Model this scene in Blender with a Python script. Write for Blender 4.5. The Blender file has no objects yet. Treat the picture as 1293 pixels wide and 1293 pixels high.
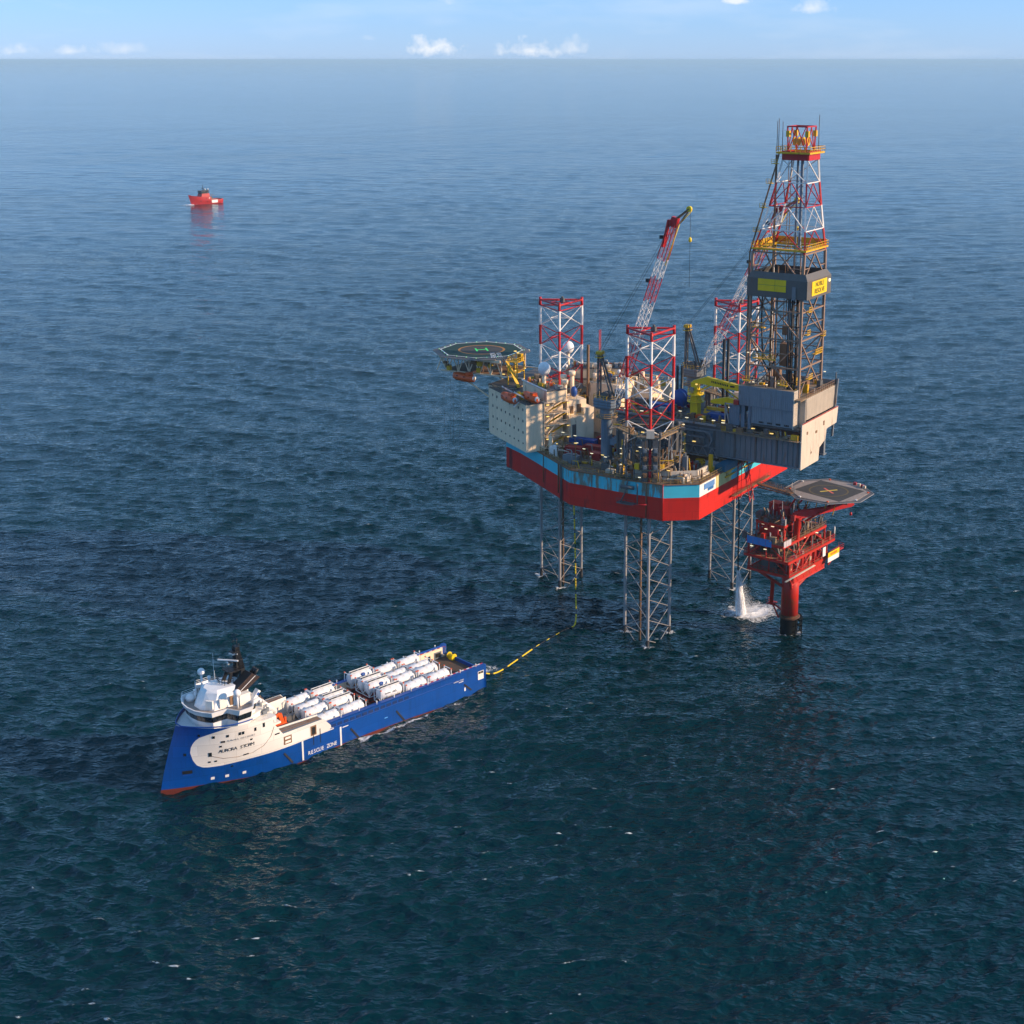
import bpy, bmesh, math, random
import numpy as np
from mathutils import Vector, Matrix, Euler
R = math.radians
random.seed(7); RNG = np.random.default_rng(11)
scene = bpy.context.scene
COL = scene.collection
# ------------------------------------------------------------------ camera
cam = bpy.data.cameras.new('camera')
cam.sensor_width = 36.0
cam.lens = 50.304
cam.shift_x = -0.05497
cam.shift_y = -0.10874
cam.clip_start = 1.0; cam.clip_end = 200000.0
camo = bpy.data.objects.new('camera', cam); COL.objects.link(camo)
camo.location = (0, 0, 151.685)
camo.rotation_euler = (R(90 - 13.409), 0, 0)
scene.camera = camo
# ------------------------------------------------------------------ light
SUN_AZ = -9.0      # direction towards the sun, degrees from +X towards +Y
SUN_EL = 20.0
sun = bpy.data.lights.new('sun', 'SUN')
sun.energy = 5.0; sun.angle = R(0.6); sun.color = (1.0, 0.74, 0.50)
suno = bpy.data.objects.new('sun', sun); COL.objects.link(suno)
sd = Vector((math.cos(R(SUN_AZ)) * math.cos(R(SUN_EL)), math.sin(R(SUN_AZ)) * math.cos(R(SUN_EL)), math.sin(R(SUN_EL))))
suno.rotation_euler = (-sd).to_track_quat('-Z', 'Y').to_euler()
suno.location = (300, -100, 300)
world = bpy.data.worlds.new('World'); scene.world = world; world.use_nodes = True
wn = world.node_tree.nodes; wl = world.node_tree.links
for n in list(wn): wn.remove(n)
wout = wn.new('ShaderNodeOutputWorld'); wbg = wn.new('ShaderNodeBackground')
sky = wn.new('ShaderNodeTexSky'); sky.sky_type = 'NISHITA'; sky.sun_disc = False
sky.sun_elevation = R(SUN_EL); sky.sun_rotation = R(90 - SUN_AZ)
sky.altitude = 100; sky.air_density = 1.0; sky.dust_density = 0.1; sky.ozone_density = 3.0
def wmath(op, a, b=None, c=None):
    n = wn.new('ShaderNodeMath'); n.operation = op
    for i, v in enumerate((a, b, c)):
        if v is None: continue
        if isinstance(v, (int, float)): n.inputs[i].default_value = v
        else: wl.new(v, n.inputs[i])
    return n.outputs[0]
geo = wn.new('ShaderNodeNewGeometry'); sep = wn.new('ShaderNodeSeparateXYZ')
tc = wn.new('ShaderNodeTexCoord'); wl.new(tc.outputs['Generated'], sep.inputs[0])
SKYX, SKYY, SKYZ = sep.outputs
# small fair-weather clouds low over the horizon: azimuth (x/y), height (z), half width, half height, strength
tanx = wmath('DIVIDE', SKYX, wmath('MAXIMUM', SKYY, 0.05))
nz = wn.new('ShaderNodeTexNoise'); nz.inputs['Scale'].default_value = 70; nz.inputs['Detail'].default_value = 6; nz.inputs['Roughness'].default_value = 0.62
wl.new(tc.outputs['Generated'], nz.inputs['Vector'])
nzl = wn.new('ShaderNodeTexNoise'); nzl.inputs['Scale'].default_value = 9; nzl.inputs['Detail'].default_value = 5
mp = wn.new('ShaderNodeMapping'); mp.inputs['Scale'].default_value = (1, 1, 5); wl.new(tc.outputs['Generated'], mp.inputs[0]); wl.new(mp.outputs[0], nzl.inputs['Vector'])
CLOUDS = [(-0.092, 0.0065, 0.026, 0.0125, 1.0), (-0.026, 0.0055, 0.030, 0.012, 0.8), (0.004, 0.007, 0.016, 0.012, 0.55), (0.113, 0.038, 0.017, 0.006, 0.9), (0.163, 0.033, 0.020, 0.010, 0.5),
          (-0.375, 0.0045, 0.016, 0.0065, 0.6), (-0.335, 0.005, 0.02, 0.006, 0.45), (-0.30, 0.0065, 0.02, 0.008, 0.35), (-0.08, 0.037, 0.012, 0.008, 0.3), (-0.135, 0.0135, 0.012, 0.005, 0.25), (-0.52, 0.02, 0.05, 0.015, .7), (0.5, 0.025, 0.05, 0.016, .7), (0.62, .01, .05, .01, .6)]
csum = None
for (cx, cz, hw, hh, st) in CLOUDS:
    dx = wmath('DIVIDE', wmath('SUBTRACT', tanx, cx), hw); dz = wmath('DIVIDE', wmath('SUBTRACT', SKYZ, cz), hh)
    dzu = wmath('MAXIMUM', dz, wmath('MULTIPLY', dz, -2.2))
    d = wmath('SQRT', wmath('ADD', wmath('MULTIPLY', dx, dx), wmath('MULTIPLY', dzu, dzu)))
    v = wmath('MULTIPLY', wmath('MAXIMUM', wmath('SUBTRACT', wmath('ADD', wmath('MULTIPLY', nz.outputs[0], 2.6), -0.55), d), 0.0), st)
    csum = v if csum is None else wmath('MAXIMUM', csum, v)
cl = wmath('MINIMUM', wmath('MULTIPLY', csum, 1.3), 0.8)
cl2 = wmath('MULTIPLY', wmath('MAXIMUM', wmath('SUBTRACT', nzl.outputs[0], 0.5), 0.0), 0.8)
cl = wmath('MAXIMUM', cl, cl2)
tint = wn.new('ShaderNodeMix'); tint.data_type = 'RGBA'; tint.blend_type = 'MULTIPLY'; tint.inputs[0].default_value = 1.0
hz = wn.new('ShaderNodeMapRange'); hz.inputs[1].default_value = 0.0; hz.inputs[2].default_value = 0.2; wl.new(SKYZ, hz.inputs[0])
tcol = wn.new('ShaderNodeMix'); tcol.data_type = 'RGBA'; wl.new(hz.outputs[0], tcol.inputs[0]); tcol.inputs[6].default_value = (0.44, 0.60, 1.26, 1); tcol.inputs[7].default_value = (0.28, 0.62, 0.92, 1)
wl.new(sky.outputs[0], tint.inputs[6]); wl.new(tcol.outputs[2], tint.inputs[7])
mix = wn.new('ShaderNodeMix'); mix.data_type = 'RGBA'
veil = wn.new('ShaderNodeMix'); veil.data_type = 'RGBA'; veil.inputs[0].default_value = 0.36      # pale even veil added over the sky to brighten reflections and shaded sides
wl.new(tint.outputs[2], veil.inputs[6]); veil.inputs[7].default_value = (1.85, 3.25, 4.7, 1)
wl.new(cl, mix.inputs[0]); wl.new(veil.outputs[2], mix.inputs[6]); mix.inputs[7].default_value = (5.0, 5.1, 5.3, 1)
wl.new(mix.outputs[2], wbg.inputs[0]); wbg.inputs[1].default_value = 0.15
wl.new(wbg.outputs[0], wout.inputs[0])
vs = scene.view_settings
vs.view_transform = 'Standard'; vs.look = 'None'; vs.exposure = 0.42; vs.gamma = 1.0; vs.use_curve_mapping = False
cy = scene.cycles
cy.max_bounces = 6; cy.diffuse_bounces = 2; cy.glossy_bounces = 3; cy.transmission_bounces = 3; cy.volume_bounces = 0; cy.transparent_max_bounces = 12
cy.sample_clamp_indirect = 3.0; cy.caustics_reflective = False; cy.caustics_refractive = False
cy.use_denoising = True
try: cy.denoiser = 'OPENIMAGEDENOISE'
except Exception: pass
cy.volume_max_steps = 8; cy.volume_step_rate = 10
# ------------------------------------------------------------------ helpers
def tag(o, label=None, cat=None, group=None, kind=None):
    if label: o['label'] = label
    if cat: o['category'] = cat
    if group: o['group'] = group
    if kind: o['kind'] = kind
    return o
class Frame:
    def __init__(s, x, y, ang): s.m = Matrix.Translation((x, y, 0)) @ Matrix.Rotation(ang, 4, 'Z'); s.ang = ang
RIG = Frame(34.81, 382.128, R(147.786))
SHIP = Frame(-26.119, 334.783, R(223.849))
def thing(name, label, cat, fr, loc=(0, 0, 0), rz=0.0, group=None):
    o = bpy.data.objects.new(name, None); o.empty_display_size = 0.5; COL.objects.link(o)
    p = (fr.m if fr else Matrix.Identity(4)) @ Vector(loc)
    o.location = p; o.rotation_euler = (0, 0, (fr.ang if fr else 0) + rz)
    return tag(o, label, cat, group)
def copy_tree(o, parent=None):
    c = o.copy(); COL.objects.link(c)
    if parent is not None: c.parent = parent
    for ch in CH.get(o.name, []):
        copy_tree_into(ch, c)
    return c
CH = {}
def copy_tree_into(o, parent):
    c = o.copy(); COL.objects.link(c); c.parent = parent
    CH.setdefault(parent.name, []).append(c)
    for ch in CH.get(o.name, []): copy_tree_into(ch, c)
def link(o, parent):
    COL.objects.link(o)
    if parent is not None:
        o.parent = parent; CH.setdefault(parent.name, []).append(o)
    return o
class MB:
    """collects faces, then builds one mesh object"""
    def __init__(s): s.v = []; s.f = []; s.mi = []; s.cur = 0; s.sm = []; s.smooth = False
    def add(s, vs, fs):
        b = len(s.v); s.v += [tuple(v) for v in vs]
        for f in fs: s.f.append(tuple(i + b for i in f)); s.mi.append(s.cur); s.sm.append(s.smooth)
        return s
    def box(s, c, size, rz=0.0, M=None):
        x, y, z = (d / 2 for d in size)
        vs = [Vector(q) for q in ((-x,-y,-z),(x,-y,-z),(x,y,-z),(-x,y,-z),(-x,-y,z),(x,-y,z),(x,y,z),(-x,y,z))]
        m = M or (Matrix.Translation(c) @ Matrix.Rotation(rz, 4, 'Z'))
        return s.add([m @ v for v in vs], [(0,3,2,1),(4,5,6,7),(0,1,5,4),(1,2,6,5),(2,3,7,6),(3,0,4,7)])
    def bb(s, x0, x1, y0, y1, z0, z1):
        return s.box(((x0+x1)/2, (y0+y1)/2, (z0+z1)/2), (abs(x1-x0), abs(y1-y0), abs(z1-z0)))
    def beam(s, p, q, w, h=None):
        p, q = Vector(p), Vector(q); d = q - p; L = d.length
        if L < 1e-6: return s
        rot = d.to_track_quat('X', 'Z').to_matrix().to_4x4()
        return s.box(None, (L, w, h or w), M=Matrix.Translation((p + q) / 2) @ rot)
    def tube(s, p, q, r, r2=None, n=8, cap=True):
        p, q = Vector(p), Vector(q); d = q - p
        if d.length < 1e-6: return s
        rot = d.to_track_quat('Z', 'Y').to_matrix(); r2 = r if r2 is None else r2
        vs = []
        for (c, rr) in ((p, r), (q, r2)):
            for i in range(n):
                t = 2 * math.pi * i / n; vs.append(c + rot @ Vector((rr * math.cos(t), rr * math.sin(t), 0)))
        fs = [(i, (i+1) % n, n + (i+1) % n, n + i) for i in range(n)]
        sm = s.smooth; s.smooth = True; b = len(s.v)
        s.add(vs, fs); s.smooth = False
        if cap:
            s.f += [tuple(b + i for i in reversed(range(n))), tuple(b + n + i for i in range(n))]
            s.mi += [s.cur, s.cur]; s.sm += [False, False]
        s.smooth = sm; return s
    def path(s, pts, r, n=8):
        for a, b in zip(pts[:-1], pts[1:]): s.tube(a, b, r, n=n)
        return s
    def prism(s, poly, z0, z1, top=True, bot=True):
        n = len(poly); vs = [(x, y, z0) for x, y in poly] + [(x, y, z1) for x, y in poly]
        fs = [(i, (i+1) % n, n + (i+1) % n, n + i) for i in range(n)]
        if top: fs.append(tuple(range(n, 2*n)))
        if bot: fs.append(tuple(reversed(range(n))))
        return s.add(vs, fs)
    def frustum(s, poly0, z0, poly1, z1):
        n = len(poly0); vs = [(x, y, z0) for x, y in poly0] + [(x, y, z1) for x, y in poly1]
        fs = [(i, (i+1) % n, n + (i+1) % n, n + i) for i in range(n)] + [tuple(range(n, 2*n)), tuple(reversed(range(n)))]
        return s.add(vs, fs)
    def lathe(s, prof, c=(0, 0, 0), n=16, M=None):
        m = M or Matrix.Translation(c); vs = []; fs = []
        for (r, z) in prof:
            for i in range(n):
                t = 2*math.pi*i/n; vs.append(m @ Vector((r*math.cos(t), r*math.sin(t), z)))
        for k in range(len(prof)-1):
            for i in range(n): fs.append((k*n+i, k*n+(i+1) % n, (k+1)*n+(i+1) % n, (k+1)*n+i))
        sm = s.smooth; s.smooth = True; s.add(vs, fs); s.smooth = sm; return s
    def sphere(s, c, r, n=16, m=10, z0=-90, sz=1.0):
        return s.lathe([(r*math.cos(R(a)), r*sz*math.sin(R(a))) for a in np.linspace(z0, 90, m)], c, n)
    def rail(s, pts, h=1.1, closed=False, r=0.035, posts=2.0):
        r *= 0.75
        P = [Vector(p) for p in pts]
        if closed: P.append(P[0])
        for a, b in zip(P[:-1], P[1:]):
            for hh in (h, h*0.5): s.beam(a + Vector((0,0,hh)), b + Vector((0,0,hh)), r*2)
            n = max(1, int((b-a).length / posts))
            for i in range(n + 1): c = a.lerp(b, i/n); s.beam(c, c + Vector((0,0,h)), r*2)
        return s
    def build(s, name, mats, parent=None, fix=True):
        me = bpy.data.meshes.new(name); me.from_pydata(s.v, [], s.f)
        for m in (mats if isinstance(mats, (list, tuple)) else [mats]): me.materials.append(m)
        me.polygons.foreach_set('material_index', s.mi); me.polygons.foreach_set('use_smooth', s.sm)
        me.update()
        if fix:
            bm = bmesh.new(); bm.from_mesh(me); bmesh.ops.recalc_face_normals(bm, faces=bm.faces); bm.to_mesh(me); bm.free()
        return link(bpy.data.objects.new(name, me), parent)
UNIT = {}
def unit_mesh(kind, mat):
    k = (kind, mat.name)
    if k not in UNIT:
        b = MB()
        if kind == 'cyl': b.tube((0, 0, 0), (0, 0, 1), 1.0, n=8)
        elif kind == 'box': b.box((0, 0, 0.5), (1, 1, 1))
        me = bpy.data.meshes.new(kind + '_piece'); me.from_pydata(b.v, [], b.f); me.materials.append(mat)
        me.polygons.foreach_set('use_smooth', b.sm); me.update(); UNIT[k] = me
    return UNIT[k]
def bar(name, p, q, r, mat, parent, kind='cyl', r2=None):
    """one straight piece (a brace, a chord, a rail) sharing its mesh with alike pieces"""
    o = bpy.data.objects.new(name, unit_mesh(kind, mat)); p, q = Vector(p), Vector(q); d = q - p
    link(o, parent)
    o.matrix_local = Matrix.Translation(p) @ d.to_track_quat('Z', 'Y').to_matrix().to_4x4() @ Matrix.Diagonal((r, r2 or r, d.length, 1))
    return o
def inst(name, me, M, parent):
    o = bpy.data.objects.new(name, me); link(o, parent); o.matrix_local = M; return o
def text_part(name, txt, size, M, mat, parent, ext=0.012, align='CENTER', sx=1.0):
    cu = bpy.data.curves.new('lettering', 'FONT'); cu.body = txt; cu.size = size; cu.extrude = ext; cu.align_x = align; cu.align_y = 'CENTER'; cu.resolution_u = 2
    tmp = bpy.data.objects.new('tmp', cu); COL.objects.link(tmp)
    dg = bpy.context.evaluated_depsgraph_get(); me = bpy.data.meshes.new_from_object(tmp.evaluated_get(dg))
    bpy.data.objects.remove(tmp); bpy.data.curves.remove(cu)
    me.materials.clear(); me.materials.append(mat); me.name = name
    o = bpy.data.objects.new(name, me); link(o, parent); o.matrix_local = M @ Matrix.Diagonal((sx, 1, 1, 1)); return o
def worn_marks(name, n, w, h, M, mat, parent):
    """a line of lettering too worn or small to read: a row of short upright marks"""
    rm = random.Random(n)
    for i in range(n):
        q = MB(); ww = w / n; hh = h * rm.uniform(.75, 1.0); q.box(((i + .5) * ww - w / 2, 0, 0), (ww * rm.uniform(.5, .72), hh, .02)); o = q.build(name, mat, parent); o.matrix_local = M
def face_matrix(p, right, up):
    """matrix placing an XY-plane shape at p with its X along right and its Y along up"""
    r = Vector(right).normalized(); u = Vector(up).normalized(); n = r.cross(u)
    m = Matrix((r, u, n)).transposed().to_4x4(); m.translation = Vector(p); return m
# ------------------------------------------------------------------ materials
MAT = {}
def srgb(h):
    h = h.lstrip('#'); c = [int(h[i:i+2], 16) / 255 for i in (0, 2, 4)]
    return tuple(v / 12.92 if v <= 0.04045 else ((v + 0.055) / 1.055) ** 2.4 for v in c)
def add_seams(N, L, tc, src, w, h, strength):
    """weld seams between plates: thin darker lines and slightly uneven plate tones"""
    sp = N.new('ShaderNodeSeparateXYZ'); L.new(tc.outputs['Object'], sp.inputs[0])
    m1 = N.new('ShaderNodeMath'); m1.operation = 'MULTIPLY'; m1.inputs[1].default_value = 0.62; L.new(sp.outputs[1], m1.inputs[0])
    ad = N.new('ShaderNodeMath'); ad.operation = 'SUBTRACT'; L.new(sp.outputs[0], ad.inputs[0]); L.new(m1.outputs[0], ad.inputs[1])
    cb = N.new('ShaderNodeCombineXYZ'); L.new(ad.outputs[0], cb.inputs[0]); L.new(sp.outputs[2], cb.inputs[1])
    bt = N.new('ShaderNodeTexBrick'); L.new(cb.outputs[0], bt.inputs['Vector']); bt.inputs['Scale'].default_value = 1.0; bt.inputs['Brick Width'].default_value = w; bt.inputs['Row Height'].default_value = h; bt.inputs['Mortar Size'].default_value = 0.05; bt.inputs['Mortar Smooth'].default_value = 0.4
    bt.inputs['Color1'].default_value = (1, 1, 1, 1); bt.inputs['Color2'].default_value = (0.86, 0.86, 0.86, 1); bt.inputs['Mortar'].default_value = (1 - strength,) * 3 + (1,)
    mm = N.new('ShaderNodeMix'); mm.data_type = 'RGBA'; mm.blend_type = 'MULTIPLY'; mm.inputs[0].default_value = 1.0; L.new(src, mm.inputs[6]); L.new(bt.outputs['Color'], mm.inputs[7]); return mm.outputs[2]
def paint(name, col, rough=0.5, dirt=0.25, dirtcol=(0.10, 0.075, 0.05), rust=0.0, metal=0.0, scale=0.5, streak=True, spec=0.4, rustcol=(0.16, 0.065, 0.02), bump=0.0, seams=None):
    """painted steel: base colour, broad fading, vertical grime streaks and rust patches with shapes of their own"""
    m = bpy.data.materials.new(name); m.use_nodes = True; N = m.node_tree.nodes; L = m.node_tree.links
    b = N['Principled BSDF']; b.inputs['Roughness'].default_value = rough; b.inputs['Metallic'].default_value = metal
    b.inputs['Specular IOR Level'].default_value = spec
    tc = N.new('ShaderNodeTexCoord'); mp = N.new('ShaderNodeMapping'); L.new(tc.outputs['Object'], mp.inputs[0])
    n1 = N.new('ShaderNodeTexNoise'); n1.inputs['Scale'].default_value = scale; n1.inputs['Detail'].default_value = 5; L.new(tc.outputs['Object'], n1.inputs['Vector'])
    n2 = N.new('ShaderNodeTexNoise'); n2.inputs['Scale'].default_value = scale * 2.2; n2.inputs['Detail'].default_value = 6; n2.inputs['Roughness'].default_value = 0.65
    mp.inputs['Scale'].default_value = (1, 1, 0.12 if streak else 1); L.new(mp.outputs[0], n2.inputs['Vector'])
    c = col + (1,)
    vm = N.new('ShaderNodeMix'); vm.data_type = 'RGBA'; L.new(n1.outputs[0], vm.inputs[0])
    vm.inputs[6].default_value = tuple(min(1, x * 0.86) for x in col) + (1,); vm.inputs[7].default_value = tuple(min(1, x * 1.12) for x in col) + (1,)
    r = N.new('ShaderNodeValToRGB'); r.color_ramp.elements[0].position = 0.5; r.color_ramp.elements[1].position = 0.72; L.new(n2.outputs[0], r.inputs[0])
    r.color_ramp.elements[1].color = (dirt, dirt, dirt, 1)
    dm = N.new('ShaderNodeMix'); dm.data_type = 'RGBA'; L.new(r.outputs[0], dm.inputs[0]); L.new(vm.outputs[2], dm.inputs[6]); dm.inputs[7].default_value = dirtcol + (1,)
    out = dm.outputs[2]
    if rust > 0:
        n3 = N.new('ShaderNodeTexNoise'); n3.inputs['Scale'].default_value = scale * 1.1; n3.inputs['Detail'].default_value = 8; n3.inputs['Roughness'].default_value = 0.7
        mp3 = N.new('ShaderNodeMapping'); mp3.inputs['Scale'].default_value = (1, 1, 0.16 if streak else 1); mp3.inputs['Location'].default_value = (13.1, 7.7, 3.3); L.new(tc.outputs['Object'], mp3.inputs[0]); L.new(mp3.outputs[0], n3.inputs['Vector'])
        r3 = N.new('ShaderNodeValToRGB'); r3.color_ramp.elements[0].position = 0.62 - 0.22 * rust; r3.color_ramp.elements[1].position = 0.70 - 0.22 * rust; L.new(n3.outputs[0], r3.inputs[0])
        r3.color_ramp.elements[1].color = (0.85,) * 3 + (1,)
        rm = N.new('ShaderNodeMix'); rm.data_type = 'RGBA'; L.new(r3.outputs[0], rm.inputs[0]); L.new(out, rm.inputs[6]); rm.inputs[7].default_value = rustcol + (1,)
        out = rm.outputs[2]
    if seams: out = add_seams(N, L, tc, out, *seams)
    L.new(out, b.inputs['Base Color'])
    if bump:
        bn = N.new('ShaderNodeBump'); bn.inputs['Strength'].default_value = bump; bn.inputs['Distance'].default_value = 0.05; L.new(n2.outputs[0], bn.inputs['Height']); L.new(bn.outputs[0], b.inputs['Normal'])
    MAT[name] = m; return m
def lamp_mat(name, col, st):
    m = bpy.data.materials.new(name); m.use_nodes = True; b = m.node_tree.nodes['Principled BSDF']
    b.inputs['Base Color'].default_value = col + (1,); b.inputs['Emission Color'].default_value = col + (1,); b.inputs['Emission Strength'].default_value = st
    MAT[name] = m; return m
def glass_mat(name, col=(0.012, 0.018, 0.024)):
    m = bpy.data.materials.new(name); m.use_nodes = True; b = m.node_tree.nodes['Principled BSDF']
    b.inputs['Base Color'].default_value = col + (1,); b.inputs['Roughness'].default_value = 0.08; b.inputs['Specular IOR Level'].default_value = 0.7
    MAT[name] = m; return m
M_red = paint('signal_red_paint', (0.50, 0.014, 0.018), 0.45, 0.3, rust=0.12)
M_white = paint('white_paint', (0.78, 0.77, 0.75), 0.45, 0.22, rust=0.05)
M_grey = paint('grey_steel_paint', (0.17, 0.19, 0.21), 0.55, 0.35, rust=0.15)
M_dgrey = paint('dark_grey_steel', (0.10, 0.10, 0.102), 0.6, 0.4, rust=0.15)
M_lgrey = paint('weathered_leg_steel', (0.30, 0.29, 0.29), 0.6, 0.4, rust=0.28)
M_bgrey = paint('blue_grey_paint', (0.155, 0.205, 0.265), 0.5, 0.3, rust=0.1)
M_clad = paint('blue_grey_cladding', (0.20, 0.245, 0.29), 0.55, 0.3, rust=0.08)
M_beige = paint('beige_paint', (0.88, 0.69, 0.48), 0.5, 0.2, rust=0.06)
M_pink = paint('pale_beige_cladding', (0.60, 0.52, 0.42), 0.55, 0.3, rust=0.1)  # pale beige on the aft walls, beside blue grey port walls
M_yellow = paint('safety_yellow_paint', (0.70, 0.40, 0.012), 0.5, 0.3, rust=0.18)
M_byellow = paint('crane_yellow_paint', (0.82, 0.57, 0.01), 0.4, 0.12)
M_orange = paint('lifeboat_orange', (0.72, 0.10, 0.015), 0.4, 0.15)
M_blue = paint('container_blue', (0.012, 0.07, 0.30), 0.5, 0.25, rust=0.1)
M_deck = paint('worn_deck_plate', (0.17, 0.125, 0.095), 0.8, 0.5, rust=0.5, streak=False, bump=0.3)
M_gdeck = paint('green_deck_paint', (0.008, 0.038, 0.026), 0.75, 0.25, streak=False)
M_ddeck = paint('dark_helideck_coating', (0.05, 0.05, 0.048), 0.85, 0.4, streak=False, dirtcol=(0.13, 0.11, 0.09))
M_gratedeck = paint('light_grey_helideck_coating', (0.30, 0.26, 0.235), 0.8, 0.5, streak=False)
M_black = paint('black_paint', (0.012, 0.012, 0.014), 0.45, 0.2, dirtcol=(0.05, 0.05, 0.05))
M_rubber = paint('black_rubber', (0.015, 0.015, 0.018), 0.7, 0.2)
M_brown = paint('rusty_steel', (0.21, 0.12, 0.065), 0.75, 0.4, rust=0.4)
M_derr = paint('galvanised_derrick_steel', (0.30, 0.205, 0.15), 0.6, 0.35, rust=0.3)
M_belt = paint('dark_windwall_cladding', (0.11, 0.105, 0.10), 0.55, 0.25, rust=0.1)
M_signy = paint('sign_yellow', (0.80, 0.56, 0.01), 0.45, 0.1)
M_cont = paint('container_red', (0.36, 0.02, 0.02), 0.5, 0.3, rust=0.15)
M_platred = paint('platform_red_paint', (0.50, 0.017, 0.008), 0.5, 0.3, rust=0.2)
M_grate = paint('walkway_grating', (0.25, 0.185, 0.12), 0.8, 0.4, rust=0.3, streak=False)
M_cream = paint('ship_cream_paint', (0.83, 0.78, 0.70), 0.4, 0.12)
M_swhite = paint('ship_white_paint', (0.80, 0.80, 0.80), 0.38, 0.1)
M_tank = paint('tank_cladding_white', (0.74, 0.75, 0.77), 0.35, 0.28, dirtcol=(0.28, 0.24, 0.2), rust=0.04)
M_sdeck = paint('ship_deck_green_brown', (0.085, 0.058, 0.045), 0.8, 0.4, rust=0.35, streak=False)
M_glass = glass_mat('dark_window_glass')
M_lamp = lamp_mat('warm_floodlight', (1.0, 0.86, 0.55), 0.75)
M_lampy = lamp_mat('sodium_floodlight', (1.0, 0.66, 0.18), 0.8)
M_rail = paint('worn_yellow_railing', (0.34, 0.22, 0.05), 0.6, 0.4, rust=0.3)
M_radome = paint('radome_white', (0.80, 0.80, 0.80), 0.35, 0.06)
# ------------------------------------------------------------------ sea
def graded(lo, hi, fn, end_lo, end_hi, g=1.22):
    """coordinates from end_lo to end_hi, fine between lo and hi with spacing fn(t), growing outside"""
    mid = [lo]
    while mid[-1] < hi: mid.append(mid[-1] + fn(mid[-1]))
    d = fn(mid[-1]); up = [mid[-1]]
    while up[-1] < end_hi: d *= g; up.append(up[-1] + d)
    d = fn(lo); dn = [lo]
    while dn[-1] > end_lo: d *= g; dn.append(dn[-1] - d)
    return np.array(dn[:0:-1] + mid + up[1:])
def wave_field():
    """two crossing wind seas, each with long narrow crests; one leads left of the rig, the other right of it"""
    rng = np.random.default_rng(5); comps = []
    for sysn, mean in ((0, 62), (1, 104)):
        for lam_lo, lam_hi, n, slope, spread in ((26, 70, 12, 0.018, 14), (12, 26, 22, 0.040, 18), (5.5, 12, 40, 0.082, 22), (2.3, 5.5, 84, 0.29, 30)):
            for i in range(n):
                lam = lam_lo * (lam_hi / lam_lo) ** rng.random(); th = R(mean) + rng.normal(0, R(spread)); k = 2 * math.pi / lam
                a = slope * math.sqrt(2.0 / n) / k * (0.6 + 0.8 * rng.random())
                comps.append((k * math.cos(th), k * math.sin(th), a, rng.random() * 2 * math.pi, lam, sysn))
    return comps
WAVES = wave_field()
def waves(X, Y, cell):
    H = np.zeros_like(X); DX = np.zeros_like(X); DY = np.zeros_like(X); CR = np.zeros_like(X)
    lead = 1 / (1 + np.exp(-(X - 20 + 40 * np.sin(Y / 140.0)) / 70.0)).astype(np.float32)
    gust = 1 + 0.25 * np.sin(X / 61.0 + Y / 97.0) * np.sin(X / 113.0 - Y / 53.0 + 1.0)
    W = [(0.35 + 0.75 * (1 - lead)) * gust, (0.35 + 0.75 * lead) * gust]
    for kx, ky, a, ph, lam, sysn in WAVES:
        sel = lam / cell > 2.3
        if not sel.any(): continue
        w = np.clip((lam / cell - 2.3) / 1.2, 0, 1).astype(np.float32) * W[sysn]
        t = kx * X + ky * Y + ph; k = math.hypot(kx, ky)
        s = np.sin(t); c = np.cos(t)
        H += w * a * c; DX -= w * a * 1.25 * kx / k * s; DY -= w * a * 1.25 * ky / k * s; CR += w * a * k * c
    return H, DX, DY, CR
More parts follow.
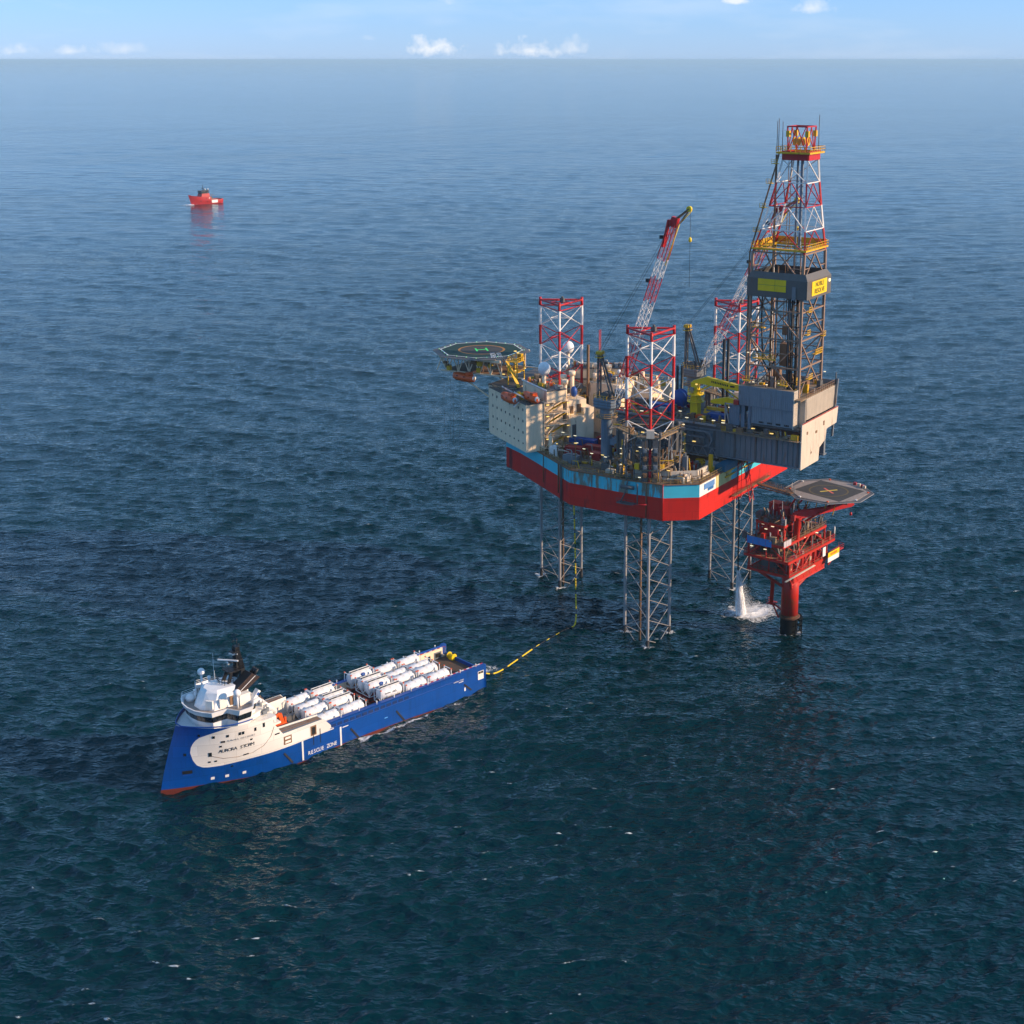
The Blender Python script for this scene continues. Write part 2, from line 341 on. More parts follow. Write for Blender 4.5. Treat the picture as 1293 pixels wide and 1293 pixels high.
def build_sea():
    xs = graded(-1500, 1500, lambda t: max(0.8, abs(t) / 120.0), -70000, 70000)
    ys = graded(200, 9000, lambda t: t * (0.0026 if t < 900 else 0.0026 + (t - 900) * 1.3e-6), -70000, 70000, 1.12)
    X, Y = np.meshgrid(xs.astype(np.float32), ys.astype(np.float32))
    cx = np.gradient(xs).astype(np.float32)[None, :]; cyy = np.gradient(ys).astype(np.float32)[:, None]
    cell = np.maximum(cx, cyy) + np.zeros_like(X)
    H, DX, DY, CR = waves(X, Y, cell)
    ny, nx = X.shape
    co = np.stack([X + DX, Y + DY, H], -1).reshape(-1, 3)
    idx = np.arange(ny * nx).reshape(ny, nx)
    q = np.stack([idx[:-1, :-1], idx[:-1, 1:], idx[1:, 1:], idx[1:, :-1]], -1).reshape(-1, 4)
    me = bpy.data.meshes.new('sea'); nv = len(co); nf = len(q)
    me.vertices.add(nv); me.vertices.foreach_set('co', co.astype(np.float32).ravel())
    me.loops.add(nf * 4); me.loops.foreach_set('vertex_index', q.astype(np.int32).ravel())
    me.polygons.add(nf); me.polygons.foreach_set('loop_start', (np.arange(nf) * 4).astype(np.int32))
    me.polygons.foreach_set('use_smooth', np.ones(nf, dtype=bool))
    at = me.attributes.new('crest', 'FLOAT', 'POINT'); at.data.foreach_set('value', CR.astype(np.float32).ravel())
    at = me.attributes.new('lod', 'FLOAT', 'POINT'); at.data.foreach_set('value', np.clip(1.1 - 0.42 * np.log(np.maximum(cell, 0.8) / 0.8) / np.log(3.0), 0.3, 1).astype(np.float32).ravel())
    me.update(calc_edges=True)
    o = bpy.data.objects.new('sea', me); COL.objects.link(o); tag(o, kind='structure')
    m = bpy.data.materials.new('sea_water'); m.use_nodes = True; N = m.node_tree.nodes; L = m.node_tree.links
    b = N['Principled BSDF']; b.inputs['IOR'].default_value = 1.33; b.inputs['Roughness'].default_value = 0.07
    b.inputs['Specular Tint'].default_value = (0.20, 0.86, 1.0, 1)      # reflections tinted teal to take the red out of the near sea
    tcn = N.new('ShaderNodeTexCoord')
    def noise(sc, det, stretch, rot, rough=0.55, loc=(0, 0, 0)):
        mpn = N.new('ShaderNodeMapping'); mpn.inputs['Rotation'].default_value = (0, 0, R(rot)); mpn.inputs['Scale'].default_value = (1 / stretch, 1, 1); mpn.inputs['Location'].default_value = loc
        L.new(tcn.outputs['Object'], mpn.inputs[0])
        t = N.new('ShaderNodeTexNoise'); t.inputs['Scale'].default_value = sc; t.inputs['Detail'].default_value = det; t.inputs['Roughness'].default_value = rough
        L.new(mpn.outputs[0], t.inputs['Vector']); return t.outputs[0]
    def mth(op, a, c):
        n = N.new('ShaderNodeMath'); n.operation = op
        for i, v in enumerate((a, c)):
            if isinstance(v, (int, float)): n.inputs[i].default_value = v
            else: L.new(v, n.inputs[i])
        return n.outputs[0]
    ripple = noise(0.62, 2, 2.2, 8, 0.45)                    # wavelets of 1-3 m
    fine = noise(1.5, 1, 1.8, 25, 0.4)
    chop = noise(0.12, 2, 2.8, -6, 0.4)                     # wind chop of 5-12 m, carries the pattern where the mesh is coarse
    swell = noise(0.03, 3, 2.0, 4, 0.5)
    hgt = mth('ADD', mth('ADD', mth('ADD', mth('MULTIPLY', fine, 0.44), mth('MULTIPLY', ripple, 0.78)), mth('MULTIPLY', chop, 0.95)), mth('MULTIPLY', swell, 0.4))
    gust = noise(0.0035, 3, 3.0, 6, 0.6, (3, 8, 0))
    hgt = mth('MULTIPLY', hgt, mth('ADD', mth('MULTIPLY', gust, 1.6), 0.2))
    al = N.new('ShaderNodeAttribute'); al.attribute_name = 'lod'; hgt = mth('MULTIPLY', hgt, al.outputs['Fac'])
    inv = N.new('ShaderNodeMath'); inv.operation = 'SUBTRACT'; inv.inputs[0].default_value = 1.0; L.new(al.outputs['Fac'], inv.inputs[1])
    far = noise(0.05, 3, 2.6, 5, 0.5, (5, 2, 0)); hgt = mth('ADD', hgt, mth('MULTIPLY', mth('MULTIPLY', far, inv.outputs[0]), 3.2))
    bn = N.new('ShaderNodeBump'); bn.inputs['Strength'].default_value = 1.0; bn.inputs['Distance'].default_value = 1.0; L.new(hgt, bn.inputs['Height'])
    L.new(bn.outputs[0], b.inputs['Normal'])
    # water body colour drifts slowly between deep blue and green teal; a little foam breaks on the steepest crests
    patch = noise(0.012, 3, 1.6, 20)
    cm = N.new('ShaderNodeMix'); cm.data_type = 'RGBA'; L.new(patch, cm.inputs[0]); cm.inputs[6].default_value = (0.0, 0.012, 0.017, 1); cm.inputs[7].default_value = (0.0, 0.022, 0.026, 1)
    an = N.new('ShaderNodeAttribute'); an.attribute_name = 'crest'
    fn = noise(0.9, 6, 2.5, 8, 0.7); fl = noise(0.045, 2, 1.3, 30, 0.5, (9, 4, 0))
    f1 = mth('MULTIPLY', mth('MAXIMUM', mth('SUBTRACT', an.outputs['Fac'], 0.50), 0.0), 5.0)
    f2 = mth('MULTIPLY', mth('MAXIMUM', mth('SUBTRACT', fn, 0.50), 0.0), 9.0)
    f3 = mth('MULTIPLY', mth('MAXIMUM', mth('SUBTRACT', fl, 0.54), 0.0), 14.0)
    foam = mth('MINIMUM', mth('MULTIPLY', mth('MULTIPLY', f1, f2), f3), 0.85)
    fm = N.new('ShaderNodeMix'); fm.data_type = 'RGBA'; L.new(foam, fm.inputs[0]); L.new(cm.outputs[2], fm.inputs[6]); fm.inputs[7].default_value = (0.62, 0.66, 0.68, 1)
    L.new(fm.outputs[2], b.inputs['Base Color'])
    rr = mth('ADD', mth('MULTIPLY', foam, 0.6), 0.07); L.new(rr, b.inputs['Roughness'])
    me.materials.append(m); return o
SEA = build_sea()
# ------------------------------------------------------------------ air
def build_haze():
    b = MB(); b.bb(-80000, 80000, -80000, 80000, -6.0, 158.0)
    m = bpy.data.materials.new('sea_air'); m.use_nodes = True; N = m.node_tree.nodes; L = m.node_tree.links
    for n in list(N): N.remove(n)
    o = N.new('ShaderNodeOutputMaterial'); v = N.new('ShaderNodeVolumePrincipled')
    v.inputs['Color'].default_value = (0.54, 0.81, 1.0, 1); v.inputs['Density'].default_value = 4e-5; v.inputs['Anisotropy'].default_value = 0.0
    L.new(v.outputs[0], o.inputs['Volume'])
    m.cycles.homogeneous_volume = True
    return tag(b.build('haze', m), kind='stuff')
HAZE = build_haze()
# ------------------------------------------------------------------ supply ship
def s_stem(z): return float(np.interp(z, [-3, 0, 4, 9, 14, 16], [83.5, 84.0, 83.0, 81.4, 79.5, 78.7]))
def s_hb(a, z):
    L = float(np.interp(z, [-3, 0, 14], [36, 34, 13])); p = float(np.interp(z, [0, 14], [1.9, 2.6]))
    t = min(1, max(0, (s_stem(z) - a) / L)); return 8.7 * (1 - (1 - t) ** p) * float(np.interp(a, [0, 14], [0.96, 1.0]))
def s_top(A): return float(np.interp(A, [0, 46.7, 48.2, 58.8, 62.3, 66, 70, 79.5, 84], [6.4, 6.4, 8.1, 8.1, 12.5, 13.0, 13.5, 13.9, 14.0]))
WHITE_POLY = [(45.2, 4.75), (56.8, 4.6), (66.7, 4.5), (72.5, 4.25), (75, 4.35), (76, 4.55), (77, 5.15), (77.7, 6.4), (78.1, 8.3), (77.9, 9.6), (77.3, 10.8), (76.5, 11.65), (75, 12.35), (73.3, 13.0), (70.1, 13.85), (66, 17), (50, 17), (48.4, 8.3)]
def poly_sd(x, y, P):
    d = 1e9; ins = False; n = len(P)
    for i in range(n):
        ax, ay = P[i]; bx, by = P[(i + 1) % n]; ex, ey = bx - ax, by - ay
        t = max(0, min(1, ((x-ax)*ex + (y-ay)*ey) / (ex*ex + ey*ey))); d = min(d, math.hypot(x-ax-t*ex, y-ay-t*ey))
        if (ay > y) != (by > y) and x < (bx-ax)*(y-ay)/(by-ay) + ax: ins = not ins
    return d if ins else -d
def hull_material():
    m = paint('ship_hull_paint', (0.0, 0.060, 0.30), 0.34, 0.55, dirtcol=(0.004, 0.035, 0.15), scale=0.4)
    N = m.node_tree.nodes; L = m.node_tree.links; b = N['Principled BSDF']; src = b.inputs['Base Color'].links[0].from_socket
    at = N.new('ShaderNodeAttribute'); at.attribute_name = 'white'
    g = N.new('ShaderNodeMath'); g.operation = 'GREATER_THAN'; g.inputs[1].default_value = 0; L.new(at.outputs['Fac'], g.inputs[0])
    nz_ = N.new('ShaderNodeTexNoise'); nz_.inputs['Scale'].default_value = 0.35; nz_.inputs['Detail'].default_value = 6
    tcn = N.new('ShaderNodeTexCoord'); mpn = N.new('ShaderNodeMapping'); mpn.inputs['Scale'].default_value = (1, 1, 0.2); L.new(tcn.outputs['Object'], mpn.inputs[0]); L.new(mpn.outputs[0], nz_.inputs['Vector'])
    wc = N.new('ShaderNodeMix'); wc.data_type = 'RGBA'; L.new(nz_.outputs[0], wc.inputs[0]); wc.inputs[6].default_value = (0.74, 0.70, 0.64, 1); wc.inputs[7].default_value = (0.86, 0.83, 0.78, 1)
    mx = N.new('ShaderNodeMix'); mx.data_type = 'RGBA'; L.new(g.outputs[0], mx.inputs[0]); L.new(src, mx.inputs[6]); L.new(wc.outputs[2], mx.inputs[7])
    at2 = N.new('ShaderNodeAttribute'); at2.attribute_name = 'boot'
    g2 = N.new('ShaderNodeMath'); g2.operation = 'GREATER_THAN'; g2.inputs[1].default_value = 0; L.new(at2.outputs['Fac'], g2.inputs[0])
    m2 = N.new('ShaderNodeMix'); m2.data_type = 'RGBA'; L.new(g2.outputs[0], m2.inputs[0]); L.new(mx.outputs[2], m2.inputs[6]); m2.inputs[7].default_value = (0.14, 0.03, 0.02, 1)
    L.new(add_seams(N, L, tcn, m2.outputs[2], 6.2, 2.45, 0.28), b.inputs['Base Color']); return m
def build_ship():
    t = thing('supply_ship', 'blue and white offshore supply ship with backward sloping bow and black mast', 'ship', SHIP)
    A = list(np.arange(0, 46.6, 1.2)) + [46.7] + list(np.linspace(48.2, 58.8, 14)) + list(np.linspace(59.3, 62.3, 6)) + list(np.linspace(62.9, 78, 30)) + list(np.linspace(78.4, 83.2, 16)) + [83.6, 83.85, 84]
    NZ = 30; vs = []; fs = []; wh = []; bt = []
    for side in (1, -1):
        base = len(vs)
        for Aa in A:
            top = s_top(Aa)
            for k in range(NZ + 1):
                z = -3 + (top + 3) * k / NZ
                a = Aa if Aa <= 58 else 58 + (Aa - 58) * (s_stem(z) - 58) / 26.0
                h = s_hb(a, z)
                if Aa >= 84: h = 0
                vs.append((a, side * h, z)); wh.append(poly_sd(a, z, WHITE_POLY)); bt.append(float(np.interp(a, [0, 14, 22, 36, 45, 50, 66, 74, 84], [-.3, -.3, .1, .4, .3, -.3, -.3, .2, .6])) - z)
        n = NZ + 1
        for i in range(len(A) - 1):
            for k in range(NZ):
                f = (base + i*n + k, base + (i+1)*n + k, base + (i+1)*n + k + 1, base + i*n + k + 1)
                fs.append(f if side < 0 else f[::-1])
    # transom
    n = NZ + 1; ob = len(A) * n
    for k in range(NZ):
        if vs[k+1][2] < 4.6: fs.append((k, k+1, ob + k+1, ob + k))
    me = bpy.data.meshes.new('hull'); me.from_pydata(vs, [], fs); me.materials.append(hull_material())
    me.polygons.foreach_set('use_smooth', [True] * len(fs))
    for nm, d in (('white', wh), ('boot', bt)):
        at = me.attributes.new(nm, 'FLOAT', 'POINT'); at.data.foreach_set('value', d)
    me.update(); link(bpy.data.objects.new('hull', me), t)
    M_sblue = paint('ship_blue_trim', (0.004, 0.06, 0.30), 0.4, 0.15, dirtcol=(0.01, 0.03, 0.12))
    # cargo deck, inner bulwark walls, caps
    b = MB(); b.bb(0.15, 58, -7.2, 7.2, 3.5, 3.8); b.build('cargo_deck', M_sdeck, t)
    for sgn in (1, -1):
        b = MB(); b.bb(0.1, 47.6, sgn*7.2, sgn*7.38, 3.45, 6.38); b.build('bulwark_lining', [M_beige if sgn < 0 else M_sblue], t)
        b = MB(); b.bb(0.05, 46.6, sgn*7.2, sgn*8.36, 6.30, 6.42); b.build('bulwark_cap', M_sblue, t)
        for i in range(24 if sgn > 0 else 18):     # red and white hazard stripes on the cap rail
            a0 = 0.3 + i * 0.86
            q = MB(); q.bb(a0, a0 + 0.84, sgn*7.16, sgn*7.46, 6.43, 6.50); q.build('hazard_stripe', M_white if i % 2 else M_red, t)
        for i in range(9):
            q = MB(); q.tube((3 + i*5, sgn*8.0, 6.42), (3 + i*5, sgn*8.0, 7.0), 0.12, n=6); q.tube((3 + i*5, sgn*8.0, 7.0), (3 + i*5, sgn*8.0, 7.25), 0.22, 0.16, n=6); q.build('deck_light', M_white, t)
    M_slot = paint('slot_shade_blue', (0.002, 0.025, 0.12), 0.5, 0.2)
    # shade of the side slot, painted as dark blue panels above the rubbing strake
    for i in range(13):
        q = MB(); q.bb(24.3 + i*1.72, 25.55 + i*1.72, 8.69, 8.76, 5.25, 5.95); q.build('slot_shade_panel', M_slot, t)
    q = MB(); q.bb(9.5, 46.5, 8.68, 8.80, 5.02, 5.14); q.build('rubbing_strake', M_sblue, t)
    q = MB(); q.bb(-0.1, 0.25, -7.1, 7.1, 3.4, 4.7); q.build('stern_bulwark', M_sblue, t)
    q = MB(); q.bb(-0.05, 1.2, -8.3, -7.2, 4.4, 6.95); q.build('stern_post', M_sblue, t)
    q = MB(); q.bb(1.0, 9.5, -7.5, -7.36, 6.4, 7.0); q.build('bulwark_panel', M_sblue, t)
    q = MB(); q.bb(6.2, 6.35, -7.1, 6.9, 3.5, 3.6); q.bb(3.0, 3.12, -7.1, 6.9, 3.5, 3.6); q.build('deck_line', M_yellow, t)
    q = MB(); q.tube((0.5, -5.2, 4.7), (0.5, -3.6, 4.7), 0.55, n=10); q.tube((0.5, -5.5, 4.7), (0.5, -5.3, 4.7), 0.85, n=12); q.tube((0.5, -3.6, 4.7), (0.5, -3.4, 4.7), 0.85, n=12); q.bb(0, 1, -5.2, -3.6, 3.5, 4.5); q.build('stern_winch', M_byellow, t)
    for (a0, z0) in ((2.2, 4.2), (2.2, 4.2)):
        pass
    q = MB(); q.bb(0.9, 2.7, 8.25, 8.46, 3.0, 5.2); q.build('mooring_frame', M_cream, t)
    for k in range(2):
        q = MB(); q.bb(1.05 + k*0.8, 1.75 + k*0.8, 8.4, 8.50, 4.55, 5.1); q.build('mooring_opening', M_black, t)
    for (a, z) in ((2.0, 4.3), (2.0, 4.3)): break
    q = MB(); q.bb(1.6, 4.0, -7.4, -7.1, 3.8, 5.6); q.build('mooring_frame', M_grey, t)
    q = MB(); q.bb(2.0, 3.6, -7.12, -7.02, 4.2, 5.3); q.build('mooring_opening', M_black, t)
    q = MB(); q.bb(5.2, 5.9, -7.25, -7.12, 3.6, 5.2); q.build('door', M_black, t)
    # diagonal black fenders, white zone lines, load and draught marks
    for a0 in (7.2, 28.0, 41.0, 58.6):
        q = MB(); h0 = s_hb(a0, 3.2) + 0.04; h1 = s_hb(a0 - 2.1, 0.3) + 0.04
        q.beam((a0, h0, 3.3), (a0 - 2.2, h1, 0.25 if a0 > 10 else 1.2), 0.16, 0.42); q.build('diagonal_fender', M_rubber, t)
    for a0 in (43.5, 53.7):
        q = MB(); q.bb(a0, a0 + 0.42, 8.60, 8.735, 0.0, 4.6); q.build('zone_line', M_white, t)
    def on_side(a, z, off=0.03):
        h = s_hb(a, z); da = (s_hb(a - 0.6, z) - s_hb(a + 0.6, z)) / 1.2; dz = (s_hb(a, z + 0.5) - s_hb(a, z - 0.5))
        right = Vector((-1, da, 0)).normalized(); up = Vector((0, dz, 1)).normalized(); nrm = right.cross(up).normalized()
        if nrm.y < 0: nrm = -nrm
        return Vector((a, h, z)) + nrm * off, right, up
    def plate(name, a, z, w, h, mat, off=0.03):
        p, r, u = on_side(a, z, off); q = MB(); q.box((0, 0, 0), (w, h, 0.05)); o = q.build(name, mat, t); o.matrix_local = face_matrix(p, r, u); return o
    for a, z in ((74, 1.45), (71.1, 1.35), (67.5, 1.25)): plate('thruster_mark', a, z, 0.8, 0.62, M_white)
    plate('anchor_pocket', 78.8, 3.85, 2.1, 0.75, M_black); plate('anchor_sill', 78.8, 3.15, 2.0, 0.3, M_sblue)
    for a, z, w, h in ((79.0, 7.9, .6, .6), (74.6, 7.4, .7, 1.0), (69, 11.5, .55, .7), (68.3, 11.5, .55, .7), (65.5, 11.5, .5, .8), (74.1, 11.6, .55, .6), (71.5, 11.5, .55, .6), (63.4, 11.8, .55, 1.0), (67.7, 5.85, .55, .3), (67.1, 5.9, .55, .3), (74.7, 5.6, .55, .35), (73.5, 5.6, .55, .35), (72.7, 9.1, .5, .4), (66.4, 9.35, .5, .4), (76.5, 12.2, .5, .5), (70.2, 3.6, .5, .35), (60.2, 8.6, 1.2, .3)):
        plate('hull_window', a, z, w, h, M_glass)
    plate('side_hatch', 57.6, 6.3, 2.0, 1.9, M_brown); plate('side_hatch_panel', 57.6, 6.75, 1.4, 0.5, M_cream, 0.06); plate('side_hatch_panel', 57.6, 5.85, 1.4, 0.5, M_cream, 0.06)
    plate('boarding_door', 50.9, 6.2, 1.5, 2.3, M_brown); plate('boarding_door_panel', 50.9, 6.2, 0.9, 1.7, M_black, 0.06)
    for a in (49.2, 51.0): plate('rope_ladder', a, 4.4, 0.16, 3.4, M_black)
    q = MB(); pts = [on_side(a, z, 0.05)[0] for a, z in ((74.4, 7.0), (72, 6.0), (69, 5.7), (66, 5.9), (63.5, 6.9), (61.8, 8.6), (60.9, 10.6))]
    q.path(pts, 0.04, 5); q.build('hull_seam', M_brown, t)
    # ship name and side markings, letter by letter along the curved plating
    def side_text(txt, a0, a1, z0, z1, size, mat, nm, sx=1.0):
        n = len(txt)
        for i, ch in enumerate(txt):
            if ch == ' ': continue
            f = (i + 0.5) / n; p, r, u = on_side(a0 + (a1 - a0) * f, z0 + (z1 - z0) * f, 0.04)
            text_part(nm, ch, size, face_matrix(p, r, u), mat, t, 0.02, sx=sx)
    M_ink = paint('dark_lettering', (0.03, 0.03, 0.035), 0.5, 0.1); M_fade = paint('faded_lettering', (0.40, 0.39, 0.38), 0.5, 0.1)
    side_text('AURORA STORM', 73.0, 65.8, 7.85, 8.15, 1.15, M_ink, 'ship_name_letter')
    side_text('AURORA OFFSHORE', 71.6, 65.5, 10.25, 10.3, 0.6, M_fade, 'owner_name_letter')
    plate('owner_emblem', 72.3, 10.2, 0.9, 0.45, M_ink)
    side_text('RESCUE ZONE', 52.6, 44.8, 1.15, 1.15, 1.3, M_white, 'zone_letter', 0.85)
    side_text('AURORA STORM', 10.6, 7.4, 4.75, 4.75, 0.42, M_white, 'stern_name_letter'); worn_marks('home_port_mark', 6, 1.5, .26, face_matrix(*on_side(8.2, 4.3, .04)), M_white, t)
    plate('load_mark', 42.4, 4.3, 1.6, 0.18, M_white); plate('load_mark', 7.0, 2.0, 0.4, 0.9, M_white); plate('load_mark', 31, 2.6, .9, .2, paint('pale_blue_mark', (0.1, 0.35, 0.75), 0.5, 0.1))
    # side house between cargo deck and bridge: wall tops, walkway, aft front
    for sgn in (1, -1):
        q = MB(); q.prism([(48.4, sgn*6.3), (58.9, sgn*5.6), (58.9, sgn*8.62), (48.4, sgn*8.66)], 7.9, 8.06); q.build('side_walkway', M_grey, t)
        q = MB(); q.prism([(48.3, sgn*6.3), (48.3, sgn*6.45), (58.9, sgn*5.75), (58.9, sgn*5.6)], 3.5, 8.4); q.build('side_wall', M_cream, t)
        q = MB(); q.beam((48.6, sgn*7.2, 8.12), (58.6, sgn*6.6, 8.12), 0.3, 0.12); q.beam((48.6, sgn*7.9, 8.12), (58.6, sgn*7.6, 8.12), 0.2, 0.14); q.build('pipe_run', M_brown, t)
        q = MB(); q.rail([(62.5, sgn*8.5, 12.9), (66, sgn*8.4, 13.3)], 1.0); q.build('railing', M_white, t)
    q = MB(); q.prism([(59.2, -5.7), (59.2, 5.7), (66, 5.7), (66, -5.7)], 3.5, 12.7); q.prism([(59.9, -8.2), (59.9, 8.2), (62.4, 8.4), (67, 8.1), (67, -8.1), (62.4, -8.4)], 11.9, 12.6); q.build('deckhouse', M_cream, t)
    q = MB(); q.prism([(59.6, -4.8), (59.6, 4.8), (66, 7.2), (66, -7.2)], 12.75, 13.9); q.build('aft_deck_house', M_cream, t)
    for k, (a, bb_, z) in enumerate(((60.6, 4.2, 14.2), (61.5, 6.0, 13.3), (60.2, 2.4, 14.4), (61.2, -3, 14.5), (60.4, 5.0, 13.2))):
        q = MB(); q.box((a, bb_, z), (1.0, 0.8, 0.9)); q.tube((a, bb_, z+.4), (a, bb_, z + 1.1), 0.2, n=6); q.build('deck_locker', (M_cream, M_grey, M_brown)[k % 3], t)
    for y in (-3.2, -1.2, 0.8, 2.8):
        q = MB(); q.bb(59.05, 59.22, y, y + 0.9, 6, 8); q.build('aft_door', M_brown, t)
    # foredeck inside the bow rim
    rim = []
    for i in range(33):
        f = -1 + i / 16.0; ang = f * math.pi / 2
        z = 13.3; a = 66 + 12.9 * math.cos(ang) ** 0.9 if abs(f) < 1 else 66
        rim.append((a, math.copysign(min(s_hb(a, z) - 0.25, 8.4), f) if abs(f) > 0.01 else 0, z))
    ctr = []
    for i in range(33):
        f = -1 + i / 16.0; ang = f * math.pi / 2; ctr.append((66 + 8.8 * max(0, math.cos(ang)), 6.3 * math.sin(ang), 12.9))
    q = MB(); n = 33; q.smooth = True
    q.add(rim + ctr, [(i, i+1, n+i+1, n+i) for i in range(n-1)]); q.add(ctr + [(66, 0, 12.9)], [(i, i+1, n) for i in range(n-1)]); q.build('foredeck', M_swhite, t)
    q = MB(); top = [(a, y * 1.03, z + 0.75) for a, y, z in rim]
    for i in range(n - 1): q.tube(top[i], top[i+1], 0.14, n=6, cap=False)
    q.build('bow_rail_cap', M_sblue, t)
    # bridge
    half = [(76.0, 0.0), (75.75, 2.4), (74.9, 4.4), (73.9, 5.8), (70.6, 6.0), (69.4, 8.75), (66.2, 8.75), (64.6, 6.2), (63.2, 5.8)]
    outl = half + [(a, -y) for a, y in reversed(half[1:])] ; outl = outl[:len(half)] + [(a, -y) for a, y in reversed(half)][:-1]
    def off(P, d, c=(69, 0)):
        return [(a + d * (a - c[0]) / math.hypot(a - c[0], y - c[1] + 1e-6), y + d * (y - c[1]) / math.hypot(a - c[0], y - c[1] + 1e-6)) for a, y in P]
    q = MB(); q.frustum(off(outl, -0.9), 12.4, off(outl, -0.25), 14.6); q.build('bridge_body', M_swhite, t)
    q = MB(); q.frustum(off(outl, -0.35), 14.55, off(outl, -0.05), 16.0); q.build('bridge_core', M_black, t)
    lo, hi = off(outl, -0.30), off(outl, 0.0)
    for i in range(len(outl)):
        p0, p1, t0, t1 = lo[i], lo[(i+1) % len(lo)], hi[i], hi[(i+1) % len(hi)]
        L = math.hypot(p1[0]-p0[0], p1[1]-p0[1]); k = max(1, round(L / 1.25))
        for j in range(k):
            f0, f1 = (j + 0.05) / k, (j + 0.95) / k
            def lp(u, v, f, z): return Vector((u[0] + (v[0]-u[0])*f, u[1] + (v[1]-u[1])*f, z))
            c = [lp(p0, p1, f0, 14.66), lp(p0, p1, f1, 14.66), lp(t0, t1, f1, 15.9), lp(t0, t1, f0, 15.9)]
            nn = (c[1]-c[0]).cross(c[3]-c[0]).normalized()
            if nn.dot(c[0] - Vector((69, 0, 14.6))) < 0: nn = -nn
            q = MB(); q.add([v + nn*0.05 for v in c] + [v - nn*0.02 for v in c], [(0,1,2,3),(7,6,5,4),(0,4,5,1),(1,5,6,2),(2,6,7,3),(3,7,4,0)]); q.build('bridge_window', M_glass, t)
    o1, o2 = off(outl, 0.25), off(outl, 0.65); i2 = off(outl, 0.4)
    q = MB(); q.frustum(off(outl, 0.02), 15.95, o1, 16.1); nn = len(outl)
    q.add([(x, y, 16.1) for x, y in o1] + [(x, y, 17.25) for x, y in o2] + [(x, y, 17.25) for x, y in i2] + [(x, y, 16.3) for x, y in off(outl, 0.0)],
          [(i, (i+1) % nn, nn+(i+1) % nn, nn+i) for i in range(nn)] + [(nn+i, nn+(i+1) % nn, 2*nn+(i+1) % nn, 2*nn+i) for i in range(nn)] + [(2*nn+i, 2*nn+(i+1) % nn, 3*nn+(i+1) % nn, 3*nn+i) for i in range(nn)])
    q.build('roof_bulwark', M_swhite, t)
    q = MB(); q.prism(off(outl, 0.0), 16.1, 16.35); q.build('bridge_roof', M_gratedeck, t)
    # wheelhouse top: a rounded white wedge with lit portholes
    prof = [(74.2, 1.3), (74.2, -1.3), (72.4, -4.0), (66, -4.6), (63.4, -3.8), (63.4, 3.8), (66, 4.6), (72.4, 4.0)]
    tp = [(72.6, 1.1), (72.6, -1.1), (71.0, -3.2), (66, -3.8), (63.8, -3.2), (63.8, 3.2), (66, 3.8), (71.0, 3.2)]
    q = MB(); q.frustum(prof, 16.35, tp, 19.6); q.frustum(tp, 19.6, [(a*0.9 + 6.7, y*0.75) for a, y in tp], 20.1); q.build('top_house', M_swhite, t)
    for (a, y, rz_) in ((72.9, 3.0, 0.6), (70.3, 4.15, 1.4)):
        q = MB(); q.box((a, y, 17.6), (0.6, 1.6, 1.9), rz_); q.build('top_house_fin', M_cream, t)
    q = MB(); q.box((68.3, 4.25, 17.6), (0.8, 0.2, 2.0)); q.build('top_house_door', M_brown, t)
    q = MB(); q.box((65.8, 4.6, 17.6), (2.6, 2.2, 2.4)); q.build('exhaust_base', M_cream, t)
    # exhaust casing leaning aft
    q = MB(); q.add([(67.4, y, 19.4) for y in (1.6, 4.2)] + [(65.4, y, 18.2) for y in (4.2, 1.6)] + [(63.0, y, 22.2) for y in (1.6, 4.2)] + [(61.0, y, 20.8) for y in (4.2, 1.6)], [(0,1,2,3),(7,6,5,4),(0,4,5,1),(1,5,6,2),(2,6,7,3),(3,7,4,0)]); q.build('exhaust_casing', paint('dark_brown_paint', (0.035, 0.02, 0.018), 0.45, 0.2), t)
    for y in (2.1, 2.9, 3.7):
        q = MB(); q.tube((62.2, y, 21.4), (61.1, y, 22.6), 0.28, n=8); q.build('exhaust_pipe', M_black, t)
    q = MB(); q.beam((66.3, 4.3, 18.9), (62.2, 4.3, 21.5), 0.12); q.build('exhaust_trim', M_white, t)
    q = MB(); q.beam((62.3, 5.3, 18.6), (64.6, 5.3, 15.8), 1.3, 0.7); q.build('slanted_fin', M_swhite, t)
    q = MB(); q.beam((62.55, 5.98, 18.2), (62.95, 5.98, 17.7), 0.06, 0.5); q.build('fin_emblem', M_blue, t)
    # mast
    q = MB()
    for s_ in (-1, 1): q.beam((67.2, s_*1.2, 19.4), (65.9, s_*0.8, 22.6), 0.35, 0.8); q.beam((64.3, s_*1.4, 19.4), (63.3, s_*0.9, 22.6), 0.5, 1.3); q.beam((63.3, s_*0.9, 22.6), (64.2, s_*0.6, 27.2), 0.4, 1.0)
    q.build('mast_leg', M_black, t)
    q = MB(); q.bb(63.0, 67.0, -1.5, 1.5, 22.4, 22.7); q.bb(63.2, 66.4, -1.2, 1.2, 24.6, 24.8); q.bb(63.6, 65.4, -0.9, 0.9, 26.4, 26.6); q.rail([(63.1, -1.4, 22.7), (66.9, -1.4, 22.7), (66.9, 1.4, 22.7), (63.1, 1.4, 22.7)], 0.9, True); q.bb(63.6, 64.6, -0.7, 0.7, 22.6, 27.6); q.build('mast_platform', M_black, t)
    q = MB(); q.rail([(68.2, -1.6, 20.1), (68.6, 0, 20.1), (68.2, 1.6, 20.1), (66.2, 1.8, 20.1)], 1.2, False, 0.06, 0.7); q.build('mast_guard', M_black, t)
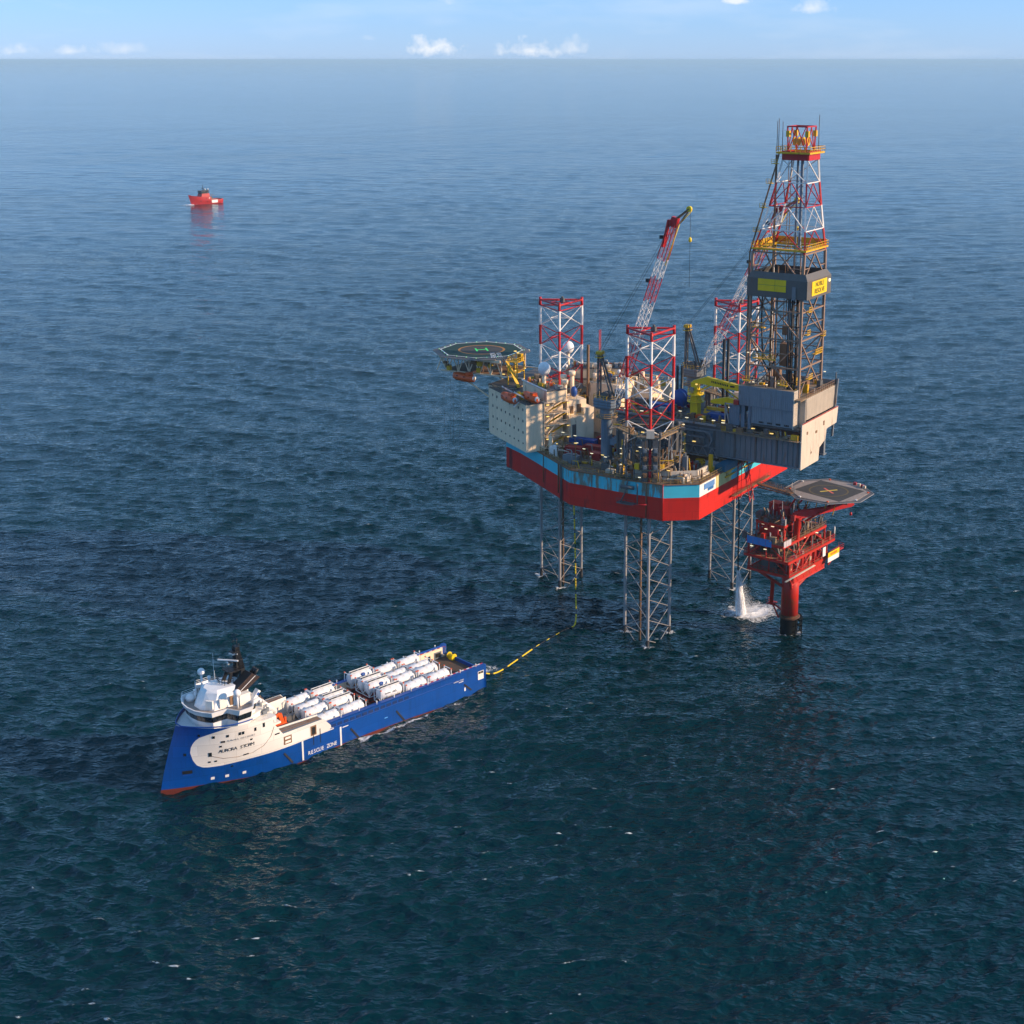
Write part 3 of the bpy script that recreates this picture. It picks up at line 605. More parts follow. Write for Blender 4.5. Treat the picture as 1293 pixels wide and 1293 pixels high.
    for (a, y, z, l) in ((66.2, 0, 24.9, 4.6), (64.8, 0, 26.0, 2.0)):
        q = MB(); q.tube((a, y, z - 1.0 if l > 3 else z - .3), (a, y, z - 0.2), 0.3, n=8); q.box((a, y, z), (0.35, l, 0.25), R(38)); q.build('radar_scanner', M_swhite, t)
    for (a, y, h) in ((64.0, 0.3, 29.2), (64.6, -0.5, 28.6), (63.8, 0.8, 28.2), (64.4, -.2, 28.9)):
        q = MB(); q.tube((a, y, 27.0), (a, y, h), 0.06, n=5); q.box((a, y, h), (0.25, 0.25, 0.3)); q.build('mast_aerial', M_black, t)
    for (a, y, zb_, zc, r) in ((69.5, -6.0, 16.4, 21.3, 0.85), (68.0, 6.2, 16.4, 19.9, 0.80), (68.3, -4.9, 16.4, 20.0, 0.42), (72.5, -3.8, 16.4, 18.6, 0.35)):
        q = MB(); q.sphere((a, y, zc), r, 14, 9); q.build('radome', M_radome, t)
        q = MB(); q.tube((a, y, zb_), (a, y, zc - r * 0.8), 0.24, n=8); q.build('radome_post', M_swhite, t)
    for (a, y, z, h) in ((67.2, -4.6, 16.4, 9.0), (66.0, -6.5, 16.4, 4.0), (71, -5, 16.4, 3.0)):
        q = MB(); q.tube((a, y, z), (a, y, z + h), 0.07, 0.03, n=5); q.build('whip_aerial', M_swhite, t)
    q = MB(); q.sphere((73.4, -4.4, 16.9), 1.0, 12, 7); q.build('liferaft_dome', M_swhite, t)
    q = MB(); q.rail([(a, y, 17.2) for a, y in off(outl, 0.5)[9:16]], 0.8); q.build('roof_railing', M_swhite, t)
    # white crane boom lying aft of the house, rescue boat and davit
    q = MB(); q.tube((61.6, 2.9, 15.4), (56.6, 2.3, 10.6), 0.68, 0.6, n=10); q.tube((56.9, 2.1, 10.6), (56.3, 1.9, 10.0), 0.55, n=10); q.tube((61.8, 2.6, 12.7), (61.6, 2.6, 15.4), 0.6, n=10); q.build('deck_crane', M_swhite, t)
    q = MB(); q.beam((56.6, 2.0, 9.8), (56.6, 2.0, 8.0), 0.3); q.bb(55.6, 57.8, 1.0, 3.0, 7.6, 8.0); q.bb(58, 59.3, -5, 5, 7.6, 8.0); q.build('boom_rest', M_cream, t)
    q = MB(); q.lathe([(0.05, -2.9), (0.75, -2.2), (1.0, -0.8), (1.0, 1.2), (0.8, 2.4), (0.1, 2.8)], n=10, M=Matrix.Translation((55.2, 0.6, 5.6)) @ Matrix.Rotation(R(90), 4, 'Y') @ Matrix.Diagonal((0.8, 1, 1, 1))); fo = q.build('rescue_boat', M_orange, None)
    tag(fo, 'orange rescue boat on the ship deck ahead of the tanks', 'boat'); fo.matrix_local = SHIP.m
    q = MB(); q.bb(53.0, 54.6, -0.4, 1.6, 3.5, 4.2); q.beam((53.2, 0.6, 4.2), (54.4, 0.6, 8.6), 0.5, 0.9); q.beam((54.4, 0.6, 8.6), (55.6, 0.6, 8.2), 0.4, 0.7); q.beam((53.0, 0.6, 4.2), (53.0, 0.6, 7.4), 0.4); q.build('boat_davit', M_orange, t)
    q = MB(); q.bb(49.5, 52.2, -2, 2.5, 3.5, 5.4); q.bb(49.8, 52, -1.6, -0.4, 5.4, 6.6); q.build('winch_house', M_dgrey, t)
    q = MB(); q.bb(50, 58, -6.9, -5.6, 3.5, 4.2); q.build('hatch_coaming', M_brown, t)
    return t
SHIPT = build_ship()
# tank containers on the cargo deck
def build_tank():
    t = thing('tank_container', 'x', 'tank container', SHIP); t.scale = (1.1, 1.17, 1.17)
    q = MB(); Mx = Matrix.Translation((0, 0, 1.62)) @ Matrix.Rotation(R(90), 4, 'Y')
    q.lathe([(0.0, -2.92), (0.62, -2.86), (1.0, -2.70), (1.17, -2.5), (1.17, 2.5), (1.0, 2.70), (0.62, 2.86), (0.0, 2.92)], n=22, M=Mx); q.build('shell', M_tank, t)
    q = MB()
    for s_ in (-1, 1):
        for y in (-1.16, 1.16): q.beam((s_*2.98, y, 0.12), (s_*2.98, y, 2.85), 0.13); q.beam((s_*2.98, y, 0.3), (s_*2.2, y*0.9, 0.9), 0.12)
        for z in (0.12, 2.8): q.beam((s_*2.98, -1.16, z), (s_*2.98, 1.16, z), 0.13)
        q.beam((s_*2.98, -1.16, 0.3), (s_*2.98, 0, 1.3), 0.1); q.beam((s_*2.98, 1.16, 0.3), (s_*2.98, 0, 1.3), 0.1)
    for y in (-1.16, 1.16): q.beam((-2.98, y, 0.14), (2.98, y, 0.14), 0.13)
    q.build('frame', M_tank, t)
    for x in (-2.98, 2.98):
        for y in (-1.16, 1.16):
            c = MB(); c.box((x, y, 2.86), (0.26, 0.26, 0.22)); c.build('corner_casting', M_orange, t)
    for k in (-1.5, 0, 1.5):
        c = MB(); c.lathe([(1.20, -0.06), (1.20, 0.06)], n=22, M=Matrix.Translation((k, 0, 1.62)) @ Matrix.Rotation(R(90), 4, 'Y')); c.build('band', M_tank, t)
    c = MB(); c.tube((0.4, 0, 2.7), (0.4, 0, 2.98), 0.3, n=10); c.build('manhole', M_lgrey, t)
    c = MB(); c.bb(-3.02, -2.94, 0.2, 0.75, 0.35, 0.95); c.bb(2.94, 3.02, -0.75, -0.2, 0.35, .95); c.build('valve_box', M_dgrey, t)
    return t
TK = build_tank()
def tank_extras(t, kind):
    if 'walk' in kind:
        q = MB(); q.bb(-2.6, 2.3, -0.28, 0.28, 2.84, 2.93); q.build('walkway_slot', M_black, t)
        q = MB(); q.beam((-2.7, -0.36, 2.96), (2.4, -0.36, 2.96), 0.12); q.beam((-2.7, 0.36, 2.92), (2.4, 0.36, 2.92), 0.1); q.build('walkway_edge', M_white, t)
    if 'logo' in kind:
        q = MB(); q.lathe([(0, 0.02), (0.62, 0.02), (0.62, -0.02)], n=18, M=face_matrix((-0.3, 1.02, 2.22), (-1, 0, 0), (0, -0.55, 0.83)) @ Matrix.Diagonal((1, 0.55, 1, 1))); q.build('oval_badge', M_blue, t)
    if 'text' in kind:
        text_part('tank_number', 'NSS', 0.62, face_matrix((-0.6, 1.19, 1.85), (-1, 0, 0), (0, -0.2, 1)), M_dgrey, t, 0.02)
        worn_marks('tank_mark', 6, 1.5, .26, face_matrix((1.2, 1.19, 1.9), (-1, 0, 0), (0, -0.2, 1)), M_dgrey, t)
    if 'ribs' in kind:
        q = MB()
        for k in np.linspace(-2.4, 2.4, 8): q.lathe([(1.185, -0.03), (1.185, 0.03)], n=20, M=Matrix.Translation((k, 0, 1.62)) @ Matrix.Rotation(R(90), 4, 'Y'))
        q.build('jacket_rib', M_cream, t)
rows = [(5.35, 'row along the near bulwark'), (0.75, 'near row of the central pair'), (-2.0, 'far row of the central pair'), (-6.5, 'row along the far bulwark')]
cols = [(45.3, 'first from the bridge'), (38.4, 'second from the bridge'), (27.5, 'third from the bridge'), (20.1, 'fourth from the bridge'), (13.0, 'last before the stern')]
first = True
for ri, (y, rn) in enumerate(rows):
    for ci, (a, cn) in enumerate(cols):
        o = TK if first else copy_tree(TK); first = False
        z = 5.2 if ci == 2 else 4.3
        o.location = SHIP.m @ Vector((a, y, z)); o['group'] = 'white tank containers on the ship deck'
        o['label'] = 'white tank container, %s, in the %s' % (cn, rn)
        TKS = globals().setdefault('TKS', []); TKS.append((o, ri, ci))
for o, ri, ci in TKS:
    k = ''
    if ci in (1, 2) and not (ci == 1 and ri == 0): k += ' walk'
    if ci == 2 and ri in (1, 3): k += ' logo'
    if ci == 2 and ri == 0: k += ' text'
    if ci in (0, 1) and ri == 0: k += ' ribs'
    tank_extras(o, k)
for ri, (y, rn) in enumerate(rows):
    t = thing('cargo_skid', 'red skid under the raised third tank in the ' + rn, 'skid', SHIP, (27.5, y, 3.8), 0, 'red skids under the raised tanks')
    q = MB()
    for x in (-3.6, -1.2, 1.2, 3.4):
        q.beam((x, -1.1, 0.08), (x, 1.1, 0.08), 0.16); q.beam((x, -1.1, 0.95), (x, 1.1, 0.95), 0.16)
        for yy in (-1.1, 1.1): q.beam((x, yy, 0), (x, yy, 1.0), 0.16)
    for yy in (-1.1, 1.1):
        for z in (0.08, 0.95): q.beam((-3.6, yy, z), (3.4, yy, z), 0.16)
    q.build('frame', M_cont, t); q = MB(); q.bb(3.35, 3.5, -1.0, 1.0, 0.15, 0.9); q.build('end_panel', M_beige, t)
for k, (a, y, sx, sy, sz, mt, lab) in enumerate(((32.6, -3.2, 1.6, 2.0, 1.1, M_cont, 'red basket between the tank groups, behind the centre rows'), (32.4, 0.6, 1.8, 1.8, 0.9, M_brown, 'brown open crate on deck between the two tank groups'), (32.8, 4.8, 1.4, 2.2, 0.7, M_cont, 'low red crate by the port bulwark between the tank groups'))):
    t = thing('cargo_basket', lab, 'crate', SHIP, (a, y, 3.8)); q = MB()
    q.bb(-sx/2, sx/2, -sy/2, sy/2, 0, 0.1); q.bb(-sx/2, -sx/2 + .08, -sy/2, sy/2, 0.1, sz); q.bb(sx/2 - .08, sx/2, -sy/2, sy/2, 0.1, sz); q.bb(-sx/2 + .08, sx/2 - .08, -sy/2, -sy/2 + .08, 0.1, sz); q.bb(-sx/2 + .08, sx/2 - .08, sy/2 - .08, sy/2, 0.1, sz)
    q.build('basket_shell', mt, t)
# ------------------------------------------------------------------ jack-up rig
LEG_POS = [(43.8, 0.0), (0.0, 25.5), (0.0, -25.5)]
HB, HM, HD = 36.8, 42.8, 46.3
HULL = [(54, 13.2), (46.3, 17.2), (36.2, 23.6), (24.8, 30.8), (19.0, 34.5), (2.1, 34.7), (-8.5, 33.6), (-16, 27.8), (-16, -27.8), (-8.5, -33.6), (2.1, -34.7), (19.0, -34.5), (24.8, -30.8), (36.2, -23.6), (46.3, -17.2), (54, -13.2)]
M_hred = paint('hull_antifouling_red', (0.60, 0.015, 0.007), 0.5, 0.25, dirtcol=(0.16, 0.01, 0.012), rust=0.3, rustcol=(0.07, 0.010, 0.012), scale=0.16, seams=(5.0, 3.0, 0.25))
M_hblue = paint('hull_sky_blue', (0.06, 0.52, 0.64), 0.5, 0.5, dirtcol=(0.17, 0.17, 0.09), rust=0.68, scale=0.42, rustcol=(0.20, 0.12, 0.045))
M_hclean = paint('hull_sky_blue_fresh', (0.065, 0.52, 0.66), 0.5, 0.2, dirtcol=(0.12, 0.25, 0.3), rust=0.05, scale=0.3)
def build_rig():
    t = thing('jackup_rig', 'red and blue jack-up drilling rig standing on three lattice legs', 'drilling rig', RIG)
    q = MB(); n = len(HULL)
    q.prism(HULL, HB, HM, top=False); q.build('hull', M_hred, t)
    # upper strakes, plate by plate
    for i in range(n):
        p0, p1 = HULL[i], HULL[(i+1) % n]; L = math.hypot(p1[0]-p0[0], p1[1]-p0[1]); k = max(1, round(L / 9.0))
        for j in range(k):
            f0, f1 = j / k, (j + 1) / k
            a0 = [p0[c] + (p1[c]-p0[c])*f0 for c in (0, 1)]; a1 = [p0[c] + (p1[c]-p0[c])*f1 for c in (0, 1)]
            cx, cy_ = (a0[0]+a1[0])/2, (a0[1]+a1[1])/2
            mt = M_hclean if (i in (0, 1, 2, 6) or i > 8) else M_hblue
            if i == 7: mt = M_hclean if j in (2, 3) else (paint('primer_yellow_patch', (0.60, 0.52, 0.22), 0.6, 0.35, rust=0.2) if 'primer_yellow_patch' not in MAT else MAT['primer_yellow_patch']) if j != 0 else M_white
            nx, ny = (a1[1]-a0[1]), -(a1[0]-a0[0]); ln = math.hypot(nx, ny); nx, ny = nx/ln, ny/ln
            if nx*(cx-10) + ny*cy_ < 0: nx, ny = -nx, -ny
            pb = MB(); pb.prism([tuple(a0), tuple(a1), (a1[0]-nx*0.4, a1[1]-ny*0.4), (a0[0]-nx*0.4, a0[1]-ny*0.4)], HM, HD); pb.build('hull_plate', mt, t)
    q = MB(); q.prism([(a*0.992, b*0.992) for a, b in HULL], HD - 0.35, HD - 0.05); q.build('main_deck', M_deck, t)
    # rubbing edge and gunwale
    q = MB()
    for i in range(n):
        p0, p1 = HULL[i], HULL[(i+1) % n]; q.beam((*p0, HD + 0.05), (*p1, HD + 0.05), 0.5, 0.22)
    q.build('gunwale', M_brown, t)
    q = MB(); q.rail([(a*0.985, b*0.985, HD) for a, b in HULL], 1.25, True, 0.05, 1.6); q.build('deck_railing', M_rail, t)
    # vertical frames, drain pipes and rust runs on the port side
    for (a, b, z0, z1, r, mt) in ((24.8, 30.95, 38.2, 46.6, .22, M_brown), (23.5, 31.9, 36.2, 46.6, .16, M_dgrey), (22.9, 32.2, 36.0, 46.6, .16, M_dgrey), (12, 34.75, 42.9, 46.5, .10, M_brown), (-4, 34.2, 37, 46.5, .15, M_brown), (33, 25.8, 38.5, 46.5, .12, M_brown), (-8.6, 33.75, 37, 46.5, .12, M_hred)):
        q = MB(); q.tube((a, b, z0), (a, b, z1), r, n=6); q.build('drain_pipe', mt, t)
    # basket and hose station hanging on the port quarter
    q = MB(); q.bb(-1.5, 3.5, 34.9, 36.6, 40.4, 40.7); q.rail([(-1.5, 36.6, 40.7), (3.5, 36.6, 40.7)], 1.1); q.beam((1, 35, 46.4), (1, 36.4, 43.5), .3); q.beam((1, 36.4, 43.5), (2.5, 36.2, 40.6), .3); q.tube((-1, 35.4, 44.8), (2.6, 35.8, 44.8), 0.5, n=8); q.tube((-2, 35.3, 46), (-2.4, 36, 40.8), .18, n=6); q.build('hose_station', M_dgrey, t)
    q = MB(); q.tube((-1.2, 36.7, 40.5), (-5.2, 36.2, 41.3), 0.14, n=6); q.build('hose_boom', M_red, t)
    # transom: signs, blue locker, red ladder tower, stair down to the platform bridge
    q = MB(); q.box((-16.08, 22.4, 44.9), (0.06, 6.0, 1.5)); q.build('transom_sign', paint('sign_blue', (0.10, 0.24, 0.52), 0.5, 0.15), t)
    q = MB(); q.box((-16.09, 21.6, 43.75), (0.06, 3.2, 0.7)); q.build('transom_sign', paint('sign_dark_blue', (0.03, 0.14, 0.36), 0.5, 0.15), t)
    q = MB(); q.bb(-16.6, -13.8, 6.8, 14.6, HD, HD + 1.7); q.build('deck_locker', paint('petrol_blue_paint', (0.01, 0.11, 0.19), 0.5, 0.3), t)
    for k in range(7):
        y = 13.5 - k * 5.5
        q = MB(); q.beam((-16.25, y, 46.0), (-16.25, y - 5.2, 46.0), 0.5, 0.35); q.beam((-16.3, y, 44.6), (-16.3, y - 5.2, 44.6), 0.4, 0.3); q.build('transom_pipe', (M_yellow, M_pink, M_yellow)[k % 3], t)
    for yy in (6.6, 4.2):
        for aa in (-16.6, -18.2): bar('tower_post', (aa - (0 if aa > -17 else 2.2), yy, 36.6), (aa, yy, 47.0), 0.16, M_red, t, 'box')
    for k in range(5):
        z = 37.4 + k * 2.1; s_ = 2.2 * (1 - (z - 36.6) / 10.4)
        bar('tower_rung', (-18.2 - s_, 6.6, z), (-18.2 - s_, 4.2, z + 2.0), 0.1, M_red, t, 'box'); bar('tower_rung', (-18.2 - s_, 4.2, z), (-18.2 - s_, 6.6, z), 0.1, M_red, t, 'box'); bar('tower_rung', (-16.7, 6.6, z), (-18.3 - s_, 6.6, z + 1.8), 0.1, M_red, t, 'box')
    q = MB(); q.beam((-16.9, 10, 38.6), (-16.9, -13, 38.6), 1.0, 0.2); q.rail([(-17.4, 10, 38.7), (-17.4, -13, 38.7)], 1.1); q.build('transom_walkway', M_brown, t)
    # legs
    for li, (la, lb) in enumerate(LEG_POS):
        lg = bpy.data.objects.new('leg', None); lg.empty_display_size = 1; link(lg, t); lg.location = (la, lb, 0)
        V = [Vector((6.93 * math.cos(R(d)), 6.93 * math.sin(R(d)), 0)) for d in (0, 120, 240)]
        nodes = [82.6 - 5.75 * k for k in range(16)]
        for v in V:
            q = MB(); q.cur = 0; zs = [85.0] + nodes
            for k in range(len(zs) - 1):
                z1, z0 = zs[k], zs[k+1]
                if z0 > 56: q.cur = (0, 1)[k % 2] if k else 0
                else: q.cur = 2
                q.tube(v + Vector((0, 0, z0)), v + Vector((0, 0, z1)), 0.36 if z0 > 46 else 0.42, n=10, cap=(k == 0))
            q.cur = 3; q.tube(v + Vector((0, 0, -4)), v + Vector((0, 0, 2.2)), 0.5, n=10)
            for k in range(len(zs) - 1):
                if zs[k+1] > 56: q.cur = (0, 1)[k % 2] if k else 0; q.box((v.x * 1.045, v.y * 1.045, (zs[k] + zs[k+1]) / 2), (0.22, 0.22, zs[k] - zs[k+1]))
            q.build('chord', [M_red, M_white, M_lgrey, M_rubber], lg)
        for k in range(len(nodes) - 1):
            z1, z0 = nodes[k], nodes[k+1]
            if z1 < 52 and z0 > 34: continue
            mt = (M_white, M_red)[k % 2] if z0 > 52 else (M_dgrey if z0 > 46 else M_lgrey)
            for i in range(3):
                u, w = V[i], V[(i+1) % 3]; r = 0.12 if z0 > 46 else 0.095
                bar('brace', u + Vector((0, 0, z1)), w + Vector((0, 0, z0)), r, mt, lg); bar('brace', w + Vector((0, 0, z1)), u + Vector((0, 0, z0)), r, mt, lg)
        for i in range(3):
            u, w = V[i], V[(i+1) % 3]
            bar('top_ring', u + Vector((0, 0, 84.2)), w + Vector((0, 0, 84.2)), 0.28, M_red, lg); bar('top_ring', u + Vector((0, 0, 82.6)), w + Vector((0, 0, 82.6)), 0.17, M_red, lg)
            bar('inner_brace', (u + w) / 2 + Vector((0, 0, 84.2)), (w + V[(i+2) % 3]) / 2 + Vector((0, 0, 84.2)), 0.15, M_red, lg)
        for k, z in enumerate(nodes[:4]):
            m_ = [(V[i] + V[(i+1) % 3]) / 2 for i in range(3)]
            for i in range(3): bar('inner_brace', m_[i] + Vector((0, 0, (z + nodes[k+1]) / 2)), m_[(i+1) % 3] + Vector((0, 0, (z + nodes[k+1]) / 2)), 0.1, (M_white, M_red)[k % 2], lg)
        q = MB(); q.box((-1.6, 1.5, 85.0), (1.2, 1.0, 1.1)); q.tube((-1.6, 1.5, 85.5), (-1.6, 1.5, 86.1), .35, n=8); q.build('leg_top_sheave', M_dgrey, lg)
        # riser casing inside the leg below the hull
        if li < 2:
            q = MB(); q.tube((1.0 if li else -2.2, 2.2, -4), (1.0 if li else -2.2, 2.2, 37), 0.34, n=8); q.build('caisson', M_brown, lg)
        # jack house: three jack towers, platforms, stairs
        for v in V:
            d = v.normalized(); c = Vector((v.x, v.y, 0)) + d * 0.9; rz_ = math.atan2(d.y, d.x)
            for s_ in (-1, 1):
                q = MB(); off_ = Vector((-d.y, d.x, 0)) * 1.35 * s_
                q.box((c.x + off_.x, c.y + off_.y, 52.0), (1.9, 1.5, 11.4), rz_); q.build('jack_tower', M_dgrey, lg)
                for zz in (48.2, 50.4, 52.6, 54.8):
                    m2 = MB(); p_ = c + off_ + d * 1.15; m2.box((p_.x, p_.y, zz), (0.9, 1.1, 1.2), rz_); m2.tube((p_.x, p_.y, zz), (p_.x + d.x * .8, p_.y + d.y * .8, zz), .42, n=8); m2.build('jack_motor', M_grey if zz in (50.4, 54.8) else M_brown, lg)
            q = MB(); q.box((c.x + d.x*.3, c.y + d.y*.3, 50.5), (0.9, 0.7, 8.4), rz_); q.build('rack_guide', M_red if li == 1 else M_dgrey, lg)
        hexa = []
        for v in V:
            d = v.normalized(); pr = Vector((-d.y, d.x, 0)); hexa += [tuple((v + d * 1.9 - pr * 2.6)[:2]), tuple((v + d * 1.9 + pr * 2.6)[:2])]
        for z in (58.0, 49.6):
            q = MB(); inner = [(x*0.70, y*0.70) for x, y in hexa]; m6 = len(hexa)
            q.add([(x, y, z) for x, y in hexa] + [(x, y, z) for x, y in inner] + [(x, y, z - .35) for x, y in hexa] + [(x, y, z - .35) for x, y in inner],
                  [(i, (i+1) % m6, m6+(i+1) % m6, m6+i) for i in range(m6)] + [(2*m6+i, 2*m6+(i+1) % m6, 3*m6+(i+1) % m6, 3*m6+i) for i in range(m6)] + [(i, (i+1) % m6, 2*m6+(i+1) % m6, 2*m6+i) for i in range(m6)])
            q.build('jack_house_platform', M_grate, lg)
            q = MB(); q.rail([(x, y, z) for x, y in hexa], 1.2, True, 0.05, 1.4); q.build('platform_railing', M_rail, lg)
        for i in range(6):
            x, y = hexa[i]
            for s_ in range(2): bar('jack_house_post', (x * .93, y * .93, HD), (x * .93, y * .93, 58.0), 0.2, (M_grey, M_dgrey)[i % 2], lg, 'box') if s_ == 0 else bar('jack_house_brace', (x * .93, y * .93, 49.8), (hexa[(i+1) % 6][0] * .93, hexa[(i+1) % 6][1] * .93, 57.6), 0.13, M_grey, lg, 'box')
        q = MB()
        for k in range(9): q.beam((hexa[4][0]*1.06 if li else 6, hexa[4][1]*1.02, HD + k*1.25), (hexa[5][0]*1.06 if li else 3, hexa[5][1]*1.02, HD + (k+1)*1.25 - .05), .7, .12) if k % 2 == 0 else q.beam((hexa[5][0]*1.06 if li else 3, hexa[5][1]*1.02, HD + k*1.25), (hexa[4][0]*1.06 if li else 6, hexa[4][1]*1.02, HD + (k+1)*1.25 - .05), .7, .12)
        q.build('jack_house_stair', M_rail, lg)
        rj = random.Random(50 + li)
        for k in range(90 if li == 1 else 24):     # hydraulics, cable trays, cabinets and pipes packed round the jacks
            an = R(rj.uniform(20, 250)); rr = rj.uniform(5.5, 9.3); x, y = rr*math.cos(an), rr*math.sin(an); z = rj.choice((HD, HD, 49.6, 49.6, 58.0)); hh = rj.uniform(.6, 3.0 if z < 57 else 1.6); q = MB()
            if k % 4 == 0: q.tube((x, y, z), (x, y, z + hh), rj.uniform(.12, .4), n=8)
            elif k % 4 == 1: q.box((x, y, z + hh/2), (rj.uniform(.5, 1.6), rj.uniform(.5, 1.4), hh), an)
            elif k % 4 == 2: q.beam((x, y, z), (x*1.02, y*1.02, min(58, z + 8)), .22)
            else: q.beam((x, y, z + hh), (x + rj.uniform(-3, 3), y + rj.uniform(-3, 3), z + hh), .2)
            q.build('jack_house_equipment', rj.choice((M_dgrey, M_brown, M_grate, M_yellow, M_grey, M_lgrey, M_brown, M_dgrey)), lg)
        q = MB(); d = V[1].normalized(); q.box((V[1].x + d.x*2.0, V[1].y + d.y*2.0, 59.1), (1.6, 2.0, 2.0), math.atan2(d.y, d.x)); q.build('jack_control_cabin', M_pink, lg)
        for k in range(5):
            z = (47.6, 50.6, 53.0, 55.6, 58.9, 58.9, 50.6, 53.4)[k]; x, y = hexa[(k * 2 + 2) % 6]
            q = MB(); q.box((x * (1.0 if k % 2 else .97), y * 1.0, z), (0.7, 0.3, 0.12)); q.build('floodlight', M_lamp, lg)
    # ------------------------------------------------------------------ accommodation
    P1 = Vector((59.2, 13.9)); e1 = Vector((-0.858, 0.514)); e2 = Vector((-0.514, -0.858))
    def W(s, w, sg=1):
        p = P1 + e1 * s + e2 * w; return (p.x, p.y * sg)
    def wbox(q, s0, s1, w0, w1, z0, z1, sg=1): q.prism([W(s0, w0, sg), W(s1, w0, sg), W(s1, w1, sg), W(s0, w1, sg)], z0, z1)
    for sg in (1, -1):
        ac = bpy.data.objects.new('accommodation_block', None); link(ac, t)
        q = MB(); wbox(q, 0, 24.7, 0, 5.3, HD, 59.8, sg); wbox(q, 0, 22.3, 5.3, 12.4, HD, 59.75, sg); q.build('wall', M_beige, ac)
        q = MB(); wbox(q, -0.15, 24.85, -0.15, 5.4, 59.8, 60.0, sg); wbox(q, 0, 22.4, 5.4, 12.6, 59.76, 59.95, sg); q.build('roof', M_dgrey, ac)
        q = MB(); q.rail([(*W(0.2, 0.2, sg), 60.0), (*W(24.5, 0.2, sg), 60.0), (*W(24.5, 5, sg), 60.0)], 1.15, False, 0.05, 1.5); q.build('roof_railing', M_grate, ac)
        q = MB(); wbox(q, 9.2, 24.7, 6.3, 12.2, 60.0, 63.0, sg); q.build('upper_deckhouse', M_beige, ac)
        q = MB(); wbox(q, 9.0, 25.0, 6.1, 12.4, 63.0, 63.25, sg); q.build('upper_roof', M_dgrey, ac)
        q = MB(); q.beam((*W(9, 6.1, sg), 63.3), (*W(25, 6.1, sg), 63.3), .25, .35); q.build('roof_edge', M_white, ac)
        for k in range(4):
            for j in range(8):
                s0 = 2.3 + j * 2.9; z = (58.1, 54.9, 51.7, 48.6)[k]; h = 0.7 if k < 3 else 0.4
                if k == 0 and j in (2, 3): continue
                q = MB(); wbox(q, s0 - .28, s0 + .28, -0.05, 0.1, z - h/2, z + h/2, sg); q.build('window', M_glass, ac)
        # stair tower on the inner end
        for k in range(5):
            z = HD + 0.4 + k * 3.25
            q = MB(); wbox(q, 22.4, 24.9, 5.4, 13.2, z, z + 0.22, sg); q.build('stair_landing', M_beige, ac)
            if k < 4:
                q = MB(); q.beam((*W(24.2, 5.9, sg), z + .3), (*W(24.2, 12.4, sg), z + 3.2), .9, .14); q.build('stair_flight', M_yellow, ac)
                q = MB(); q.beam((*W(24.95, 5.6, sg), z + .3), (*W(24.95, 8.6, sg), z + 3.2), .18); q.rail([(*W(24.9, 5.4, sg), z + .22), (*W(24.9, 13.2, sg), z + .22)], 1.1); q.build('stair_brace', M_beige, ac)
                for w_ in (6.2, 12.6):
                    q = MB(); wbox(q, 24.5, 24.8, w_, w_ + .8, z + 2.6, z + 2.8, sg); q.build('floodlight', M_lampy, ac)
                q = MB(); wbox(q, 22.35, 22.5, 5.6, 6.7, z + .3, z + 2.4, sg); q.build('door', M_cont if k % 2 == 0 else M_dgrey, ac)
        for w_ in (5.4, 13.1): bar('stair_post', (*W(24.9, w_, sg), HD), (*W(24.9, w_, sg), 60), 0.16, M_beige, ac, 'box')
        # engine casing with exhausts
        q = MB(); wbox(q, 15, 25.0, 13.4, 17.8, HD, 55.0, sg); wbox(q, 15, 23.0, 13.4, 19.4, 55.0, 59.2, sg); wbox(q, 15, 24.6, 17.8, 21, HD, 57, sg); q.build('engine_casing', M_beige, ac)
        q = MB(); q.rail([(*W(15, 13.5, sg), 59.2), (*W(22.9, 13.5, sg), 59.2), (*W(22.9, 19.3, sg), 59.2)], 1.1); q.rail([(*W(24.9, 13.5, sg), 55), (*W(24.9, 17.7, sg), 55)], 1.1); q.build('casing_railing', M_yellow, ac)
        q = MB(); wbox(q, 24.95, 25.1, 14.0, 15.2, 48.5, 52.8, sg); q.build('casing_louvre', M_dgrey, ac)
        q = MB(); wbox(q, 22.95, 23.05, 14.2, 15.4, 55.4, 57.6, sg); wbox(q, 22.95, 23.05, 16.4, 17.8, 55.4, 58.0, sg); q.build('casing_opening', M_brown, ac)
        for s_, w_, h_ in ((20, 14.2, 64.6), (18, 17.5, 66.4), (16.5, 15.6, 65.2)):
            x, y = W(s_, w_, sg); q = MB(); q.tube((x, y, 59.2), (x, y, h_ - 1.2), 0.6, n=12); q.tube((x, y, h_ - 1.2), (x, y, h_), 0.95, n=12); q.build('exhaust_stack', M_beige, ac)
        x, y = W(20.5, 16.8, sg); q = MB(); q.sphere((x, y, 61), 1.0, 10, 8, sz=1.6); q.build('air_vessel', M_blue, ac)
        rng = random.Random(3 + sg)
        for k in range(46):     # rooftop gear: lockers, fans, pipes
            s_, w_ = rng.uniform(9.6, 24.2), rng.uniform(6.8, 11.8); x, y = W(s_, w_, sg); q = MB(); h_ = rng.uniform(.4, 1.6)
            if k % 3 == 0: q.tube((x, y, 63.25), (x, y, 63.25 + h_), rng.uniform(.15, .4), n=8)
            elif k % 3 == 1: q.box((x, y, 63.25 + h_/2), (rng.uniform(.5, 1.6), rng.uniform(.5, 1.3), h_), rng.choice((0, .54)))
            else: q.beam((x, y, 63.6), (x + rng.uniform(-2, 2), y + rng.uniform(-1, 1), 63.6 + rng.uniform(0, .8)), .16)
            q.build('roof_equipment', rng.choice((M_grate, M_dgrey, M_yellow, M_brown, M_beige, M_lgrey, M_orange)), ac)
    q = MB(); q.bb(51.5, 60.5, -12.5, 12.5, HD, 60.2); q.build('bridge_house', M_beige, t)
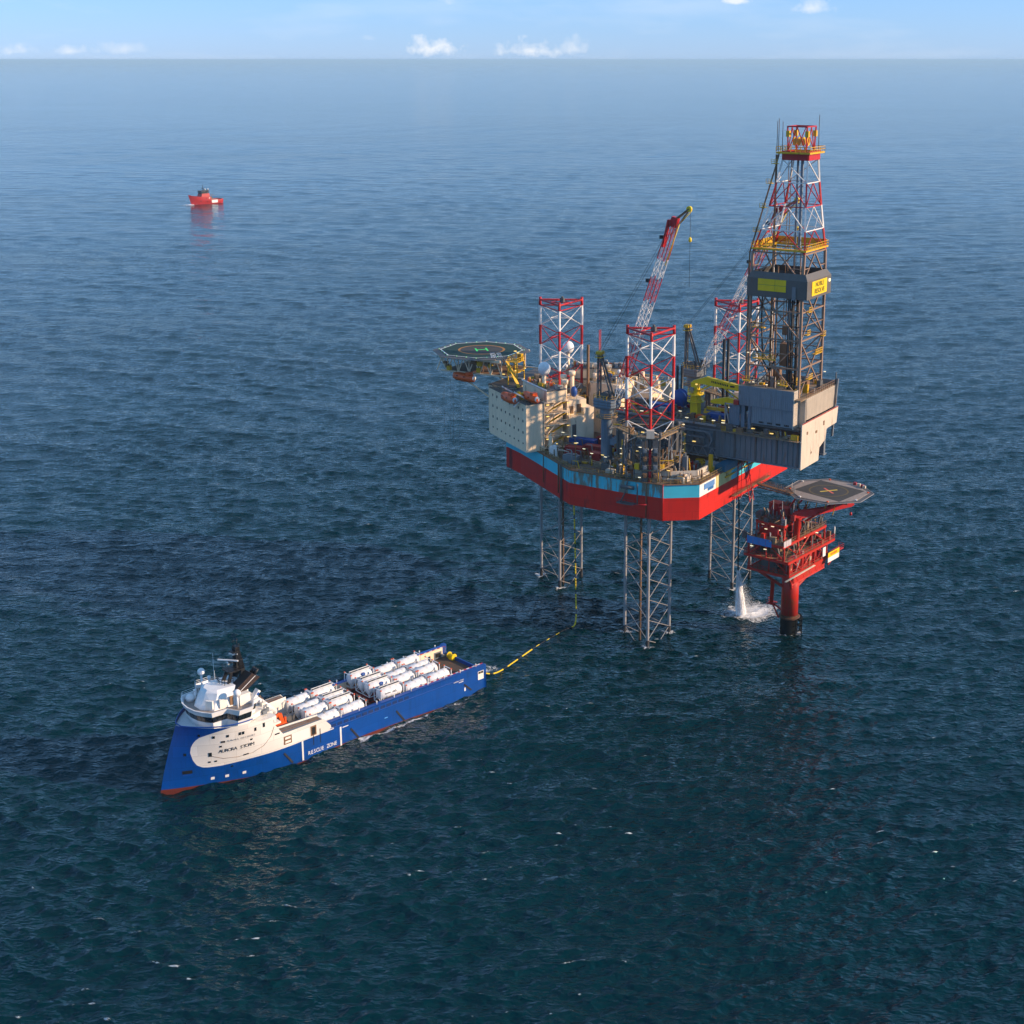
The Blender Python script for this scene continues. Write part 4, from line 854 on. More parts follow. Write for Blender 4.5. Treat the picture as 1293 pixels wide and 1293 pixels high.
    q = MB(); q.bb(51.3, 60.7, -12.7, 12.7, 60.2, 60.4); q.build('bridge_house_roof', M_dgrey, t)
    q = MB(); q.bb(26, 36, -12, -3, HD, 61); q.bb(20, 34, -26, -12, HD, 58.5); q.build('machinery_house', M_beige, t)
    q = MB(); q.rail([(26, -3, 61), (36, -3, 61), (36, -12, 61), (26, -12, 61)], 1.1, True); q.rail([(20, -12, 58.5), (34, -12, 58.5), (34, -26, 58.5), (20, -26, 58.5)], 1.1, True); q.build('machinery_railing', M_yellow, t)
    rng = random.Random(9)
    for k in range(70):
        x, y, z = (rng.uniform(26.5, 35.5), rng.uniform(-11.5, -3.5), 61) if k % 2 else (rng.uniform(20.5, 33.5), rng.uniform(-25.5, -12.5), 58.5)
        q = MB(); h_ = rng.uniform(.6, 2.6)
        if k % 3 == 0: q.tube((x, y, z), (x, y, z + h_), rng.uniform(.2, .6), n=8)
        elif k % 3 == 1: q.box((x, y, z + h_/2), (rng.uniform(.8, 2.6), rng.uniform(.8, 2), h_))
        else: q.beam((x, y, z + h_), (x + rng.uniform(-4, 4), y, z + h_), .2); q.beam((x, y, z), (x, y, z + h_), .15)
        q.build('roof_equipment', rng.choice((M_beige, M_beige, M_grate, M_yellow, M_dgrey, M_lgrey)), t)
    for (x, y, zc, r) in ((39.0, 16.0, 68.0, 1.75), (49.0, -12.4, 68.2, 1.75), (47.0, -8, 63.6, .6), (30, -10, 63.4, .6), (24, -20, 60.4, .55)):
        q = MB(); q.sphere((x, y, zc), r, 18, 12, sz=1.12); q.build('radome', M_radome, t)
        q = MB(); q.tube((x, y, 58 if r > 1 else zc - 3), (x, y, zc - r * .9), r * .3, n=8); q.build('radome_pedestal', M_beige, t)
    q = MB(); q.tube((31.5, -2, 61), (31.5, -2, 77), 0.12, n=6)
    for k in range(12): q.beam((31.5, -2, 62 + k*1.2), (31.5, -1.2, 62.6 + k*1.2), .07); q.beam((31.5, -1.2, 62.6 + k*1.2), (31.5, -2, 63.2 + k*1.2), .07)
    q.tube((31.5, -1.2, 61), (31.5, -1.2, 77), 0.12, n=6); q.build('aerial_tower', M_red, t)
    q = MB(); q.bb(33.0, 33.6, 1.6, 2.2, 58, 73.0); q.build('mud_standpipe', M_brown, t)
    # ------------------------------------------------------------------ helideck
    hd = bpy.data.objects.new('helideck', None); link(hd, t); hd.location = (69.4, 3.4, 68.0); hd.rotation_euler = (0, 0, R(6)); hd.scale = (1.13, 1.13, 1.0)
    def octo(r, off_=22.5): return [(r * math.cos(R(off_ + 45*i)), r * math.sin(R(off_ + 45*i))) for i in range(8)]
    q = MB(); q.prism(octo(11.3), -0.55, 0.0); q.build('deck', M_gdeck, hd)
    q = MB(); o8, i8 = octo(13.0), octo(11.35)
    q.add([(x, y, -0.28) for x, y in o8] + [(x, y, -0.1) for x, y in i8] + [(x, y, -0.36) for x, y in o8] + [(x, y, -0.2) for x, y in i8], [(i, (i+1) % 8, 8+(i+1) % 8, 8+i) for i in range(8)] + [(16+i, 16+(i+1) % 8, 24+(i+1) % 8, 24+i) for i in range(8)] + [(i, (i+1) % 8, 16+(i+1) % 8, 16+i) for i in range(8)]); q.build('safety_net', M_dgrey, hd)
    q = MB(); n_ = 40
    for r0, r1, z, nm, mt in ((0, 5.6, .012, 'touchdown_disc', M_ddeck), (5.6, 6.2, .018, 'touchdown_ring', paint('faded_orange_marking', (0.40, 0.17, 0.03), .7, .3, streak=False))):
        q = MB(); cs = [(math.cos(2*math.pi*i/n_), math.sin(2*math.pi*i/n_)) for i in range(n_)]
        if r0 == 0: q.add([(r1*x, r1*y, z) for x, y in cs], [tuple(range(n_))])
        else: q.add([(r0*x, r0*y, z) for x, y in cs] + [(r1*x, r1*y, z) for x, y in cs], [(i, (i+1) % n_, n_+(i+1) % n_, n_+i) for i in range(n_)])
        q.build(nm, mt, hd, fix=False)
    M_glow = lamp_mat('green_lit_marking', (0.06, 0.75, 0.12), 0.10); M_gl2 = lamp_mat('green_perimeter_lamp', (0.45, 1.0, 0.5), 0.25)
    ca, sa_ = math.cos(R(38)), math.sin(R(38))
    for nm, (x0, x1, y0, y1) in (('heli_letter_bar', (-1.6, -1.15, -1.9, 1.9)), ('heli_letter_bar', (1.15, 1.6, -1.9, 1.9)), ('heli_letter_bar', (-1.15, 1.15, -.25, .25))):
        q = MB(); q.add([(x*ca - y*sa_, x*sa_ + y*ca, .03) for x, y in ((x0, y0), (x1, y0), (x1, y1), (x0, y1))], [(0, 1, 2, 3)]); q.build(nm, M_glow, hd, fix=False)
    io, ii = octo(11.05), octo(10.7)
    for i in range(8):
        j = (i + 1) % 8; q = MB(); q.add([(*io[i], .014), (*io[j], .014), (*ii[j], .014), (*ii[i], .014)], [(0, 1, 2, 3)]); q.build('edge_line', M_white, hd, fix=False)
        for f in (0.0, 0.33, 0.66):
            x, y = (io[i][0]*(1-f) + io[j][0]*f)*1.015, (io[i][1]*(1-f) + io[j][1]*f)*1.015
            q = MB(); q.tube((x, y, 0), (x, y, .16), .12, n=6); q.build('perimeter_lamp', M_gl2, hd)
    Mt = Matrix.Rotation(R(124), 4, 'Z')
    text_part('helideck_name', 'NOBLE', 2.1, Matrix.Translation((-6.3, 5.2, .03)) @ Mt, M_white, hd, .004); text_part('helideck_name', 'RESOLVE', 1.6, Matrix.Translation((-7.6, 4.2, .03)) @ Mt, M_white, hd, .004)
    # understructure
    for y in (-8, -2.7, 2.7, 8):
        bar('deck_beam', (-10, y, -1.0), (10.5 if abs(y) < 5 else 8, y, -1.0), 0.5, M_beige, hd, 'box', 0.7)
    for y in (-6.5, 6.5):
        for k in range(6):
            x0 = -9.5 + k * 3.2
            bar('truss_brace', (x0, y, -5.6), (x0 + 1.6, y, -1.2), .16, M_beige, hd); bar('truss_brace', (x0 + 1.6, y, -1.2), (x0 + 3.2, y, -5.6), .16, M_beige, hd); bar('truss_post', (x0, y, -5.6), (x0, y, -1.2), .15, M_beige, hd)
        bar('truss_chord', (-16, y, -5.6), (8.5, y, -5.6), .24, M_beige, hd)
        bar('prop', (9.0, y, -1.2), (6.5, y, -5.6), .22, M_beige, hd); bar('prop', (4.5, y, -5.6), (-9.5, y, -14.5), .26, M_beige, hd)
    q = MB(); q.bb(-10, 8, -6.4, 6.4, -5.9, -5.6); q.build('under_walkway', M_brown, hd)
    for k in range(12):
        q = MB(); q.box((rng.uniform(-8, 7), rng.uniform(5.5, 7), -4.8 + rng.uniform(0, 2.6)), (rng.uniform(.5, 1.6), rng.uniform(.5, 1.2), rng.uniform(.5, 1.5))); q.build('under_deck_gear', rng.choice((M_brown, M_grate, M_dgrey, M_cont, M_yellow)), hd)
    q = MB(); q.bb(-14.6, -11.8, 3.5, 7.5, -1.0, -.8); q.bb(-14.6, -13.4, 4, 5.2, -0.8, 1.2); q.bb(-14.6, -11.8, 3.5, 7.5, -4.0, -3.8); [q.beam((x_, y_, -7.6), (x_, y_, -.9), .25) for x_ in (-14.5, -11.9) for y_ in (3.6, 7.4)]; q.beam((-14.5, 7.4, -7), (-11.9, 7.4, -4), .18); q.beam((-11.9, 7.4, -4), (-14.5, 7.4, -1), .18); q.build('helideck_access_tower', M_yellow, hd); q = MB(); q.rail([(-14.6, 3.5, -.8), (-11.8, 3.5, -.8), (-11.8, 7.5, -.8), (-14.6, 7.5, -.8)], 1.2, True, .06, 1.0); q.build('access_railing', M_yellow, hd)
    q = MB(); q.beam((-12, 8.2, -.4), (-16, 9.2, -7.6), 1.0, .2); q.build('access_stair', M_yellow, hd)
    for k in range(9):
        q = MB(); q.box((rng.uniform(-15, -10), rng.uniform(2, 9), rng.uniform(-5, 1.5)), (.6, .4, .18)); q.build('floodlight', M_lampy, hd)
    for x, y in ((2, 8), (5, 7.6)):
        q = MB(); q.path([(x, y, -6), (x + .2, y, -20), (x + .4, y + .3, -27), (x + 1.2, y + .5, -28.5), (x + 2.0, y + .4, -27), (x + 2.1, y, -6)], .03, 4); q.build('hanging_rope', M_black, hd)
    # ------------------------------------------------------------------ deck gear on the main deck
    for k, (a, b, sx, sy, sz, mt, nm) in enumerate(((31, 23.5, 2.2, 1.2, 2.0, M_white, 'vent_box'), (29.5, 25, 1.2, 1.2, 3.0, M_white, 'vent_box'), (33, 22, 1.0, 1.0, 4.5, M_beige, 'vent_box'), (22.2, 28.2, 4.5, 2.4, 2.2, M_grey, 'mud_pump_skid'), (11, 29, 2.4, 1.6, 1.6, M_dgrey, 'pump_skid'), (14, 27, 3.4, 2.0, .9, M_grate, 'pipe_skid'), (-11, 27, 3, 2, 1.4, M_pink, 'pipe_skid'), (-8, 16.5, 2.2, 1.8, 1.4, M_cont, 'valve_skid'), (-12, 13, 3.5, 2.5, 1.6, M_lgrey, 'pump_skid'), (-4.5, 17.6, 2.0, 2.0, 1.6, M_lgrey, 'sack_pallet'), (-9, 22.5, 1.2, 1.2, 5.2, M_grey, 'standpipe_box'))):
        q = MB(); q.box((a, b, HD + sz/2), (sx, sy, sz), .2 * (k % 3)); q.box((a + .3, b, HD + sz + .15), (sx*.6, sy*.6, .3), .2 * (k % 3)); q.tube((a, b, HD + sz), (a, b, HD + sz + .9), .2, n=6); q.build(nm, mt, t)
    for k in range(290):
        a, b = rng.uniform(-14, 33), rng.uniform(9.5, 33)
        if b > 34 - max(0, (a - 17)) * .62 - max(0, -8 - a) * .8 or math.hypot(a, b - 25.5) < 6: continue
        h_ = rng.uniform(.5, 2.4); q = MB(); typ = k % 5
        if typ == 0: q.tube((a, b, HD), (a, b, HD + h_), rng.uniform(.1, .35), n=8)
        elif typ == 1: q.box((a, b, HD + h_*.35), (rng.uniform(.6, 2.4), rng.uniform(.6, 1.6), h_*.7), rng.choice((0, .54)))
        elif typ == 2: q.beam((a, b, HD + h_), (a + rng.uniform(-5, 5), b + rng.uniform(-.6, .6), HD + h_), .2); q.beam((a, b, HD), (a, b, HD + h_), .18)
        elif typ == 3: q.rail([(a, b, HD), (a + rng.uniform(-4, 4), b, HD)], 1.1, False, .05, 1.0)
        else: q.beam((a, b, HD), (a + .5, b, HD + h_*1.8), .2); q.beam((a + .5, b, HD + h_*1.8), (a + 2, b, HD + h_*1.8), .15)
        q.build('deck_equipment', rng.choice((M_grey, M_beige, M_brown, M_grate, M_yellow, M_lgrey, M_grate, M_brown, M_pink)), t)
    # raised walkway with grey bulwark round the port aft corner
    q = MB()
    for p0, p1 in (((1.5, 30.5), (-7, 28.8)), ((-7, 28.8), (-13.2, 24)), ((-13.2, 24), (-13.2, 18))): q.beam((*p0, HD + 1.6), (*p1, HD + 1.6), .5, 1.3); q.beam((*p0, HD + .3), (*p1, HD + .3), 1.2, .6)
    q.build('deck_bulwark', M_pink, t)
    q = MB(); q.bb(-13.5, -12.6, 15.4, 16.3, HD, HD + 4.6); q.build('yellow_post', M_yellow, t)
    for k in range(18):
        a, b = rng.uniform(-10, 33), rng.uniform(6, 30)
        if b > 33 - max(0, (a - 17)) * .62: continue
        z = HD + rng.choice((2.6, 3.2, 4.4, 6.0)); q = MB(); q.box((a, b, z), (.8, .3, .12)); q.build('floodlight', M_lamp if k % 3 else M_lampy, t); q = MB(); q.beam((a, b, HD), (a, b, z), .1); q.build('light_pole', M_rail, t)
    return t
RIGT = build_rig()
# containers and skids standing on the rig's main deck
def container(lab, a, b, L, Wd, H, mt, rz=0.0, cat='container', name='deck_container', ribs=True):
    t = thing(name, lab, cat, RIG, (a, b, HD), rz); q = MB()
    q.bb(-L/2, L/2, -Wd/2, Wd/2, .12, H); q.build('box_body', mt, t)
    q = MB()
    for x in (-L/2, L/2):
        for y in (-Wd/2, Wd/2): q.beam((x, y, 0), (x, y, H + .05), .18)
        for z in (.1, H): q.beam((x, -Wd/2, z), (x, Wd/2, z), .17)
    for y in (-Wd/2, Wd/2):
        for z in (.1, H): q.beam((-L/2, y, z), (L/2, y, z), .17)
    q.build('corner_frame', mt, t)
    n = int(L / .55)
    for y in (-Wd/2 - .03, Wd/2 + .03):
        for i in range(n):
            o = bar('side_rib', (-L/2 + (i + .5) * L / n, y, .25), (-L/2 + (i + .5) * L / n, y, H - .25), .22, mt, t, 'box', .07)
    for s_ in (-.5, .5):
        q = MB(); q.box((L/2 + .04, s_ * Wd * .48, H/2), (.06, Wd * .45, H - .35)); q.build('door', mt, t)
    return t
container('red container with a rusty roof nearest the grey pump skid on the rig deck', 25.2, 22.2, 4.6, 2.5, 2.7, M_cont, R(8))
container('long red container beside the blue one on the rig deck', 20.6, 18.6, 6.2, 2.5, 2.8, M_cont, R(4))
container('small low red container in front of the long red one on the rig deck', 17.2, 23.6, 3.4, 2.3, 2.6, M_cont, R(-6))
container('long blue container behind the red ones on the rig deck', 27.2, 14.2, 7.6, 2.5, 2.8, M_blue, R(6))
container('dark red container under the port crane pedestal', 22.4, 9.6, 5.2, 2.5, 2.8, M_cont, R(0))
container('red container with open dark end beneath the port crane arm', 15.2, 13.2, 4.0, 2.5, 2.8, M_cont, R(0))
container('grey tool container beside the cantilever on the rig deck', 12.0, 11.4, 5.0, 2.4, 2.6, M_grey, R(0))
# lifeboats
def lifeboat(lab, fr, loc, rz):
    t = thing('lifeboat', lab, 'lifeboat', fr, loc, rz, 'orange lifeboats of the rig')
    q = MB(); st = [(-4.4, .15, .9), (-4.0, .95, .25), (-2.5, 1.35, 0), (0, 1.45, -.05), (2.5, 1.3, 0), (3.8, .8, .3), (4.4, .12, .9)]
    ringn = 12; vs = []
    for x, w, zb in st:
        for i in range(ringn):
            an = 2*math.pi*i/ringn; y = w*math.cos(an)*(.92 if math.sin(an) > 0 else 1); z = 1.3 + (1.25 * (w/1.45) ** .5 * math.sin(an) if math.sin(an) > 0 else (1.3 - zb) * math.sin(an)); vs.append((x, y, z))
    fs = [(k*ringn + i, k*ringn + (i+1) % ringn, (k+1)*ringn + (i+1) % ringn, (k+1)*ringn + i) for k in range(len(st)-1) for i in range(ringn)] + [tuple(range(ringn)), tuple(range((len(st)-1)*ringn, len(st)*ringn))]
    q.smooth = True; q.add(vs, fs); q.build('boat_hull', M_orange, t)
    q = MB(); q.box((-2.2, 0, 2.6), (1.6, 1.5, .8)); q.build('helm_cupola', M_orange, t)
    q = MB(); q.lathe([(0, 0), (.75, 0), (.75, -.1)], n=14, M=Matrix.Translation((-4.32, 0, 1.5)) @ Matrix.Rotation(R(-90), 4, 'Y')); q.build('stern_hatch', M_white, t)
    for x in (-1, 1):
        q = MB(); q.box((x * 1.4, 1.4, 1.7), (.5, .06, .35)); q.build('porthole', M_glass, t)
    for x in (-3, 3):
        q = MB(); q.tube((x, 0, 2.3), (x, 0, 4.0), .06, n=5); q.build('fall_wire', M_black, t)
    return t
lifeboat('orange lifeboat hung on the beige accommodation wall below the yellow davit', RIG, (59.2 - .858*16.5 + .514*1.5, 13.9 + .514*16.5 + .858*1.5, 59.1), R(-31))
lifeboat('orange lifeboat slung under the edge of the green helideck', RIG, (69.8, 12.0, 60.0), R(-8))
lifeboat('orange lifeboat sitting on the accommodation roof beside the railing', RIG, (59.2 - .858*22 - .514*2.6, 13.9 + .514*22 - .858*2.6, 60.0), R(-31))
# ------------------------------------------------------------------ cantilever and drill floor
def build_cantilever():
    t = thing('drilling_cantilever', 'grey cantilever carrying the drill floor out over the red platform', 'cantilever', RIG, (0, 0, 0))
    for b in (8.0, -8.0):
        q = MB(); q.bb(-35, 20, b - .5, b + .5, 48.8, 55.6); q.build('girder', M_grey, t)
        for z in (48.7, 55.7):
            q = MB(); q.bb(-35.2, 20.2, b - 1.0, b + 1.0, z - .18, z + .18); q.build('girder_flange', M_grey, t)
        s_ = 1 if b > 0 else -1
        for k in range(36):
            a = -34.4 + k * 1.5; q = MB(); q.box((a, b + s_ * .62, 52.2), (.22 if k % 4 else .5, .26, 6.5)); q.build('web_stiffener', M_grey if k % 4 else M_dgrey, t)
    # aft face closing panel: wide at the top, cut away below on the starboard side
    q = MB(); P = [(8.6, 48.2), (8.6, 60.4), (-15.9, 60.4), (-15.0, 56.0), (-8.2, 55.8), (-7.6, 53.0), (-3.6, 51.6), (-3.2, 48.2)]
    q.add([(-35.3, y, z) for y, z in P] + [(-35.0, y, z) for y, z in P], [tuple(range(8)), tuple(reversed(range(8, 16)))] + [(i, (i+1) % 8, 8 + (i+1) % 8, 8+i) for i in range(8)]); q.build('aft_panel', M_pink, t)
    for y, z, w, h in ((5, 57.4, .8, .8), (-1, 56.5, 1.2, .7), (-6, 57.8, .8, 1.2), (2, 51.5, .6, .5)):
        q = MB(); q.box((-35.34, y, z), (.06, w, h)); q.build('panel_hatch', M_brown, t)
    q = MB(); q.bb(-35.4, -35.28, -15.5, 8.6, 60.3, 60.5); q.build('panel_trim', M_cont, t)
    q = MB(); q.beam((-34.9, -15.6, 68), (-34.9, -13.2, 52.5), .5, .5); q.build('aft_strut', M_grey, t)
    q = MB(); q.bb(-15, 20, -8.9, 8.9, 55.9, 56.6); q.build('pipe_deck', M_dgrey, t)
    q = MB(); q.rail([(20, 9.0, 56.6), (-12, 9.0, 56.6)], 1.1, False, .05, 2.0); q.build('pipe_deck_railing', M_grate, t)
    q = MB(); q.beam((20, 9.3, 57.0), (-11, 9.3, 57.0), .35, .5); q.build('pipe_deck_coaming', M_lgrey, t)
    # cable drag chain with its return bend
    for z, bo in ((53.4, 9.2), (55.0, 9.2)):
        q = MB(); q.beam((19, bo, z), (-8.0, bo, z), 1.2, .45); q.build('drag_chain_run', M_grey, t)
    q = MB()
    for k in range(10):
        a0, a1 = R(90 - k*18), R(90 - (k+1)*18); q.beam((-8 - 2.0*math.cos(a0), 9.2, 53.0 + 2.0*math.sin(a0)), (-8 - 2.0*math.cos(a1), 9.2, 53.0 + 2.0*math.sin(a1)), 1.2, .5)
    q.build('drag_chain_bend', M_grey, t)
    q = MB(); q.beam((19, 9.2, 51.0), (-8, 9.2, 51.0), 1.2, .45); q.build('drag_chain_run', M_dgrey, t)
    # side truss walkway
    for z in (48.6, 51.2): bar('truss_chord', (13, 10.6, z), (-12.5, 10.6, z), .16, M_grey, t, 'box')
    for k in range(9):
        x = 13 - k * 2.8; bar('truss_brace', (x, 10.6, 48.6), (x - 1.4, 10.6, 51.2), .11, M_lgrey, t, 'box'); bar('truss_brace', (x - 1.4, 10.6, 51.2), (x - 2.8, 10.6, 48.6), .11, M_lgrey, t, 'box')
    q = MB(); q.bb(-12.5, 13, 9.6, 10.6, 48.4, 48.55); q.build('truss_walkway', M_grate, t)
    for x in (12.5, 0, -11): bar('support_leg', (x, 9.0, HD), (x, 9.0, 48.7), .5, M_dgrey, t, 'box')
    # drill floor house, wall by wall, in vertical cladding panels
    def clad(p0, p1, z0, z1, mat, w=3.1, name='cladding_panel'):
        L = math.hypot(p1[0]-p0[0], p1[1]-p0[1]); k = max(1, round(L / w)); d = Vector((p1[0]-p0[0], p1[1]-p0[1], 0)).normalized()
        for i in range(k):
            c = Vector((*p0, 0)) + d * ((i + .5) * L / k); q = MB(); m_ = Matrix.Translation((c.x, c.y, (z0+z1)/2)) @ Matrix.Rotation(math.atan2(d.y, d.x), 4, 'Z')
            q.box(None, (L/k - .06, .22, z1 - z0 - .06), M=m_)
            for j in range(5):
                for s_ in (-1, 1): q.box(None, (.12, .1, z1 - z0 - .2), M=m_ @ Matrix.Translation(((j - 2) * L / k / 5.2, s_ * .14, 0)))
            q.build(name, mat, t)
    clad((-17, 8.0), (-32.3, 8.0), 63.4, 68.6, M_clad); clad((-20.5, 7.6), (-32.3, 7.6), 58.7, 63.3, M_clad)
    clad((-14.2, 7.8), (-17.2, 7.8), 57.6, 63.3, M_bgrey)
    clad((-32.4, 8.0), (-32.4, 4.6), 58.5, 68.6, M_pink); clad((-34.4, 4.2), (-34.4, -15.9), 60.5, 66.2, M_pink, 2.9)
    clad((-32.5, 4.45), (-34.4, 4.45), 58.5, 66.2, M_pink); clad((-17, -15.9), (-34.4, -15.9), 58.5, 67.5, M_clad); clad((-16.9, 8), (-16.9, -15.9), 60.5, 68.4, M_clad)
    q = MB(); q.bb(-34.2, -17.1, -15.7, 7.7, 66.0, 66.4); q.build('drill_floor', M_grate, t)
    q = MB(); q.bb(-34, -17, -15.5, 7.3, 58.0, 58.5); q.build('substructure_deck', M_dgrey, t)
    q = MB(); q.bb(-22.8, -17.2, 4.9, 7.8, 68.3, 68.55); q.bb(-32.2, -22.8, 6.0, 7.8, 68.3, 68.55); q.build('windwall_walkway', M_grate, t)
    for (x0, x1) in ((-18.4, -17.4), (-20.2, -19.4)): q = MB(); q.bb(x0, x1, 6.0, 7.4, 56.6, 63.4); q.build('substructure_column', M_bgrey, t)
    q = MB(); q.bb(-32.2, -17, 7.62, 7.9, 63.2, 63.5); q.build('wall_rail', M_bgrey, t)
    for k in range(4):
        q = MB(); q.box((-23.4 - k*2.4, 7.74, 59.3), (1.3, .1, .45)); q.build('vent_slot', M_black, t)
    q = MB(); q.box((-16.4, 8.1, 63.9), (1.4, 1.2, 1.2)); q.build('red_cabinet', M_cont, t)
    q = MB(); q.beam((-14.6, 8.2, 57), (-13.2, 8.2, 63), .3); q.beam((-13.2, 8.2, 57), (-13.2, 8.2, 63.4), .3); q.beam((-13.0, 8.2, 63.2), (-16.5, 8.2, 63.2), .3); q.build('access_frame', M_lgrey, t)
    # under-floor gear along the girder top
    rng = random.Random(21)
    for k in range(34):
        a = rng.uniform(-34, -13); z = 56.0 + rng.uniform(0, .4); q = MB(); h_ = rng.uniform(.4, 1.7)
        if k % 3 == 0: q.tube((a, 8.6, z), (a + rng.uniform(-1, 1), 8.6, z + h_), .2, n=6)
        elif k % 3 == 1: q.box((a, 8.7, z + h_/2), (rng.uniform(.5, 2), .9, h_))
        else: q.beam((a, 9.0, z + h_), (a + rng.uniform(1, 4), 9.0, z + h_), .18); q.beam((a, 9, z), (a, 9, z + h_), .15)
        q.build('girder_equipment', rng.choice((M_brown, M_grate, M_dgrey, M_yellow, M_lgrey)), t)
    q = MB(); q.bb(-34.8, -13, 8.6, 10.2, 55.85, 55.98); q.rail([(-34.8, 10.2, 55.98), (-13, 10.2, 55.98)], 1.1); q.build('girder_walkway', M_grate, t)
    for k in range(110):     # pipe deck clutter
        a, b = rng.uniform(-12, 19), rng.uniform(-8, 8); h_ = rng.uniform(.4, 2.2); q = MB()
        if math.hypot(a + .5, b - .4) < 2: continue
        if k % 4 == 0: q.box((a, b, 56.6 + h_/2), (rng.uniform(.8, 3), rng.uniform(.8, 2), h_))
        elif k % 4 == 1: q.tube((a, b, 56.7 + h_ * .3), (a + rng.uniform(4, 9), b, 56.7 + h_ * .3), .18, n=6)
        elif k % 4 == 2: q.tube((a, b, 56.6), (a, b, 56.6 + h_), .3, n=8)
        else: q.rail([(a, b, 56.6), (a + rng.uniform(-4, 4), b, 56.6)], 1.1, False, .05, 1.0)
        q.build('pipe_deck_equipment', rng.choice((M_dgrey, M_brown, M_grate, M_cont, M_yellow, M_grate, M_brown, M_lgrey)), t)
    for a, b in ((17, 8.6), (12, 8.4), (6.5, 8.2), (-2, 8.6), (-6, 7.8), (-9.5, 7.6), (-12.8, 8.6), (3, 3)):
        q = MB(); q.box((a, b, 57.9), (.9, .3, .14)); q.build('floodlight', M_lamp, t); q = MB(); q.beam((a, b, 56.6), (a, b, 57.8), .1); q.build('light_pole', M_yellow, t)
    for a, b, z in ((-21, 7.4, 57.2), (-27, 8.9, 57.0), (-33.5, 8.9, 56.6), (11, 9.5, 52.2), (2, 9.9, 51.8), (-5, 9.9, 52), (-13, 8.9, 58.6), (12, 5, 47.6), (5, 6, 47.8), (-4, 5, 48)):
        q = MB(); q.box((a, b, z), (.9, .4, .2)); q.build('floodlight', M_lampy, t)
    return t
build_cantilever()
def reel(lab, loc, r, w, mt, axis=0):
    t = thing('hose_reel', lab, 'reel', RIG, loc, axis); q = MB(); My = Matrix.Translation((0, 0, r + .3)) @ Matrix.Rotation(R(90), 4, 'X')
    q.lathe([(r*.55, -w/2), (r*.55, w/2)], n=18, M=My); q.build('drum', mt, t)
    for s_ in (-1, 1):
        q = MB(); q.lathe([(0, s_*w/2), (r, s_*w/2), (r, s_*(w/2 + .15)), (0, s_*(w/2 + .15))], n=22, M=My); q.build('flange', mt, t)
    q = MB(); q.beam((-r*.8, -w*.6, 0), (0, -w*.6, r + .3), .2); q.beam((r*.8, -w*.6, 0), (0, -w*.6, r + .3), .2); q.beam((-r*.8, w*.6, 0), (0, w*.6, r + .3), .2); q.beam((r*.8, w*.6, 0), (0, w*.6, r + .3), .2); q.build('stand', mt, t)
reel('large blue hose reel on the pipe deck behind the yellow crane', (7.0, -4.5, 56.6), 2.6, 1.6, M_blue)
t_ = container('blue container on the pipe deck below the yellow crane boom', -8.4, 3.0, 5.0, 2.2, 2.0, M_blue); t_.location.z = 56.62
t_ = container('long dark blue container on the pipe deck left of the yellow crane', 9.5, 2.0, 6.0, 2.4, 2.4, M_blue); t_.location.z = 56.62
t_ = container('small orange brown box beside the foot of the yellow crane', -4.2, 5.0, 1.9, 1.6, 1.5, M_orange, name='storage_box', cat='box'); t_.location.z = 56.62
